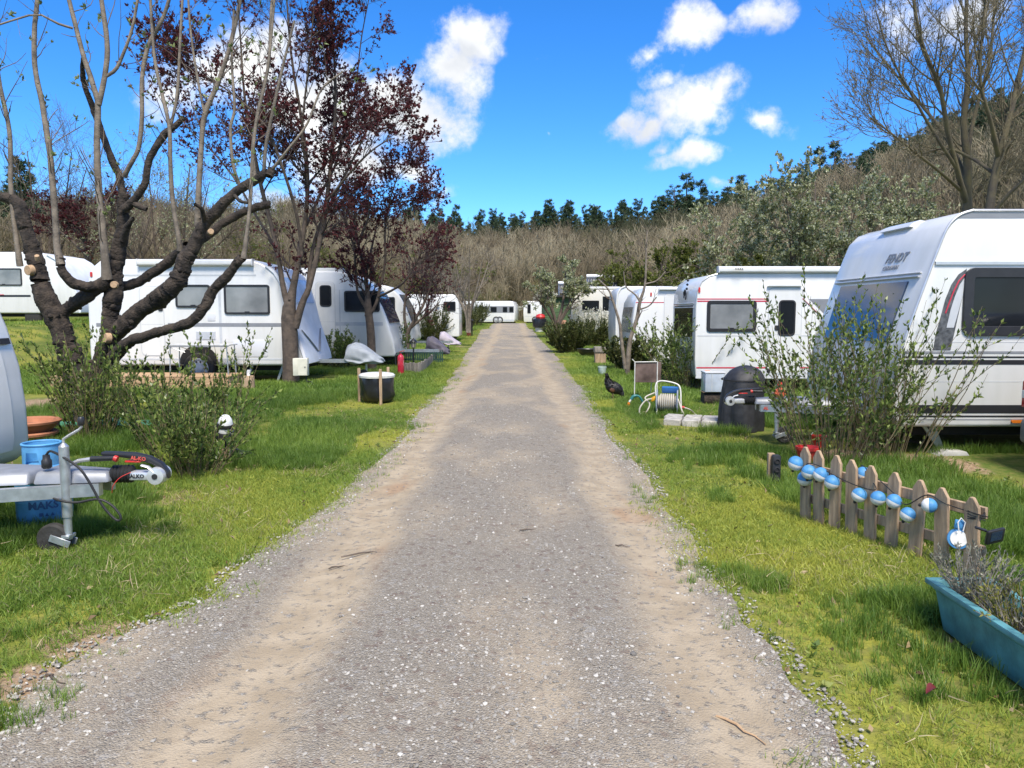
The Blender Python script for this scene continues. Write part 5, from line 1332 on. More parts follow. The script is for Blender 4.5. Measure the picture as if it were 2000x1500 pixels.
# ------------------------------------------------------------------ leafless woods on the hillside (one mass)
def hill_wood():
    rng = np.random.default_rng(91)
    WOODT = leafmat('wood_twig', (.08, .085, .042), (.33, .285, .185), (.205, .165, .105), trans=0, rough=.9, instancer='tint')
    SPRG = leafmat('wood_spring_twig', (.11, .12, .045), (.26, .28, .09), (.17, .19, .06), trans=.1, rough=.9, instancer='tint')
    pr = []
    for k in range(4):
        S = np.zeros((7, 6, 3)); a = rng.uniform(0, 6.283, 7); S[:, 0, :2] = rng.normal(scale=.15, size=(7, 2))
        for j in range(1, 6):
            S[:, j] = S[:, j - 1] + np.stack([np.cos(a) * .16 + rng.normal(scale=.06, size=7), np.sin(a) * .16 + rng.normal(scale=.06, size=7), np.full(7, .8) * rng.uniform(.8, 1.1, 7)], 1)
        SR = np.linspace(.06, .02, 6)[None].repeat(7, 0)
        A, AR = children(S, SR, 60, .15, 1, (20, 50), (.7, 1.8), .10, .5, .12, 5, rng); AR = np.maximum(AR, .014)
        B, BR = children(A, AR, 220, .1, 1, (20, 55), (.4, 1.0), .08, .6, .15, 4, rng); BR = np.maximum(BR, .011)
        V, F = merge([tubes(S, SR, 4), tubes(A, AR, 3), tubes(B, BR, 3)])
        pr.append((V, F))
    pw = [proto('wood%d' % k, V, F, WOODT) for k, (V, F) in enumerate(pr)]
    ps = [proto('woodspring%d' % k, V, F, SPRG) for k, (V, F) in enumerate(pr[:2])]
    def place(n, px0, px1, t0, t1, tree_w=0):
        px = rng.uniform(px0, px1, n); u = (px - 1000) / FPX; R, F, Z = ridge(u)
        y = F + (R - F) * rng.uniform(t0, t1, n); x = u * y
        return x, y
    x, y = place(5200, -250, 2350, .0, 1.04)
    m = fbm(x, y, .03, 7)
    s = rng.uniform(.6, 1.6, len(x)) * (.75 + .5 * m) * np.where((y - ridge(x / y)[1]) / (ridge(x / y)[0] - ridge(x / y)[1]) > .72, .55, 1.0)
    tint = np.clip(.5 + 2.0 * (fbm(x, y, .05, 3) - .5) + rng.normal(scale=.22, size=len(x)), 0, 1)
    scatter('hillside_wood', 'leafless brown wood covering the far hillside', 'woodland', np.stack([x, y, H(x, y) - .1], 1), s, tint, pw, tilt=.08, rng=rng)
    x, y = place(160, -200, 2300, .05, .8)
    scatter('hillside_trees', 'taller bare trees standing out of the hillside wood', 'woodland', np.stack([x, y, H(x, y) - .1], 1), rng.uniform(1.2, 1.7, len(x)), rng.random(len(x)) * rng.choice([.25, 1.0], len(x)), pw, tilt=.06, rng=rng)
    x, y = place(1500, -200, 2300, .0, .75)
    ok = fbm(x, y, .05, 12) + .16 * (x > 12) > .525; x, y = x[ok], y[ok]
    scatter('hillside_thicket', 'yellow green budding thickets dotted over the lower hillside', 'woodland', np.stack([x, y, H(x, y) - .1], 1), rng.uniform(.5, 1.0, len(x)), rng.random(len(x)), ps, tilt=.08, rng=rng)
hill_wood()

# ------------------------------------------------------------------ shrubs
def shrub(name, label, base, h, w, stems, leaf_per, leaf=LEAF_PRIVET, seed=0, lsize=(.022, .04), up=.8, twig=pm('privet_twig', (.17, .135, .07), .8, var=.25, scale=8), side=2.2, r0=.007, group=None, spread=.5, droop=0.0, cat='shrub', bare_low=.12, wid=.45):
    rng = np.random.default_rng(seed); base = np.array([base[0], base[1], Hs(base[0], base[1])])
    t = thing(name, label, cat, base, group)
    n = stems; a = rng.uniform(0, 6.283, n); rad = np.sqrt(rng.uniform(0, 1, n)); ln = h * rng.uniform(.55, 1.0, n) * (1 - .22 * rad)
    P = np.zeros((n, 8, 3)); P[:, 0] = base + np.stack([np.cos(a) * rad * w * .17, np.sin(a) * rad * w * .17, np.zeros(n) - .02], 1)
    out = rad * (w * .5) / h
    dv = np.stack([np.cos(a) * out, np.sin(a) * out, np.ones(n)], 1)
    for j in range(1, 8):
        dv = dv + rng.normal(scale=.06, size=(n, 3)); dv[:, 2] += .02 - droop * (j > 4)
        P[:, j] = P[:, j - 1] + dv / np.linalg.norm(dv, axis=1, keepdims=True) * (ln * np.sqrt(1 + out ** 2) / 7)[:, None]
    R = np.linspace(1, .3, 8)[None] * rng.uniform(.6, 1.1, (n, 1)) * r0
    A, AR = children(P, R, int(n * side), .15, .95, (20, 50), (.15 * h, .42 * h), .09, .6, .07, 6, rng); AR = np.maximum(AR, .0016)
    st = npmesh('stems', *merge([tubes(P, R, 5), tubes(A, AR, 4)]), twig, t)
    p1, d1 = along(P, n * leaf_per, rng, bare_low, 1); p2, d2 = along(A, int(n * side * leaf_per * 1.0), rng, .05, 1)
    pos = np.concatenate([p1, p2]); dr = np.concatenate([d1, d2])
    npmesh('foliage', *leaves(pos, dr, rng.uniform(*lsize, len(pos)), rng, wid, spread, up * .3), leaf, t)
    return t
def shrubs():
    g = gp(1640, 905); shrub('privet_bush', 'large loose privet bush in front of the big right caravan', (g[0] - .05, g[1] + .1), 1.95, 2.15, 66, 17, seed=101, lsize=(.034, .066), spread=.55, r0=.006, side=2.4)
    g = gp(1745, 900); shrub('privet_bush', 'upright privet bush just behind the picket fence', (g[0], g[1] + .2), 2.05, 2.05, 56, 17, seed=102, lsize=(.034, .064), spread=.55, r0=.007, side=2.2)
    g = gp(1335, 762, -.2); shrub('privet_bush', 'bushy privet behind the hose reel', (g[0], g[1]), 1.8, 2.4, 84, 24, seed=103, lsize=(.045, .08), spread=.6, r0=.010, side=2.6)
    g = gp(1238, 742, -.2); shrub('laurel_bush', 'dense dark bush left of the brown panel', (g[0], g[1] + .6), 1.05, 1.5, 80, 40, LEAF_DARK, seed=104, lsize=(.05, .09), spread=.9, side=2.4)
    g = gp(1110, 688); shrub('broom_bush', 'round dark olive bush beside the black tub', (g[0], g[1]), 1.3, 2.1, 110, 38, LEAF_DARK, seed=105, lsize=(.06, .11), spread=.7, side=2.4, wid=.35)
    g = gp(1160, 676); shrub('broom_bush', 'olive bush with white blossom below the cream caravan', (g[0], g[1] + 1), 1.3, 2.3, 90, 34, LEAF_DARK, seed=106, lsize=(.07, .12), spread=.7, side=2.4, wid=.35)
    g = gp(1170, 664); shrub('blossom_bush', 'white flowering bush before the cream caravan', (g[0], g[1] + 2), 1.9, 2.8, 70, 26, PETAL, seed=107, lsize=(.05, .10), spread=.9, side=2.0, wid=.8)
    for k, (px, py, h, w, lab) in enumerate(((845, 668, 2.0, 2.3, 'broom bush nearest the covered hitches on the left verge'), (872, 660, 1.9, 2.5, 'middle broom bush of the left verge row'), (905, 652, 2.0, 2.8, 'broom bush behind the red post lamp'), (928, 645, 2.0, 3.0, 'farthest broom bush on the left verge'))):
        g = gp(px, py); shrub('broom_bush', lab, (g[0], g[1]), h, w, 100, 36, LEAF_DARK, seed=110 + k, lsize=(.07, .13), spread=.5, side=2.6, wid=.28)
    g = gp(205, 850); shrub('privet_bush', 'privet bush growing round the foot of the pruned tree', (g[0], g[1] - .3), 1.6, 1.35, 48, 18, seed=120, lsize=(.036, .066), spread=.5, side=1.9)
    g = gp(360, 935); shrub('privet_bush', 'low spreading privet beside the drawbar coupling', (g[0], g[1] + .2), .92, 1.35, 60, 22, seed=121, lsize=(.03, .058), spread=.6, side=2.2)
    g = gp(290, 890); shrub('privet_bush', 'loose privet bush left of the white garden lamp', (g[0], g[1] + .5), 1.35, 1.6, 46, 17, seed=122, lsize=(.034, .062), spread=.5, side=1.9)
    g = gp(400, 870); shrub('privet_bush', 'tall thin privet sprigs before the wooden deck', (g[0] + .1, g[1] + .3), 1.65, 1.6, 16, 30, seed=123, lsize=(.034, .06), spread=.4, side=1.3)
    g = gp(95, 860); shrub('privet_bush', 'small privet bush behind the flower pots', (g[0] + .3, g[1] + .6), .95, .9, 30, 26, seed=124, lsize=(.034, .06), spread=.6)
    g = gp(660, 725); shrub('berry_bush', 'small dark bush between the first two left caravans', (g[0], g[1] + .4), 1.25, 1.3, 36, 26, LEAF_PRIVET, seed=125, lsize=(.05, .09), spread=.7)
    g = gp(765, 712); shrub('berry_bush', 'slim leafy bush at the nose of the second left caravan', (g[0], g[1]), 1.4, 1.0, 30, 24, LEAF_PRIVET, seed=126, lsize=(.05, .09), spread=.6)
    g = gp(25, 680, .6); shrub('juniper_bush', 'dark green juniper bush below the caravan on the bank', (g[0] - .4, 17.5), 1.5, 1.9, 100, 44, NEEDLE, seed=127, lsize=(.06, .12), spread=.5, side=2.6, wid=.25)
shrubs()
# ------------------------------------------------------------------ garden and camp things
def gz(px, py):
    """ground place under a pixel, following the terrain"""
    z = 0.0
    for _ in range(6): p = gp(px, py, z); z = Hs(p[0], p[1])
    return np.array([p[0], p[1], z])
def gas_bottle():
    x, y = X(71, 5.25), 5.25
    t = thing('gas_bottle', 'blue steel gas bottle standing behind the near drawbar', 'gas bottle', (x, y, 0))
    BL = pm('bottle_blue', (.10, .33, .60), .42, var=.14, scale=9, bump=.05); BD = pm('bottle_print', (.03, .10, .26), .5)
    r = .172
    MB().lathe([(r * .80, .0), (r * .82, .055)], (x, y, 0), n=32).build('foot_ring', BL, t)
    MB().lathe([(.05, .035), (r * .80, .04), (r * .97, .075), (r, .12), (r, .20), (r * 1.012, .205), (r * 1.012, .215), (r, .22), (r, .34), (r * .94, .40), (r * .75, .45), (r * .4, .475), (.03, .48)], (x, y, 0), n=40).build('tank', BL, t)
    c = MB(); n = 40; R = .118
    vs, fs = [], []
    for k in range(n):
        a = 2 * math.pi * k / n + .6
        low = .55 if (k % 20) in (4, 5, 6, 7, 8) else .45
        for rr in (R, R - .006):
            vs += [(x + rr * math.cos(a), y + rr * math.sin(a), low), (x + rr * math.cos(a), y + rr * math.sin(a), .598)]
    for k in range(n):
        j = (k + 1) % n
        fs += [(4 * k, 4 * j, 4 * j + 1, 4 * k + 1), (4 * k + 2, 4 * k + 3, 4 * j + 3, 4 * j + 2), (4 * k + 1, 4 * j + 1, 4 * j + 3, 4 * k + 3), (4 * k, 4 * k + 2, 4 * j + 2, 4 * j)]
    c.add(vs, fs).tube([(x + R * math.cos(2 * math.pi * k / 32), y + R * math.sin(2 * math.pi * k / 32), .60) for k in range(33)], .008, 8).build('collar', BL, t)
    MB().lathe([(.022, .47), (.022, .52), (.03, .525), (.03, .55), (.012, .56)], (x, y, 0), n=14).build('valve', pm('brass', (.45, .32, .12), .4, .8), t)
    def wrap(zc, a0):
        return lambda v: (x + (r + .0015 + v.z) * math.sin(a0 + v.x / r), y - (r + .0015 + v.z) * math.cos(a0 + v.x / r), zc + v.y)
    text_mesh('MAKS', 'lettering', BD, t, .072, wrap(.195, .50), bold=.002)
    text_mesh('SAN', 'lettering', BD, t, .072, wrap(.285, .50), bold=.002)
    for k in range(3): MB().prism([(-.012, -.012), (.012, -.012), (.012 - .012 * (k > 0), .012), (-.012 + .012 * (k > 0), .012)], 0, .0015, 'xy').mapped(lambda v, k=k: wrap(.135, .42 + k * .19)(v)).build('warning_mark', BD, t, smooth=False)
    MB().prism([(-.09, -.002), (.09, -.002), (.09, .002), (-.09, .002)], 0, .0015, 'xy').mapped(wrap(.10, .40)).build('print_line', BD, t, smooth=False)
gas_bottle()

def pots():
    TER = pm('terracotta', (.42, .17, .09), .75, var=.15, scale=8); MAG = pm('magenta_plastic', (.30, .03, .15), .4, var=.1); SOIL = pm('pot_soil', (.06, .042, .03), .95, bump=.4)
    d = 8.6; x = X(48, d)
    for k, (lab, z, r) in enumerate((('lower terracotta bowl under the other by the caravan nose', 0, .28), ('upper wide terracotta bowl by the caravan nose', .13, .31))):
        t = thing('flower_bowl', lab, 'plant pot', (x, d, z))
        MB().lathe([(r * .6, z), (r * .8, z + .06), (r * .95, z + .12), (r * 1.04, z + .125), (r * 1.06, z + .15), (r * .99, z + .165), (r * .90, z + .15), (r * .85, z + .11), (.01, z + .09)], (x, d, 0), n=40, cap=False).build('bowl', TER, t)
        if k: MB().lathe([(r * .87, z + .10), (.01, z + .125)], (x, d, 0), n=24, cap=False).build('soil', SOIL, t)
    for px, w, lab in ((62, .20, 'left magenta square pot beyond the terracotta bowls'), (91, .15, 'right smaller magenta pot beyond the terracotta bowls')):
        d2 = 9.4; xx = X(px, d2); z = .0; h = .22
        zt = XZ(px, 823 if w > .18 else 821, d2)[1]; z = 0.0
        t = thing('square_pot', lab, 'plant pot', (xx, d2, 0))
        a, b = w * .40, w * .55
        MB().add([(xx - a, d2 - a, 0), (xx + a, d2 - a, 0), (xx + a, d2 + a, 0), (xx - a, d2 + a, 0), (xx - b, d2 - b, zt), (xx + b, d2 - b, zt), (xx + b, d2 + b, zt), (xx - b, d2 + b, zt)],
                 [(0, 3, 2, 1), (4, 5, 6, 7), (0, 1, 5, 4), (1, 2, 6, 5), (2, 3, 7, 6), (3, 0, 4, 7)]).build('pot', MAG, t, bevel=.008)
        MB().ring([(xx - b - .01, d2 - b - .01), (xx + b + .01, d2 - b - .01), (xx + b + .01, d2 + b + .01), (xx - b - .01, d2 + b + .01)], [(xx - b + .01, d2 - b + .01), (xx + b - .01, d2 - b + .01), (xx + b - .01, d2 + b - .01), (xx - b + .01, d2 + b - .01)], zt - .02, zt + .012, 'xy').build('rim', MAG, t, smooth=False)
        rng = np.random.default_rng(int(px)); V, F = blade_tuft(26, .13, .04, .8, .004, 3, rng)
        npmesh('pot_plant', V + np.array([xx, d2, zt]), F, leafmat('pot_leaf', (.06, .10, .03), (.18, .22, .06)), t)
    g = gz(190, 838); rng = np.random.default_rng(6)
    t = thing('green_mat', 'crumpled green plastic mat behind the privet at the pruned tree', 'mat', g)
    n = 22; u = np.linspace(-1, 1, n); XX, YY = np.meshgrid(u * .85, u * .28)
    Z = .03 + .10 * fbm(XX + 3, YY + 3, 3.0, 3) * (1 - .3 * np.abs(XX)); V = np.stack([XX + g[0], YY + g[1] + .1, Z + g[2]], -1).reshape(-1, 3)
    V2 = V - np.array([0, 0, .012]); i = np.arange(n * n).reshape(n, n)
    F = np.stack([i[:-1, :-1], i[:-1, 1:], i[1:, 1:], i[1:, :-1]], -1).reshape(-1, 4)
    npmesh('sheet', np.concatenate([V, V2]), np.concatenate([F, F[:, ::-1] + n * n]), pm('mat_green', (.05, .22, .10), .6, var=.2, scale=20), t)
    # solar garden lamp on a stake
    g = gz(443, 908); d = g[1]
    t = thing('garden_lamp', 'black and white dome garden lamp on short wooden stake left of the lawn', 'garden lamp', g)
    zt = XZ(441, 848, d)[1]
    MB().box(g[0] - .035, g[0] + .035, d - .03, d + .03, -.02, .17).build('stake', WOOD_OLD, t, bevel=.004, seg=1)
    MB().tube([(g[0], d, .15), (g[0] - .01, d, zt + .02)], .012, 8).build('stem', PLAST, t)
    MB().lathe([(.10, 0), (.095, .02), (.085, .05), (.06, .06)], (g[0] - .01, d, zt - .02), (.15, -.2, 1), n=20).build('lamp_base', PLAST, t)
    MB().lathe([(.078, .055), (.075, .12), (.06, .18), (.035, .215), (.005, .225)], (g[0] - .01, d, zt - .02), (.15, -.2, 1), n=20).build('dome', pm('lamp_white', (.70, .72, .72), .3), t)
    MB().lathe([(.081, .10), (.084, .115), (.078, .135)], (g[0] - .01, d, zt - .02), (.15, -.2, 1), n=20).build('lamp_band', PLAST, t)
    MB().obox((g[0] + .035, d - .03, zt + .02), (.07, .05, .12), (0, .4, .3)).build('lamp_bracket', PLAST, t, bevel=.01)
    for k, (px, py, a, lab) in enumerate(((463, 893, .3, 'left dark clog lying beside the garden lamp stake'), (478, 897, -.4, 'right dark clog lying beside the garden lamp stake'))):
        g = gz(px, py); t = MB()
        Q, r = poly_resample([(g[0] - .10, g[1] + a * .08, .05), (g[0] - .04, g[1] + a * .03, .055), (g[0] + .04, g[1] - a * .03, .045), (g[0] + .11, g[1] - a * .08, .03)], [.035, .045, .042, .018], 12)
        o = t.tube(Q, list(r), 12).tube([(g[0] - .10, g[1] + a * .08, .03), (g[0] - .07, g[1] + a * .06, .12)], [.04, .032], 12).build('clog', PLAST, None)
        tag(o, lab, 'shoe')
pots()

def deck_side():
    d0 = 15.2; zt = XZ(300, 735, d0)[1]; x0, x1 = X(95, d0), X(446, d0); g = Hs(-6, d0)
    t = thing('wooden_deck', 'low wooden plank deck in front of the first left caravan', 'deck', ((x0 + x1) / 2, d0 + .45, g))
    for k in range(6):
        y = d0 + .02 + k * .155
        MB().box(x0, x1 - .01 * (k % 2), y, y + .145, zt - .03, zt + .001 * k).build('plank', WOOD_NEW, t, bevel=.004, seg=1)
    for k in range(2):
        z1 = zt - .034 - k * .118
        MB().box(x0 + .01, x1 - .02, d0 - .025, d0 + .012, z1 - .112, z1).build('fascia_board', WOOD_NEW, t, bevel=.004, seg=1)
    for k in range(6):
        x = x0 + (x1 - x0) * k / 5.; MB().box(min(x, x1 - .1), min(x, x1 - .1) + .09, d0 + .05, d0 + .85, g - .05, zt - .03).build('joist', WOOD_OLD, t, smooth=False)
    lx0, lx1 = X(446, 15.0), X(500, 15.0)
    MB().box(X(390, 14.9), X(478, 14.9), 14.86, 14.92, g - .02, g + .13).build('edge_board', WOOD_NEW, t, bevel=.004, seg=1)
    # folding table
    d = 15.55; a = XZ(325, 673, d); b = XZ(447, 676, d)
    t = thing('folding_table', 'light folding table with thin legs standing on the deck by the wheel', 'table', ((a[0] + b[0]) / 2, d + .25, zt))
    MB().box(a[0], b[0], d, d + .5, a[1] - .025, a[1]).build('table_top', pm('table_grey', (.52, .53, .53), .45), t, bevel=.004, seg=1)
    MB().box(a[0] + .01, b[0] - .01, d + .006, d + .012, a[1] - .05, a[1] - .027).build('table_rim', STRIPE_G, t, smooth=False)
    for px in (a[0] + .06, b[0] - .06):
        for yy in (d + .03, d + .47):
            MB().tube([(px, yy, a[1] - .03), (px + .02 * (1 if px > -6 else -1), yy, zt)], .013, 8).build('leg', GALV, t)
    for yy in (d + .03, d + .47):
        MB().tube([(a[0] + .06, yy, a[1] - .06), (a[0] + .36, yy, a[1] - .16)], .008, 6).build('brace', GALV, t)
    # stump with cup
    d = 14.8; x = X(483, d); g = Hs(x, d); zt2 = XZ(483, 734, d)[1]
    t = thing('chopping_stump', 'short sawn log stump at the corner of the deck', 'stump', (x, d, g))
    MB().lathe([(.135, -.03), (.128, .06), (.122, .18), (.12, zt2 - g - .008), (.112, zt2 - g)], (x, d, g), n=22).build('log', WOOD_OLD, t, angle=60)
    MB().lathe([(.108, 0), (.06, .003), (.002, .003)], (x, d, zt2 + .0005), n=22, cap=False).build('sawn_face', CUTWOOD, t)
    o = MB().lathe([(.036, 0), (.042, .11), (.038, .11), (.033, .01), (.001, .008)], (x + .02, d - .01, zt2 + .004), n=18, cap=False).build('cup', pm('cup_white', (.78, .78, .77), .4), None)
    tag(o, 'white paper cup standing on the sawn stump', 'cup')
    # meter box on the plum trunk
    d = 15.52; a = XZ(571, 700, d); b = XZ(600, 734, d)
    t = thing('meter_box', 'cream electricity meter box strapped to the forked plum trunk', 'meter box', ((a[0] + b[0]) / 2, d + .08, Hs(a[0], d)))
    CR = pm('box_cream', (.66, .64, .52), .5, var=.05)
    MB().box(a[0], b[0], d + .012, d + .16, b[1], a[1]).build('case', CR, t, bevel=.008)
    MB().box(a[0] + .10, b[0] - .004, d, d + .013, b[1] + .006, a[1] - .006).build('lid', CR, t, bevel=.004, seg=1)
    MB().lathe([(.012, 0), (.012, .012)], (b[0] - .04, d, (a[1] + b[1]) / 2), (0, -1, 0), n=12).build('lock', PLAST, t)
    g = Hs(b[0], d)
    Q, _ = poly_resample([(b[0] - .05, d + .08, b[1]), (b[0] - .02, d + .06, b[1] - .12), (b[0] + .08, d - .05, g + .10), (b[0] + .18, d - .15, g + .02), (b[0] + .26, d - .25, g + .01)], np.ones(5), 24)
    MB().tube(Q, .009, 8).build('cable', RUBBER, t)
    # waste bin
    g = gz(737, 786); x, y = g[0], g[1]; zt = XZ(737, 730, y)[1]
    t = thing('waste_bin', 'black bin bag under white rim held by three wooden stakes', 'bin', g)
    MB().lathe([(.23, zt - .075), (.295, zt - .055), (.30, zt - .02), (.27, zt + .005), (.20, zt + .018), (.01, zt + .022)], (x, y, 0), n=36, cap=False).build('lid', pm('bin_lid', (.68, .68, .64), .45), t)
    rng = np.random.default_rng(8); n = 44; vs, fs = [], []
    lev = [(0.0, .16), (.04, .21), (.12, .25), (.22, .27), (.32, .285), (zt - .07, .285), (zt - .05, .28)]
    for i, (z, r) in enumerate(lev):
        for k in range(n):
            a = 2 * math.pi * k / n
            f = 1 + .045 * math.sin(a * 9 + i * .6) * (1 - i / 7) + .05 * math.sin(a * 4 + i) * (i < 5) + rng.normal(scale=.012)
            sag = .04 * math.cos(a + .6) * (i < 3)
            vs.append((x + r * f * math.cos(a) + sag, y + r * f * math.sin(a), g[2] + z + .01))
    for i in range(len(lev) - 1):
        for k in range(n): fs.append((i * n + k, i * n + (k + 1) % n, (i + 1) * n + (k + 1) % n, (i + 1) * n + k))
    fs += [tuple(range(n - 1, -1, -1)), tuple((len(lev) - 1) * n + k for k in range(n))]
    MB().add(vs, fs).build('bag', pm('bag_black', (.018, .020, .026), .32, var=.2, scale=6, bump=.5, bscale=9), t, angle=70)
    for px, top, dy in ((701, 719, .12), (743, 721, -.32), (758, 717, .30)):
        yy = y + dy; q = XZ(px, top, yy)
        MB().box(q[0] - .022, q[0] + .022, yy - .02, yy + .02, -.05, q[1]).build('stake', WOOD_OLD, t, bevel=.003, seg=1)
    # fire extinguisher
    g = gz(783, 733); x, y = g[0], g[1]
    t = thing('fire_extinguisher', 'red fire extinguisher standing on the left lawn by the plum', 'extinguisher', g)
    RP = pm('extinguisher_red', (.60, .03, .06), .35, coat=.3)
    MB().lathe([(.07, 0), (.078, .015), (.078, .40), (.07, .45), (.045, .485), (.025, .495), (.025, .52)], (x, y, g[2]), n=24).build('cylinder', RP, t)
    MB().box(x - .035, x + .035, y - .02, y + .02, g[2] + .515, g[2] + .545).build('valve_head', PLAST, t, bevel=.004, seg=1)
    MB().obox((x + .03, y, g[2] + .57), (.13, .018, .014), (0, -.3, 0)).build('handle', RED, t, bevel=.003, seg=1)
    Q, _ = poly_resample([(x - .03, y, g[2] + .53), (x - .10, y - .02, g[2] + .52), (x - .12, y - .03, g[2] + .40), (x - .11, y - .04, g[2] + .24)], np.ones(4), 14)
    MB().tube(Q, .012, 8).build('hose', RUBBER, t)
    MB().prism([(-.06, 0), (.06, 0), (.06, .12), (-.06, .12)], 0, .0015, 'xy').mapped(lambda v: (x + (.0785 + v.z) * math.sin(.3 + v.x / .08), y - (.0785 + v.z) * math.cos(.3 + v.x / .08), g[2] + .24 + v.y)).build('instruction_label', pm('label_white', (.7, .7, .68), .6, var=.35, scale=40), t, smooth=False)
    # bay edging and dark fence
    t = thing('log_edging', 'curved pale palisade edging of short boards left of the track', 'edging', gz(825, 720))
    path = [(790, 728), (803, 729), (815, 730), (824, 728), (833, 721), (842, 713), (849, 705)]
    P = np.array([gz(*p) for p in path]); Q, _ = poly_resample(P, np.ones(len(P)), 24)
    rng = np.random.default_rng(2)
    for k in range(23):
        a, b = Q[k], Q[k + 1]; c = (a + b) / 2; L_ = np.linalg.norm(b[:2] - a[:2]); an = math.atan2(b[1] - a[1], b[0] - a[0]); h = .30 * rng.uniform(.88, 1.08)
        MB().obox((c[0], c[1], c[2] + h / 2 - .03), (L_ * .86, .035, h), (rng.normal(scale=.03), rng.normal(scale=.02), an)).build('board', WOOD_GREY, t, bevel=.004, seg=1)
    t = thing('green_fence', 'low dark green picket fence under the second drawbar on the left', 'fence', (X(825, 22.5), 22.5, Hs(-2.7, 22.5)))
    GD = pm('fence_green', (.02, .065, .05), .6, var=.15)
    g0 = Hs(-2.7, 22.5)
    for k in range(22):
        x = X(790, 22.5) + k * .052 * 1.0; MB().box(x, x + .034, 22.48, 22.50, g0 + .02, g0 + .40).build('picket', GD, t, smooth=False)
    for z in (.10, .30): MB().box(X(790, 22.5) - .02, X(790, 22.5) + 22 * .052, 22.505, 22.53, g0 + z, g0 + z + .04).build('rail', GD, t, smooth=False)
    # lantern
    g = gz(808, 718); x, y = g[0], g[1]; zt = XZ(808, 660, y)[1]
    t = thing('lantern_post', 'black garden lantern on a post behind the fire extinguisher', 'lantern', g)
    MB().tube([(x, y, g[2] - .05), (x, y, zt - .26)], .022, 10).lathe([(.07, 0), (.05, .03), (.03, .05)], (x, y, g[2]), n=12).build('post', PLAST, t)
    MB().lathe([(.045, zt - .27), (.06, zt - .25), (.075, zt - .11)], (x, y, 0), n=6).build('glass', pm('lantern_glass', (.45, .42, .32), .2), t, smooth=False)
    for k in range(6):
        a = 2 * math.pi * k / 6; MB().tube([(x + .058 * math.cos(a), y + .058 * math.sin(a), zt - .255), (x + .078 * math.cos(a), y + .078 * math.sin(a), zt - .10)], .006, 4).build('frame_bar', PLAST, t)
    MB().lathe([(.10, zt - .11), (.085, zt - .08), (.03, zt - .03), (.012, zt)], (x, y, 0), n=12).build('cap', PLAST, t)
    # hitch covers
    def cover(label, outline, d, w, mat, bottom):
        g = Hs(X(outline[0][0], d), d)
        t = thing('hitch_cover', label, 'cover', (X(sum(p[0] for p in outline) / len(outline), d), d, g)); n = 20; vs, fs = [], []; rng = np.random.default_rng(int(d * 10))
        oo = outline; ii = np.linspace(0, len(oo) - 1, len(oo) * 3); outline = [tuple(np.interp(q, np.arange(len(oo)), [p[j] for p in oo]) for j in range(3)) for q in ii]
        M = len(outline); n = 36
        for i, (px, ty, by) in enumerate(outline):
            a_ = XZ(px, ty, d); b_ = XZ(px, by, d); zc = (a_[1] + b_[1]) / 2; hh = (a_[1] - b_[1]) / 2; ww = w * (.55 + .45 * math.sin(math.pi * (i + .6) / (M + .4)))
            for k in range(n):
                an = 2 * math.pi * k / n; f = 1 + .10 * math.sin(an * 6 + i * .35 + 1.5 * math.sin(i * .5)) + .05 * math.sin(an * 11 - i * .5) + rng.normal(scale=.008)
                c_, s_ = math.cos(an), math.sin(an); tp_ = (s_ + 1) / 2
                f *= 1.12 - .55 * tp_ ** 1.3
                vs.append((a_[0] + .03 * math.sin(an * 3 + i * .4), d + ww * math.copysign(abs(c_) ** .6, c_) * f, zc + hh * math.copysign(abs(s_) ** .55, s_) * (1 + .05 * math.sin(an * 5 + i * .7))))
        for i in range(M - 1):
            for k in range(n): fs.append((i * n + k, i * n + (k + 1) % n, (i + 1) * n + (k + 1) % n, (i + 1) * n + k))
        fs += [tuple(range(n)), tuple((M - 1) * n + k for k in range(n - 1, -1, -1))]
        o = MB().add(vs, fs).build('cloth', mat, t, angle=180)
        m = o.modifiers.new('soft', 'SUBSURF'); m.levels = 1; m.render_levels = 1
        sk = MB().tube([(X(outline[1][0], d), d - w * .5, XZ(1, outline[1][2], d)[1] + .01), (X(outline[-2][0], d), d - w * .4, XZ(1, outline[-2][2], d)[1] + .01)], .008, 6).build('hem_cord', STRIPE_G, t)
        x_ = X(outline[M // 2][0], d); zb = XZ(1, outline[M // 2][2], d)[1]
        MB().tube([(x_, d, g + .05), (x_, d, zb + .1)], .028, 10).build('jockey_leg', GALV, t)
        MB().lathe([(.05, -.03), (.10, -.025), (.10, .025), (.05, .03)], (x_ - .06, d - .02, g + .10), (0, 1, 0), n=18).build('jockey_wheel', TYRE, t)
    C1 = pm('cover_grey_cloth', (.34, .37, .40), .65, var=.10, scale=5, bump=.5, bscale=7); C2 = pm('cover_dark_violet', (.13, .115, .14), .6, var=.2, scale=5, bump=.5, bscale=7); C3 = pm('cover_pale_violet', (.42, .38, .43), .65, var=.12, scale=5, bump=.5, bscale=7)
    cover('smooth grey cloth cover over the hitch behind the bin', [(676, 690, 702), (680, 674, 709), (692, 668, 711), (706, 672, 711), (720, 681, 710), (734, 691, 710), (745, 697, 710), (749, 702, 708)], 17.4, .26, C1, 0)
    cover('dark violet hitch cover beside the palisade edging', [(833, 672, 682), (836, 658, 687), (843, 656, 689), (852, 662, 690), (862, 670, 691), (872, 678, 692), (878, 684, 690)], 23.6, .26, C2, 0)
    cover('pale violet hitch cover nearest the track on the left', [(859, 660, 668), (861, 648, 671), (867, 647, 673), (876, 654, 674), (887, 662, 674), (896, 667, 674), (900, 669, 673)], 29, .30, C3, 0)
    g = gz(918, 656); x, y = g[0], g[1]; zt = XZ(918, 625, y)[1]
    t = thing('post_lamp', 'rusty red post lamp with black pole by the broom bushes', 'post lamp', g)
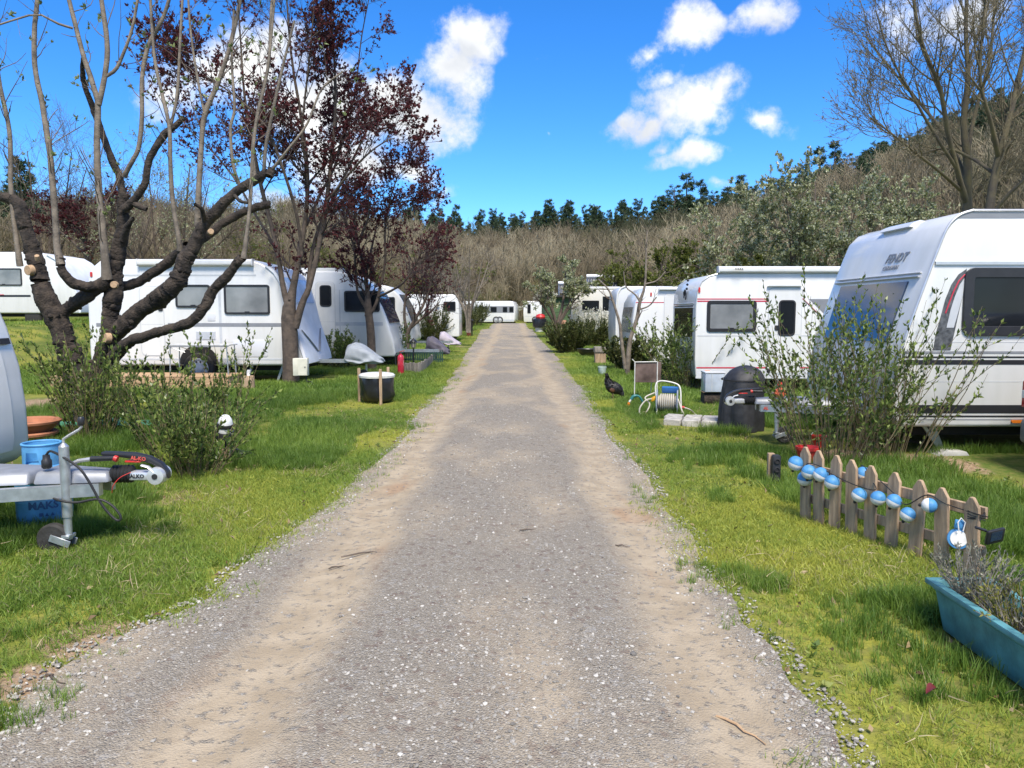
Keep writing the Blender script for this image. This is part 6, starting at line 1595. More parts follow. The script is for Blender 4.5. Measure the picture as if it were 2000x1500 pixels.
    MB().tube([(x + .12, y, g[2]), (x + .12, y, zt - .12)], .04, 10).build('pole', PLAST, t)
    MB().lathe([(.07, zt - .12), (.10, zt - .02), (.03, zt + .06)], (x + .12, y, 0), n=12).build('lamp_head', PLAST, t)
    MB().box(x - .20, x + .05, y - .10, y + .10, g[2], zt - .22).build('box', pm('rust_red', (.20, .055, .035), .7, var=.2), t, bevel=.01)
deck_side()

def right_side():
    # shed
    d = 55; g = Hs(3.4, d); a = XZ(1061, 578, d); b = XZ(1122, 642, d); W = 3.0
    t = thing('green_shed', 'dark green board shed with flat black roof at the end of the track', 'shed', ((a[0] + b[0]) / 2, d + W / 2, g))
    SG = pm('shed_green', (.075, .135, .055), .7, var=.2, scale=5, stretch=(.4, 3, 3)); SD = pm('shed_trim', (.03, .06, .035), .6)
    MB().box(a[0] + .04, b[0] - .04, d + .05, d + W, g - .05, a[1] - .1).build('wall', SD, t, smooth=False)
    nb = 13; h = (a[1] - .1 - g) / nb
    for k in range(nb):
        z = g + k * h
        MB().box(a[0] + .14, b[0] - .14, d, d + .045, z + .012, z + h - .004).build('board', SG, t, bevel=.006, seg=1)
        MB().box(a[0], a[0] + .045, d + .15, d + W, z + .012, z + h - .004).build('board', SG, t, bevel=.006, seg=1)
    for x in (a[0] - .004, b[0] - .13): MB().box(x, x + .135, d - .01, d + .14, g - .03, a[1] - .1).build('corner_post', SD, t, smooth=False)
    MB().box(a[0] - .3, b[0] + .6, d - .3, d + W + .2, a[1] - .1, a[1] + .05).build('roof', pm('roof_black', (.03, .03, .03), .8), t, bevel=.01)
    fb = thing('brick_planter', 'small terracotta planter box against the green shed', 'planter', (*gz(1105, 648)[:2], g))
    q = gz(1098, 648); MB().box(q[0] - .2, q[0] + .4, 53.4, 53.8, g - .05, g + .75).build('planter_box', pm('planter_brick', (.42, .22, .14), .8, var=.2), fb, bevel=.02)
    # solar water heaters
    def heater(label, px0, px1, y0, y1, d, base):
        a = XZ(px0, y0, d); b = XZ(px1, y1, d); x0, x1 = a[0], b[0]
        t = thing('solar_heater', label, 'solar heater', ((x0 + x1) / 2, d, base))
        r = (a[1] - b[1]) * .15
        MB().tube([(x0, d + .5, a[1] - r), (x1, d + .5, a[1] - r)], r, 16).build('tank', pm('tank_white', (.74, .75, .76), .35), t, angle=60)
        nt = 18; zt = a[1] - 1.6 * r; zb = b[1]
        for k in range(nt):
            x = x0 + (x1 - x0) * (k + .5) / nt
            MB().tube([(x, d + .45, zt), (x, d - .35, zb)], (x1 - x0) / nt * .34, 6).build('glass_tube', pm('tube_dark', (.035, .045, .06), .12, spec=.7), t)
        MB().add([(x0, d + .55, zt), (x1, d + .55, zt), (x1, d - .25, zb), (x0, d - .25, zb), (x0, d + .58, zt), (x1, d + .58, zt), (x1, d - .22, zb), (x0, d - .22, zb)], [(0, 1, 2, 3), (7, 6, 5, 4), (0, 4, 5, 1), (1, 5, 6, 2), (2, 6, 7, 3), (3, 7, 4, 0)]).build('reflector', GREYW, t, smooth=False)
        for x in (x0 + .03, x1 - .03):
            MB().tube([(x, d - .35, zb), (x, d - .35, base)], .03, 6).tube([(x, d + .5, zt), (x, d + .5, base)], .03, 6).build('stand', GALV, t)
    heater('solar water heater on the flat roof of the green shed', 1091, 1126, 549, 573, 56.5, a[1] + .05)
    heater('large solar water heater with white tank above the cream caravan', 1147, 1205, 535, 561, 49.5, Hs(6, 49.5))
    # far bin
    g = gz(1054, 642); x, y = g[0], g[1]
    t = thing('waste_bin', 'far bin with red top and black bag beside the green shed', 'bin', g)
    MB().lathe([(.28, .0), (.30, .28)], (x, y, g[2]), n=18).build('bucket', pm('bucket_white', (.7, .7, .68), .5), t)
    MB().lathe([(.30, .27), (.46, .34), (.50, .60), (.46, .86), (.3, .92)], (x, y, g[2]), n=18).build('bag', MATS['bag_black'], t)
    MB().lathe([(.30, .90), (.34, 1.0), (.28, 1.15), (.1, 1.22)], (x + .05, y, g[2]), n=18).build('lid', RED, t)
    # tub, hutch, can
    g = gz(1150, 696); x, y = g[0], g[1]; t = thing('black_tub', 'black plastic tub on the lawn beside the olive bush', 'tub', g)
    MB().lathe([(.10, .03), (.26, .05), (.36, .14), (.40, .25), (.42, .26), (.39, .255), (.33, .16), (.02, .10)], (x, y, g[2]), n=30, cap=False).build('bowl', PLAST, t)
    for s in (-1, 1): MB().obox((x + s * .2, y, g[2] + .04), (.04, .3, .09)).build('foot', PLAST, t, smooth=False)
    g = gz(1173, 713); x, y = g[0], g[1]; hw = .5 * 21 / FPX * y; zt = XZ(1173, 677, y)[1]
    t = thing('wooden_hutch', 'small weathered wooden hutch with grey lid near the sapling', 'hutch', g)
    MB().box(x - hw, x + hw, y, y + .3, g[2], zt - .17).build('crate', WOOD_OLD, t, bevel=.004, seg=1)
    for k in range(4):
        xx = x - hw + 2 * hw * k / 4; MB().box(xx + .005, xx + hw / 2 - .005, y - .012, y, g[2] + .01, zt - .19).build('slat', WOOD_OLD, t, smooth=False)
    MB().box(x - hw - .02, x + hw + .02, y - .04, y + .34, zt - .165, zt - .01).build('lid', WOOD_GREY, t, bevel=.01)
    g = gz(1176, 733); x, y = g[0], g[1]
    t = thing('pale_bucket', 'pale green plastic bucket under the dark bush by the hutch', 'bucket', g)
    PG = pm('can_pale', (.45, .55, .50), .5)
    MB().lathe([(.07, 0), (.078, .02), (.10, .19), (.108, .195), (.10, .20), (.085, .18), (.01, .03)], (x, y, g[2]), n=18, cap=False).build('pail', PG, t)
    MB().tube([(x + .10 * math.cos(a), y - .03 * math.sin(a), g[2] + .19 + .05 * math.sin(a)) for a in np.linspace(0, math.pi, 10)], .004, 6).build('bail', GALV, t)
    # brown panel on white legs
    d = 13.2; g = Hs(2.1, d); a = XZ(1240, 707, d); b = XZ(1291, 747, d)
    t = thing('panel_stand', 'brown mirror like panel on thin white metal legs', 'panel', ((a[0] + b[0]) / 2, d, g))
    MB().box(a[0] + .012, b[0], d, d + .02, b[1], a[1]).build('panel', pm('panel_brown', (.16, .115, .10), .22, var=.35, scale=4, spec=.6), t, bevel=.003, seg=1)
    for px in (1240, 1284):
        x = X(px, d); MB().tube([(x, d - .012, g - .03), (x, d - .012, a[1] + .0)], .009, 8).build('leg', pm('leg_white', (.68, .67, .62), .5), t)
    x = X(1240, d); MB().tube([(x, d - .012, a[1]), (x - .05, d - .03, a[1] + .05)], .008, 8).build('bracket', MATS['leg_white'], t)
    MB().tube([(x, d - .012, a[1]), (x + .38, d - .012, a[1] + .004)], .008, 8).build('top_bar', MATS['leg_white'], t)
    MB().tube([(X(1276, d), d + .25, g - .03), (X(1276, d), d + .03, a[1] - .1)], .007, 6).build('rear_leg', MATS['leg_white'], t)
    # hose reel
    g = gz(1300, 812); x, y = g[0], g[1]; z0 = g[2]
    t = thing('hose_reel', 'garden hose reel with blue drum guard, yellow connector and cream hose', 'hose reel', g)
    HZ = pm('hose_cream', (.46, .43, .36), .55, var=.1); RG = pm('reel_grey', (.30, .34, .40), .45); BLU = pm('reel_blue', (.03, .14, .38), .4); YEL = pm('yellow_plastic', (.70, .36, .02), .4); WHT = pm('tube_white', (.66, .65, .60), .4)
    ax = Vector((1, -.25, 0)).normalized(); c = Vector((x + .02, y, z0 + .20))
    dr = MB().lathe([(.07, -.14), (.07, .14)], c, ax, 20).build('drum', RG, t)
    for s in (-1, 1): MB().lathe([(.175, -.008), (.18, 0), (.175, .008)], c + ax * (.145 * s), ax, 30).build('flange', RG, dr)
    for k in range(9): MB().lathe([(.085 + .012 * math.cos(q * math.pi / 4), -.118 + k * .0295 + .012 * math.sin(q * math.pi / 4)) for q in range(8)] + [(.097, -.118 + k * .0295)], c, ax, 22, cap=False).build('hose_turn', HZ, dr)
    for k in range(7): MB().lathe([(.112 + .012 * math.cos(q * math.pi / 4), -.09 + k * .0295 + .012 * math.sin(q * math.pi / 4)) for q in range(8)] + [(.124, -.09 + k * .0295)], c, ax, 22, cap=False).build('hose_turn', HZ, dr)
    fr = [c + ax * -.17 + Vector((0, -.16, -.21)), c + ax * -.17 + Vector((0, -.06, .02)), c + ax * -.16 + Vector((0, .04, .24)), c + ax * -.08 + Vector((0, .07, .30)), c + ax * .12 + Vector((0, .07, .27)), c + ax * .19 + Vector((0, .05, .20)), c + ax * .19 + Vector((0, -.02, 0)), c + ax * .19 + Vector((0, -.10, -.20))]
    MB().tube(poly_resample(fr, np.ones(8), 40)[0], .010, 8).build('frame', WHT, t)
    MB().obox(c + ax * .06 + Vector((0, .10, .17)), (.24, .05, .10), (0.3, 0, -.2)).build('drum_guard', BLU, t, bevel=.015)
    hp = c + ax * -.20 + Vector((0, -.05, .05))
    MB().obox(hp, (.10, .05, .06), (0, -.5, -.2)).build('connector', YEL, t, bevel=.015)
    MB().tube([c + ax * .155, c + ax * .21], .018, 8).build('crank_hub', PLAST, t)
    loop = [hp, hp + Vector((-.12, -.03, -.02)), hp + Vector((-.21, -.05, -.13)), hp + Vector((-.20, -.06, -.23)), hp + Vector((-.12, -.04, -.20)), hp + Vector((-.06, 0, -.08)), hp + Vector((-.12, .04, .01)), hp + Vector((0.02, .06, .08))]
    MB().tube(poly_resample(loop, np.ones(8), 50)[0], .011, 8).build('hose_loop', HZ, t)
    gnd = [c + ax * .13 + Vector((0, -.10, .06)), c + ax * .18 + Vector((0, -.2, -.12)), Vector((x + .26, y - .32, z0 + .015)), Vector((X(1375, y - .55), y - .62, z0 + .012)), Vector((X(1392, y - .8), y - .9, z0 + .012)), Vector((X(1365, y - 1), y - 1.2, z0 + .012))]
    MB().tube(poly_resample(gnd, np.ones(6), 50)[0], .011, 8).build('trailing_hose', HZ, t)
    l2 = [c + ax * .19 + Vector((0, -.03, -.06)), c + ax * .32 + Vector((0, 0, -.10)), Vector((x + .44, y + .1, z0 + .02)), Vector((x + .40, y - .18, z0 + .012)), Vector((x + .2, y - .2, z0 + .012))]
    MB().tube(poly_resample(l2, np.ones(5), 40)[0], .011, 8).build('side_hose', HZ, t)
    MB().tube([c + ax * .17 + Vector((0, -.03, -.06)), c + ax * .24 + Vector((0, -.02, -.07))], .018, 8).build('hose_coupling', RED, t)
    # sprinkler ornament
    g = gz(1240, 797); x, y, z = g; t = thing('sprinkler', 'small garden sprinkler with curved dark green spout and yellow base', 'sprinkler', g)
    TE = pm('sprinkler_teal', (.03, .16, .15), .4)
    MB().tube(poly_resample([(x + .14, y, z), (x + .12, y, z + .10), (x + .06, y, z + .19), (x - .02, y, z + .19), (x - .06, y, z + .14)], np.ones(5), 16)[0], [.018] * 10 + [.026] * 6, 10).build('spout', TE, t)
    MB().tube([(x - .055, y - .005, z + .15), (x - .09, y, z + .10)], [.014, .018], 8).build('nozzle', WHT, t)
    MB().lathe([(.05, 0), (.055, .03), (.03, .05)], (x - .10, y, z), n=14).build('base', YEL, t)
    MB().lathe([(.02, .05), (.022, .08), (.01, .09)], (x - .10, y, z), n=10).build('valve', ORANGE, t)
    # pavers
    d = 9.6
    t = thing('paved_strip', 'strip of pale concrete paving slabs by the hose reel', 'paving', gz(1350, 835)); del t['category']; tag(t, kind='structure')
    PAV = pm('paver_concrete', (.42, .40, .36), .9, var=.2, scale=14, bump=.4, bscale=40); rng = np.random.default_rng(12)
    o = gz(1290, 828)
    for i in range(2):
        for j in range(5):
            cx, cy = o[0] + .17 + j * .235 + i * .09 + rng.normal(scale=.008), o[1] - .12 * j * .6 + i * .36 + rng.normal(scale=.01)
            MB().obox((cx, cy, Hs(cx, cy) + .03), (.222, .30, .10), (rng.normal(scale=.015), rng.normal(scale=.015), -.35 + rng.normal(scale=.02))).build('paver', PAV, t, bevel=.01, seg=1)
    # clear plastic box on a log
    d = 12.3; a = XZ(1378, 728, d); b = XZ(1416, 766, d); g = Hs(a[0], d)
    lg = thing('log_block', 'dark cut log block carrying the clear plastic box', 'log', ((a[0] + b[0]) / 2, d + .15, g))
    MB().tube([(a[0] + .0, d + .16, g + .10), (b[0] - .0, d + .16, g + .10)], .13, 18).build('log', BARK_D, lg, angle=60)
    MB().box(a[0] - .02, b[0] + .02, d + .02, d + .30, g + .21, b[1] - .002).build('board', WOOD_OLD, lg, bevel=.006, seg=1)
    t = thing('plastic_box', 'clear plastic storage box on a log beside the black grill cover', 'box', ((a[0] + b[0]) / 2, d + .15, b[1]))
    MB().box(a[0], b[0], d, d + .28, b[1], a[1] - .012).build('box', pm('clear_plastic', (.46, .52, .60), .15, var=.15, scale=4, spec=.6), t, bevel=.012)
    MB().box(a[0] - .008, b[0] + .008, d - .008, d + .288, a[1] - .012, a[1] + .012).build('lid', GREYW, t, bevel=.006)
    for f in (.33, .95): MB().box(a[0] + (b[0] - a[0]) * f - .006, a[0] + (b[0] - a[0]) * f + .006, d - .006, d + .002, b[1] + .01, a[1] - .02).build('rib', STRIPE_L, t, smooth=False)
    # covered grill
    d = 9.75; g = Hs(3.0, d); cx = X(1450, d); zt = XZ(1450, 713, d)[1]
    t = thing('grill_cover', 'tall round grill under a black fabric cover behind the right coupling', 'covered grill', (cx, d, g))
    n = 48; vs, fs = [], []; hw = X(1490, d) - cx; rng = np.random.default_rng(3)
    lev = [(0.0, .98), (.10, 1.0), (.28, .985), (.48, .97), (.64, .97), (.75, .955), (.80, .93), (.845, .86), (.91, .72), (.96, .5), (.99, .25), (1.0, .02)]
    for i, (f, r) in enumerate(lev):
        for k in range(n):
            a_ = 2 * math.pi * k / n; w = .09 * math.sin(a_ * 7 + .5 * i + 2 * math.sin(a_ * 2)) * (1 - f) ** .6 + .03 * math.sin(a_ * 12 + 2 + i * .3) * (1 - f) + rng.normal(scale=.004)
            vs.append((cx + .05 * f * f + hw * (r + w) * math.cos(a_) * (1.0 if f > .5 else 1.04), d + .28 * (r + w) * math.sin(a_), g + zt * f - g * f + .0))
    for i in range(len(lev) - 1):
        for k in range(n): fs.append((i * n + k, i * n + (k + 1) % n, (i + 1) * n + (k + 1) % n, (i + 1) * n + k))
    fs += [tuple(range(n - 1, -1, -1)), tuple((len(lev) - 1) * n + k for k in range(n))]
    MB().add(vs, fs).build('cover', pm('cover_black_fabric', (.024, .025, .029), .6, var=.2, bump=.25, bscale=14), t, angle=80)
    MB().lathe([(.945, 0), (.955, .008), (.945, .016)], (0, 0, 0), (0, 0, 1), n=40, cap=False).mapped(lambda v: (cx + v.x * hw * 1.03, d + v.y * .28 * 1.03, g + (zt - g) * .77 + v.z)).build('seam', RUBBER, t)
    # red gnome on the drawbar cover
    x = X(1523, 8.75); y = 8.72; z = .535
    t = thing('garden_figure', 'small red and orange garden figure sitting on the right drawbar', 'figurine', (x, y, z))
    MB().lathe([(.05, 0), (.055, .03), (.045, .07), (.03, .10), (.02, .11)], (x, y, z), n=18).build('body', pm('figure_orange', (.55, .12, .05), .5), t)
    MB().ball((x, y, z + .125), .027, 14, 10).build('head', pm('figure_skin', (.60, .30, .22), .5), t)
    MB().lathe([(.031, .0), (.03, .02), (.018, .04), (.004, .052)], (x, y, z + .13), n=16).build('cap', RED, t)
    for s in (-1, 1): MB().tube([(x + s * .04, y, z + .085), (x + s * .065, y - .02, z + .05), (x + s * .04, y - .045, z + .04)], .013, 8).build('arm', MATS['figure_orange'], t)
    g = gz(1598, 872); t = thing('red_bucket', 'small red bucket lying under the drawbar behind the privet', 'bucket', g)
    MB().lathe([(.07, 0), (.085, .12), (.09, .125), (.08, .12), (.065, .01)], (g[0], g[1], g[2]), n=20, cap=False).build('bucket', RED, t)
    MB().tube([(g[0] + .09 * math.cos(a), g[1] - .02 * math.sin(a), g[2] + .11 + .08 * math.sin(a)) for a in np.linspace(0, math.pi, 12)], .004, 6).build('bail', WHT, t)
    g = gz(1600, 925); t = thing('red_pot', 'red flower pot half hidden behind the picket fence', 'plant pot', (g[0], g[1] + .3, 0))
    MB().lathe([(.075, 0), (.105, .16), (.115, .16), (.115, .19), (.10, .19), (.09, .15), (.01, .14)], (g[0], g[1] + .3, 0), n=22, cap=False).build('pot', RED, t)
    # socket post
    g = gz(1510, 946); x, y = g[0], g[1]; zt = XZ(1510, 886, y)[1]
    t = thing('socket_post', 'short wooden post with black power socket on the right lawn', 'socket post', g)
    MB().box(x - .045, x + .01, y, y + .05, -.05, zt).build('post', WOOD_OLD, t, bevel=.004, seg=1)
    s = MB().prism(rrect(x - .028, x + .045, .025, zt - .004, .02), y - .002, y - .055).build('socket_strip', PLAST, t, bevel=.006)
    for k in range(3): MB().lathe([(.022, 0), (.026, .010), (.018, .012), (.015, .004)], (x + .009, y - .055, .065 + k * .075), (0, -1, 0), n=16).build('socket', RUBBER, s)
    MB().obox((x + .0, y - .05, .008), (.09, .008, .006), (0, 0, .6)).build('ground_pin', CHROME, t)
right_side()

def fence_corner():
    A = gp(1565, 1012); B = gp(1905, 1128); g = 0.0
    t = thing('picket_fence', 'low weathered picket fence leaning beside the track on the right', 'fence', ((A[0] + B[0]) / 2, (A[1] + B[1]) / 2, 0))
    dirv = (B - A) / np.linalg.norm(B - A); nrm = np.array([-dirv[1], dirv[0], 0]); nrm = nrm if nrm[1] > 0 else -nrm
    an = math.atan2(dirv[1], dirv[0]); rng = np.random.default_rng(17)
    tops = [(1577, 872), (1604, 880), (1634, 889), (1668, 898), (1705, 909), (1746, 922), (1792, 936), (1846, 952), (1906, 970)]
    ts = []
    for k, (px, py) in enumerate(tops):
        f = k / 8.0; p = A + (B - A) * f
        # find along-fence position seen under that pixel at fence mid height
        best = min(np.linspace(-.1, 1.2, 261), key=lambda q: abs(proj(A + (B - A) * q + np.array([0, 0, .45]))[0] - px))
        p = A + (B - A) * best; top = pt(px, py, p[1])[2]; ts.append(best)
        w, h, th = .046, top, .011
        R = Matrix.Rotation(an, 4, 'Z'); lean = Matrix.Rotation(rng.normal(scale=.015) + .03, 4, dirv.tolist()) ; til = Matrix.Rotation(rng.normal(scale=.02), 4, nrm.tolist())
        poly = [(-w, -.04), (w, -.04), (w, h - .055), (.012, h), (-.012, h), (-w, h - .055)]
        m = MB().prism(poly, -th, th).mapped(lambda v: (Matrix.Translation(Vector(p)) @ til @ lean @ R @ Matrix.Diagonal((1, 1, 1, 1))) @ v)
        m.build('picket', WOOD_OLD, t, bevel=.004, seg=1)
    for z, hh in ((.155, .032), (.375, .034)):
        c = A + (B - A) * .5 + nrm * .028; L_ = np.linalg.norm(B - A) * 1.04
        MB().obox((c[0], c[1], z), (L_, .022, hh * 2), (0, 0, an)).build('rail', WOOD_OLD, t, bevel=.004, seg=1)
    def onf(px, py, off):
        """place at the fence line seen at a pixel, off metres in front of it"""
        best = min(np.linspace(-.25, 1.3, 621), key=lambda q: abs(proj(A + (B - A) * q - nrm * off + np.array([0, 0, .35]))[0] - px))
        p = A + (B - A) * best - nrm * off; return pt(px, py, p[1])
    s = thing('ball_garland', 'string of blue and white ball lights hung along the picket fence', 'string lights', (A[0], A[1], .3))
    BLU = pm('ball_blue', (.07, .26, .52), .55, var=.12, scale=30, bump=.15, bscale=40); BW = pm('ball_white', (.74, .73, .69), .6, var=.06, bump=.15, bscale=40)
    balls = [(1554, 905, .06, .3), (1580, 922, .06, .15), (1572, 935, .04, 0.), (1603, 927, .06, .5), (1625, 942, .06, .25), (1686, 926, -.06, .2), (1678, 967, .06, .5), (1715, 973, .06, .1), (1746, 979, .06, .45), (1773, 1005, .06, .5), (1815, 987, .05, 1.45)]
    cs = []
    for px, py, off, tl in balls:
        c = Vector(onf(px, py, off)); cs.append(c); r = 14.6 / FPX * c.y
        axis_ = Vector((math.sin(tl) * .9, -.15, math.cos(tl)))
        if tl > 1.2: axis_ = Vector((1, -.6, .1))
        prof_u = [(r * math.sin(a), r * math.cos(a)) for a in np.linspace(math.pi / 2, .02, 10)]
        prof_d = [(r * math.sin(a), r * math.cos(a)) for a in np.linspace(math.pi / 2, math.pi - .02, 10)]
        b = MB().lathe(prof_u, c, axis_, 24).build('ball', BLU, s)
        MB().lathe(prof_d, c, axis_, 24).build('white_half', BW, b)
        x_, y_, z_ = frame(axis_)
        MB().lathe([(.004, 0), (.010, .002), (.010, .01), (.006, .016)], c + z_ * (-r * .98), -z_, 10).build('lamp_cap', RUBBER, b)
    order = sorted(cs, key=lambda v: v.x)
    pts = []
    for c in order: pts += [c + Vector((0, .03, .055))]
    end = Vector(onf(1930, 1010, .03)); pts += [Vector(onf(1850, 985, .02)), Vector(onf(1905, 1003, .03)), end]
    MB().tube(poly_resample(pts, np.ones(len(pts)), 90)[0], .0035, 6).build('cord', RUBBER, s)
    for k in range(4):
        c = Vector(onf(1905, 1000 + k * 4, .0)); Q = [(c + Vector(dirv) * (.055 * math.cos(a)) + Vector(nrm) * (.03 * math.sin(a)) + Vector((0, 0, .006 * math.sin(a * 2 + k)))) for a in np.linspace(0, 6.283, 20)]
        MB().tube(Q, .003, 6).build('cord_wrap', RUBBER, s)
    # collapsed lantern with clip
    c = Vector(onf(1872, 1052, .05)); t2 = thing('lantern_disc', 'flat blue and white folding lantern with wire clip on the fence', 'lantern', (c.x, c.y, c.z))
    MB().lathe([(.045, -.008), (.058, -.006), (.060, 0), (.058, .006), (.04, .009)], c, (-.35, -1, .15), 28).build('rim', BLU, t2)
    MB().lathe([(.046, 0), (.044, .006), (.001, .008)], c + Vector((-.35, -1, .15)).normalized() * .006, (-.35, -1, .15), 28, cap=False).build('disc', BW, t2)
    MB().tube([c + Vector((-.012, -.02, .05)), c + Vector((-.02, -.02, .10)), c + Vector((0, -.015, .125)), c + Vector((.022, -.02, .10)), c + Vector((.012, -.02, .05))], .0035, 6).build('clip', WHITE, t2)
    MB().obox(c + Vector((0, .0, .085)), (.05, .012, .05), (0, .1, -.2)).build('strap', BLU, t2, bevel=.004)
    # solar panel on a clamp
    c = Vector(onf(1943, 1047, .0)); t3 = thing('solar_charger', 'small black solar charger clipped to the end of the picket fence', 'solar charger', (c.x, c.y, c.z))
    MB().obox(c, (.115, .02, .085), (.25, -.12, .25)).build('housing', PLAST, t3, bevel=.006)
    MB().obox(c + Vector((.002, -.011, .002)), (.075, .004, .055), (.25, -.12, .25)).build('cell', PANE_B, t3, smooth=False)
    MB().tube([c + Vector((-.05, 0, .03)), c + Vector((-.11, 0, .05))], .008, 8).build('bracket', PLAST, t3)
    # planter trough
    TE = pm('planter_teal', (.105, .295, .325), .55, var=.2, scale=9, bump=.1)
    x0, y0, y1, zt, w = 1.985, 2.0, 3.58, .235, .30
    t = thing('planter_trough', 'long teal plastic planter trough with lavender, at lower right', 'planter', (x0 + w / 2, (y0 + y1) / 2, 0))
    def loop(x_, y_, e, z): return [(x0 + e, y0 + e, z), (x0 + w - e, y0 + e, z), (x0 + w - e, y1 - e, z), (x0 + e, y1 - e, z)]
    lv = [loop(0, 0, .060, 0), loop(0, 0, .030, zt - .05), loop(0, 0, .022, zt - .045), loop(0, 0, .018, zt - .03), loop(0, 0, -.004, zt - .024), loop(0, 0, -.004, zt), loop(0, 0, .035, zt), loop(0, 0, .050, zt - .09)]
    vs = [p for l_ in lv for p in l_]; fs = [(3, 2, 1, 0)]
    for i in range(len(lv) - 1):
        for k in range(4): fs.append((i * 4 + k, i * 4 + (k + 1) % 4, i * 4 + 4 + (k + 1) % 4, i * 4 + 4 + k))
    MB().add(vs, fs).build('trough', TE, t, bevel=.004, seg=2)
    MB().box(x0 + .05, x0 + w - .05, y0 + .05, y1 - .05, zt - .12, zt - .075).build('soil', pm('pot_soil', (.06, .042, .03), .95), t, smooth=False)
    LAV = leafmat('lavender_leaf', (.10, .11, .08), (.30, .29, .22), (.19, .19, .14), trans=.15); YEL2 = leafmat('sage_leaf', (.10, .11, .02), (.34, .32, .06), (.18, .18, .04), trans=.3)
    rng = np.random.default_rng(19)
    for k, (yy, lab, mt, h) in enumerate(((3.42, 'grey lavender plant at the far end of the teal trough', LAV, .30), (3.12, 'yellowish sage plant next to the lavender in the trough', YEL2, .22), (2.78, 'dry brownish lavender in the middle of the teal trough', LAV, .24), (2.45, 'yellow green plant at the near end of the trough', YEL2, .22))):
        b = np.array([x0 + w / 2 + rng.normal(scale=.02), yy, zt - .08]); tt = thing('trough_plant', lab, 'plant', b)
        n = 75; a = rng.uniform(0, 6.283, n); o = rng.uniform(.1, 1.0, n)
        P = np.zeros((n, 6, 3)); P[:, 0] = b + np.stack([np.cos(a) * .04, np.sin(a) * .07, np.zeros(n)], 1)
        dv = np.stack([np.cos(a) * o * .75, np.sin(a) * o * .85, np.ones(n)], 1)
        for j in range(1, 6):
            dv = dv + rng.normal(scale=.12, size=dv.shape); P[:, j] = P[:, j - 1] + dv / np.linalg.norm(dv, axis=1, keepdims=True) * (h * rng.uniform(.6, 1.1, n) / 5)[:, None]
        npmesh('stems', *tubes(P, np.linspace(.0025, .001, 6)[None].repeat(n, 0), 4), WOOD_GREY, tt)
        pos, dr = along(P, 1500, rng, .15, 1); npmesh('foliage', *leaves(pos, dr, rng.uniform(.016, .032, 1500), rng, .28, .55, .2), mt, tt)
fence_corner()

def hen():
    g = gz(1196, 779); x, y, z = g; s = 1.0
    t = thing('hen', 'black hen with rusty breast pecking in the grass right of the track', 'hen', g)
    # spine from raised tail through the back down to the feeding head
    sp = [(x - .10, y, z + .40), (x - .095, y, z + .36), (x - .075, y, z + .30), (x - .04, y, z + .235), (x + .02, y, z + .195), (x + .085, y, z + .165), (x + .135, y, z + .125), (x + .165, y - .01, z + .085), (x + .185, y - .015, z + .05), (x + .20, y - .02, z + .03)]
    rr = [.008, .03, .055, .09, .108, .098, .066, .040, .028, .012]
    Q, R = poly_resample(sp, rr, 34)
    V, F = tubes(Q[None], np.maximum(R, .005)[None], 18)
    c = np.repeat(Q, 18, 0); V = c + (V - c) * np.array([1, .78, 1]); rng = np.random.default_rng(5); V = V + rng.normal(scale=.002, size=V.shape)
    FE = pm('feather_black', (.014, .013, .014), .5, var=.3, scale=30, bump=.4, bscale=60); RU = pm('feather_rust', (.12, .045, .02), .6, var=.3, scale=30)
    b = npmesh('body', V, F, FE, t)
    pos = []; dr = []
    for i in range(420):
        k = rng.integers(3, 24); a = rng.uniform(0, 6.283); rad = R[k] * .95; tt = Q[k] - Q[k + 1]; tt /= np.linalg.norm(tt)
        up = np.array([0, 0, 1.]); xx = np.cross(tt, np.array([0, 1., 0])); yy = np.array([0, 1., 0])
        pos.append(Q[k] + xx * rad * math.cos(a) + yy * rad * math.sin(a) * .78); dr.append(tt)
    npmesh('feathers', *leaves(np.array(pos), np.array(dr) * 2, rng.uniform(.03, .05, 420), rng, .6, .35, 0), FE, b)
    tl = []
    for k in range(9):
        a = (k - 4) * .10; q = np.array([x - .085, y, z + .33]); tl.append((q, np.array([-.25 + a * .6, a * .6, 1.0])))
    npmesh('tail', *leaves(np.array([q for q, _ in tl]), np.array([v for _, v in tl]) * 4, np.full(9, .13), rng, .35, .05, 0), FE, t)
    MB().ball((x + .0, y - .055, z + .165), (.06, .03, .05), 12, 8).build('wing', RU, t)
    for s_ in (-1, 1):
        l = MB().tube([(x + .01, y + s_ * .035, z + .12), (x + .0, y + s_ * .035, z + .06), (x + .012, y + s_ * .035, z + .008)], [.016, .007, .006], 8).build('leg', pm('hen_leg', (.30, .22, .10), .6), t)
        for a in (-.5, 0, .5): MB().tube([(x + .012, y + s_ * .035, z + .006), (x + .012 + .04 * math.cos(a), y + s_ * .035 + .04 * math.sin(a), z + .003)], [.005, .002], 6).build('toe', MATS['hen_leg'], l)
    MB().prism([(0, 0), (.03, .0), (.035, .018), (.022, .012), (.014, .022), (.006, .012)], -.004, .004).mapped(lambda v: (x + .172 + v.x, y - .012 + v.y, z + .075 + v.z)).build('comb', RED, t)
    MB().tube([(x + .20, y - .02, z + .032), (x + .218, y - .022, z + .018)], [.008, .001], 8).build('beak', pm('beak', (.35, .25, .08), .5), t)
    MB().prism([(0, 0), (.09, -.02), (.10, .03), (.02, .035)], -.02, .02).mapped(lambda v: (x + .10 + v.x * .7, y + v.y, z + .09 + v.z)).build('rust_tuft', RU, t, bevel=.008)
hen()

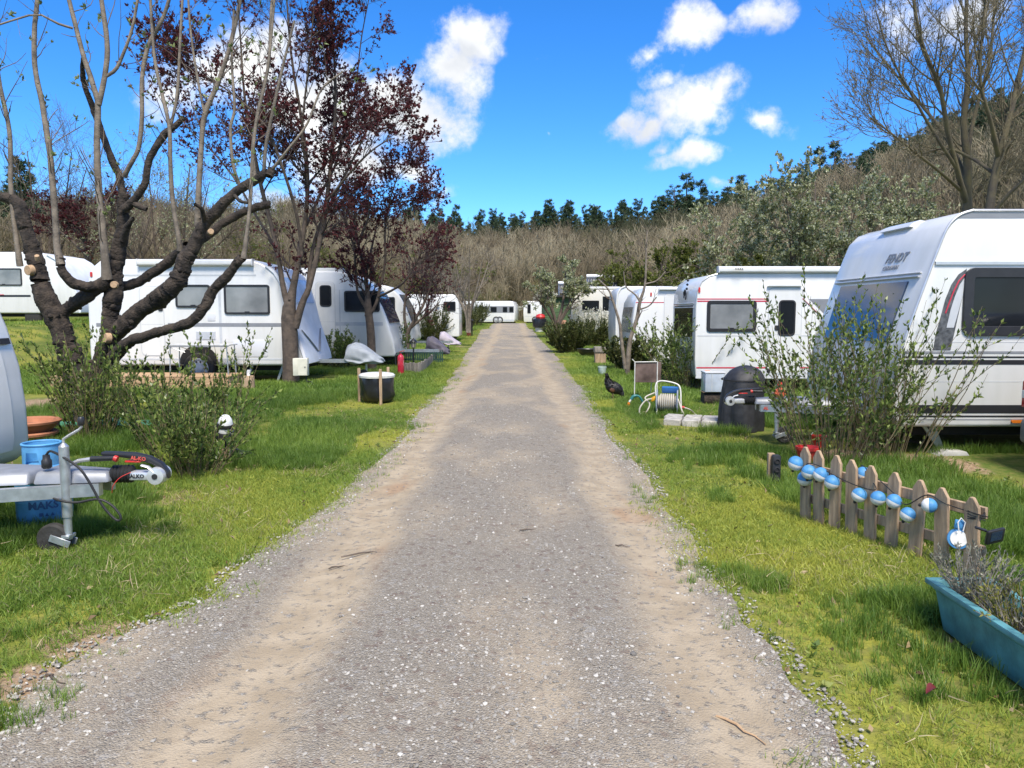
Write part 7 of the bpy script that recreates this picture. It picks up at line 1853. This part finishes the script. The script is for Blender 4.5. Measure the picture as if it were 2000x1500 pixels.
def car():
    # silver hatchback whose rear corner enters at the right edge
    x0 = 4.86; y0 = 5.62; W = 1.66
    t = thing('parked_car', 'silver car whose rear corner shows at the right edge', 'car', (x0 + 1.9, y0 + W / 2, 0))
    SIL = pm('car_silver', (.42, .43, .44), .3, .5, var=.03, coat=.6)
    low = [(x0 + .03, .30), (x0, .42), (x0 + .02, .62), (x0 + .05, .90), (x0 + .12, .98), (x0 + 2.7, .96), (x0 + 3.5, .86), (x0 + 3.78, .70), (x0 + 3.8, .40), (x0 + 3.7, .28)]
    MB().prism(low, y0, y0 + W).build('body', SIL, t, bevel=.07, seg=3)
    cab = [(x0 + .14, .96), (x0 + .42, 1.42), (x0 + .75, 1.49), (x0 + 1.9, 1.49), (x0 + 2.75, .96)]
    MB().prism(cab, y0 + .10, y0 + W - .10).build('cabin', SIL, t, bevel=.08, seg=3)
    MB().prism([(x0 + .55, 1.0), (x0 + .72, 1.38), (x0 + 1.85, 1.38), (x0 + 2.5, 1.0)], y0 + .085, y0 + .11).build('side_window', PANE_D, t, bevel=.01)
    MB().prism([(y0 + .2, 1.0), (y0 + W - .2, 1.0), (y0 + W - .26, 1.36), (y0 + .26, 1.36)], x0 + .2, x0 + .35, 'yz').build('rear_window', PANE_D, t)
    for yy in (y0 + .01, y0 + W - .2):
        l = MB().box(x0 - .015, x0 + .16, yy - .02, yy + .19, .60, .86).build('tail_light', pm('tail_red', (.42, .015, .02), .2), t, bevel=.02)
        MB().box(x0 - .019, x0 + .14, yy - .024, yy + .18, .69, .77).build('reversing_lens', pm('lens_white', (.75, .75, .75), .2), l, bevel=.01)
    MB().box(x0 - .03, x0 + .3, y0 + .02, y0 + W - .02, .26, .50).build('bumper', pm('bumper_grey', (.16, .165, .17), .55), t, bevel=.05, seg=3)
    for xx in (x0 + .75, x0 + 3.1):
        wheel(t, xx, y0 - .01, .30, .30, .18)
car()

def strewn():
    for k, (px, py, L_, a, lab) in enumerate(((712, 1086, .30, .55, 'thin dry twig lying across the left wheel track'), (1030, 1046, .12, .4, 'short dark stick in the middle of the track'), (1215, 1070, .09, -.3, 'pale chip of wood on the right of the track'), (660, 1112, .12, .3, 'small twig just below the longer twig on the track'), (108, 1335, .14, -.6, 'pale curled bark strip at the left verge'), (1445, 1425, .22, -1.0, 'pale straw stalk at the right track edge'))):
        g = gz(px, py); z = float(zroad(np.array([g[0]]), np.array([g[1]]))[0]) + .008
        rng = np.random.default_rng(k); P = np.array([[g[0] + L_ * (f - .5) * math.cos(a), g[1] + L_ * (f - .5) * math.sin(a), z + .004 * math.sin(f * 5)] for f in np.linspace(0, 1, 6)]); P[:, :2] += rng.normal(scale=.006, size=(6, 2))
        o = MB().tube(P, [.004, .005, .005, .004, .003, .002], 6).build('twig', TWIG if k != 5 else WOOD_NEW, None); tag(o, lab, 'twig')
    g = gz(1822, 1386); rng = np.random.default_rng(1)
    m = MB(); n_ = 14; lf = [(f * .075, .022 * math.sin(math.pi * f) ** .8 * (1.15 - .3 * f)) for f in np.linspace(0, 1, n_)]
    vs = []
    for f, w_ in lf:
        zc_ = .05 + .012 * math.sin(f * 40)
        for sgn_ in (-1, 0, 1): vs.append((g[0] - .03 + f * .85, g[1] + f * .5 + sgn_ * w_, zc_ + abs(sgn_) * w_ * .55))
    vs += [(a, b, c - .0015) for a, b, c in vs]; N_ = n_ * 3; fs = []
    for i in range(n_ - 1):
        for k in (0, 1):
            a = i * 3 + k; fs += [(a, a + 1, a + 4, a + 3), (N_ + a + 3, N_ + a + 4, N_ + a + 1, N_ + a)]
    o = m.add(vs, fs).build('fallen_leaf', pm('leaf_red', (.14, .022, .018), .4), None, angle=80); tag(o, 'dark red fallen leaf on the mossy verge at lower right', 'leaf')
strewn()
o_ = gz(1290, 828)
NOGRASS += [(X(95, 15.2) - .1, X(446, 15.2) + .1, 14.8, 16.4), (-9.2, -3.8, 16.4, 18.4), (-8, -3.3, 20.6, 22.5), (3.9, 9, 8.1, 10.1), (3.8, 8.5, 16.4, 18.4), (2.0, 2.27, 2.0, 3.56), (2.9, 4.4, 7.6, 9.8), (o_[0] - .05, o_[0] + 1.35, o_[1] - .55, o_[1] + .6)]
plant_grass()
weeds()
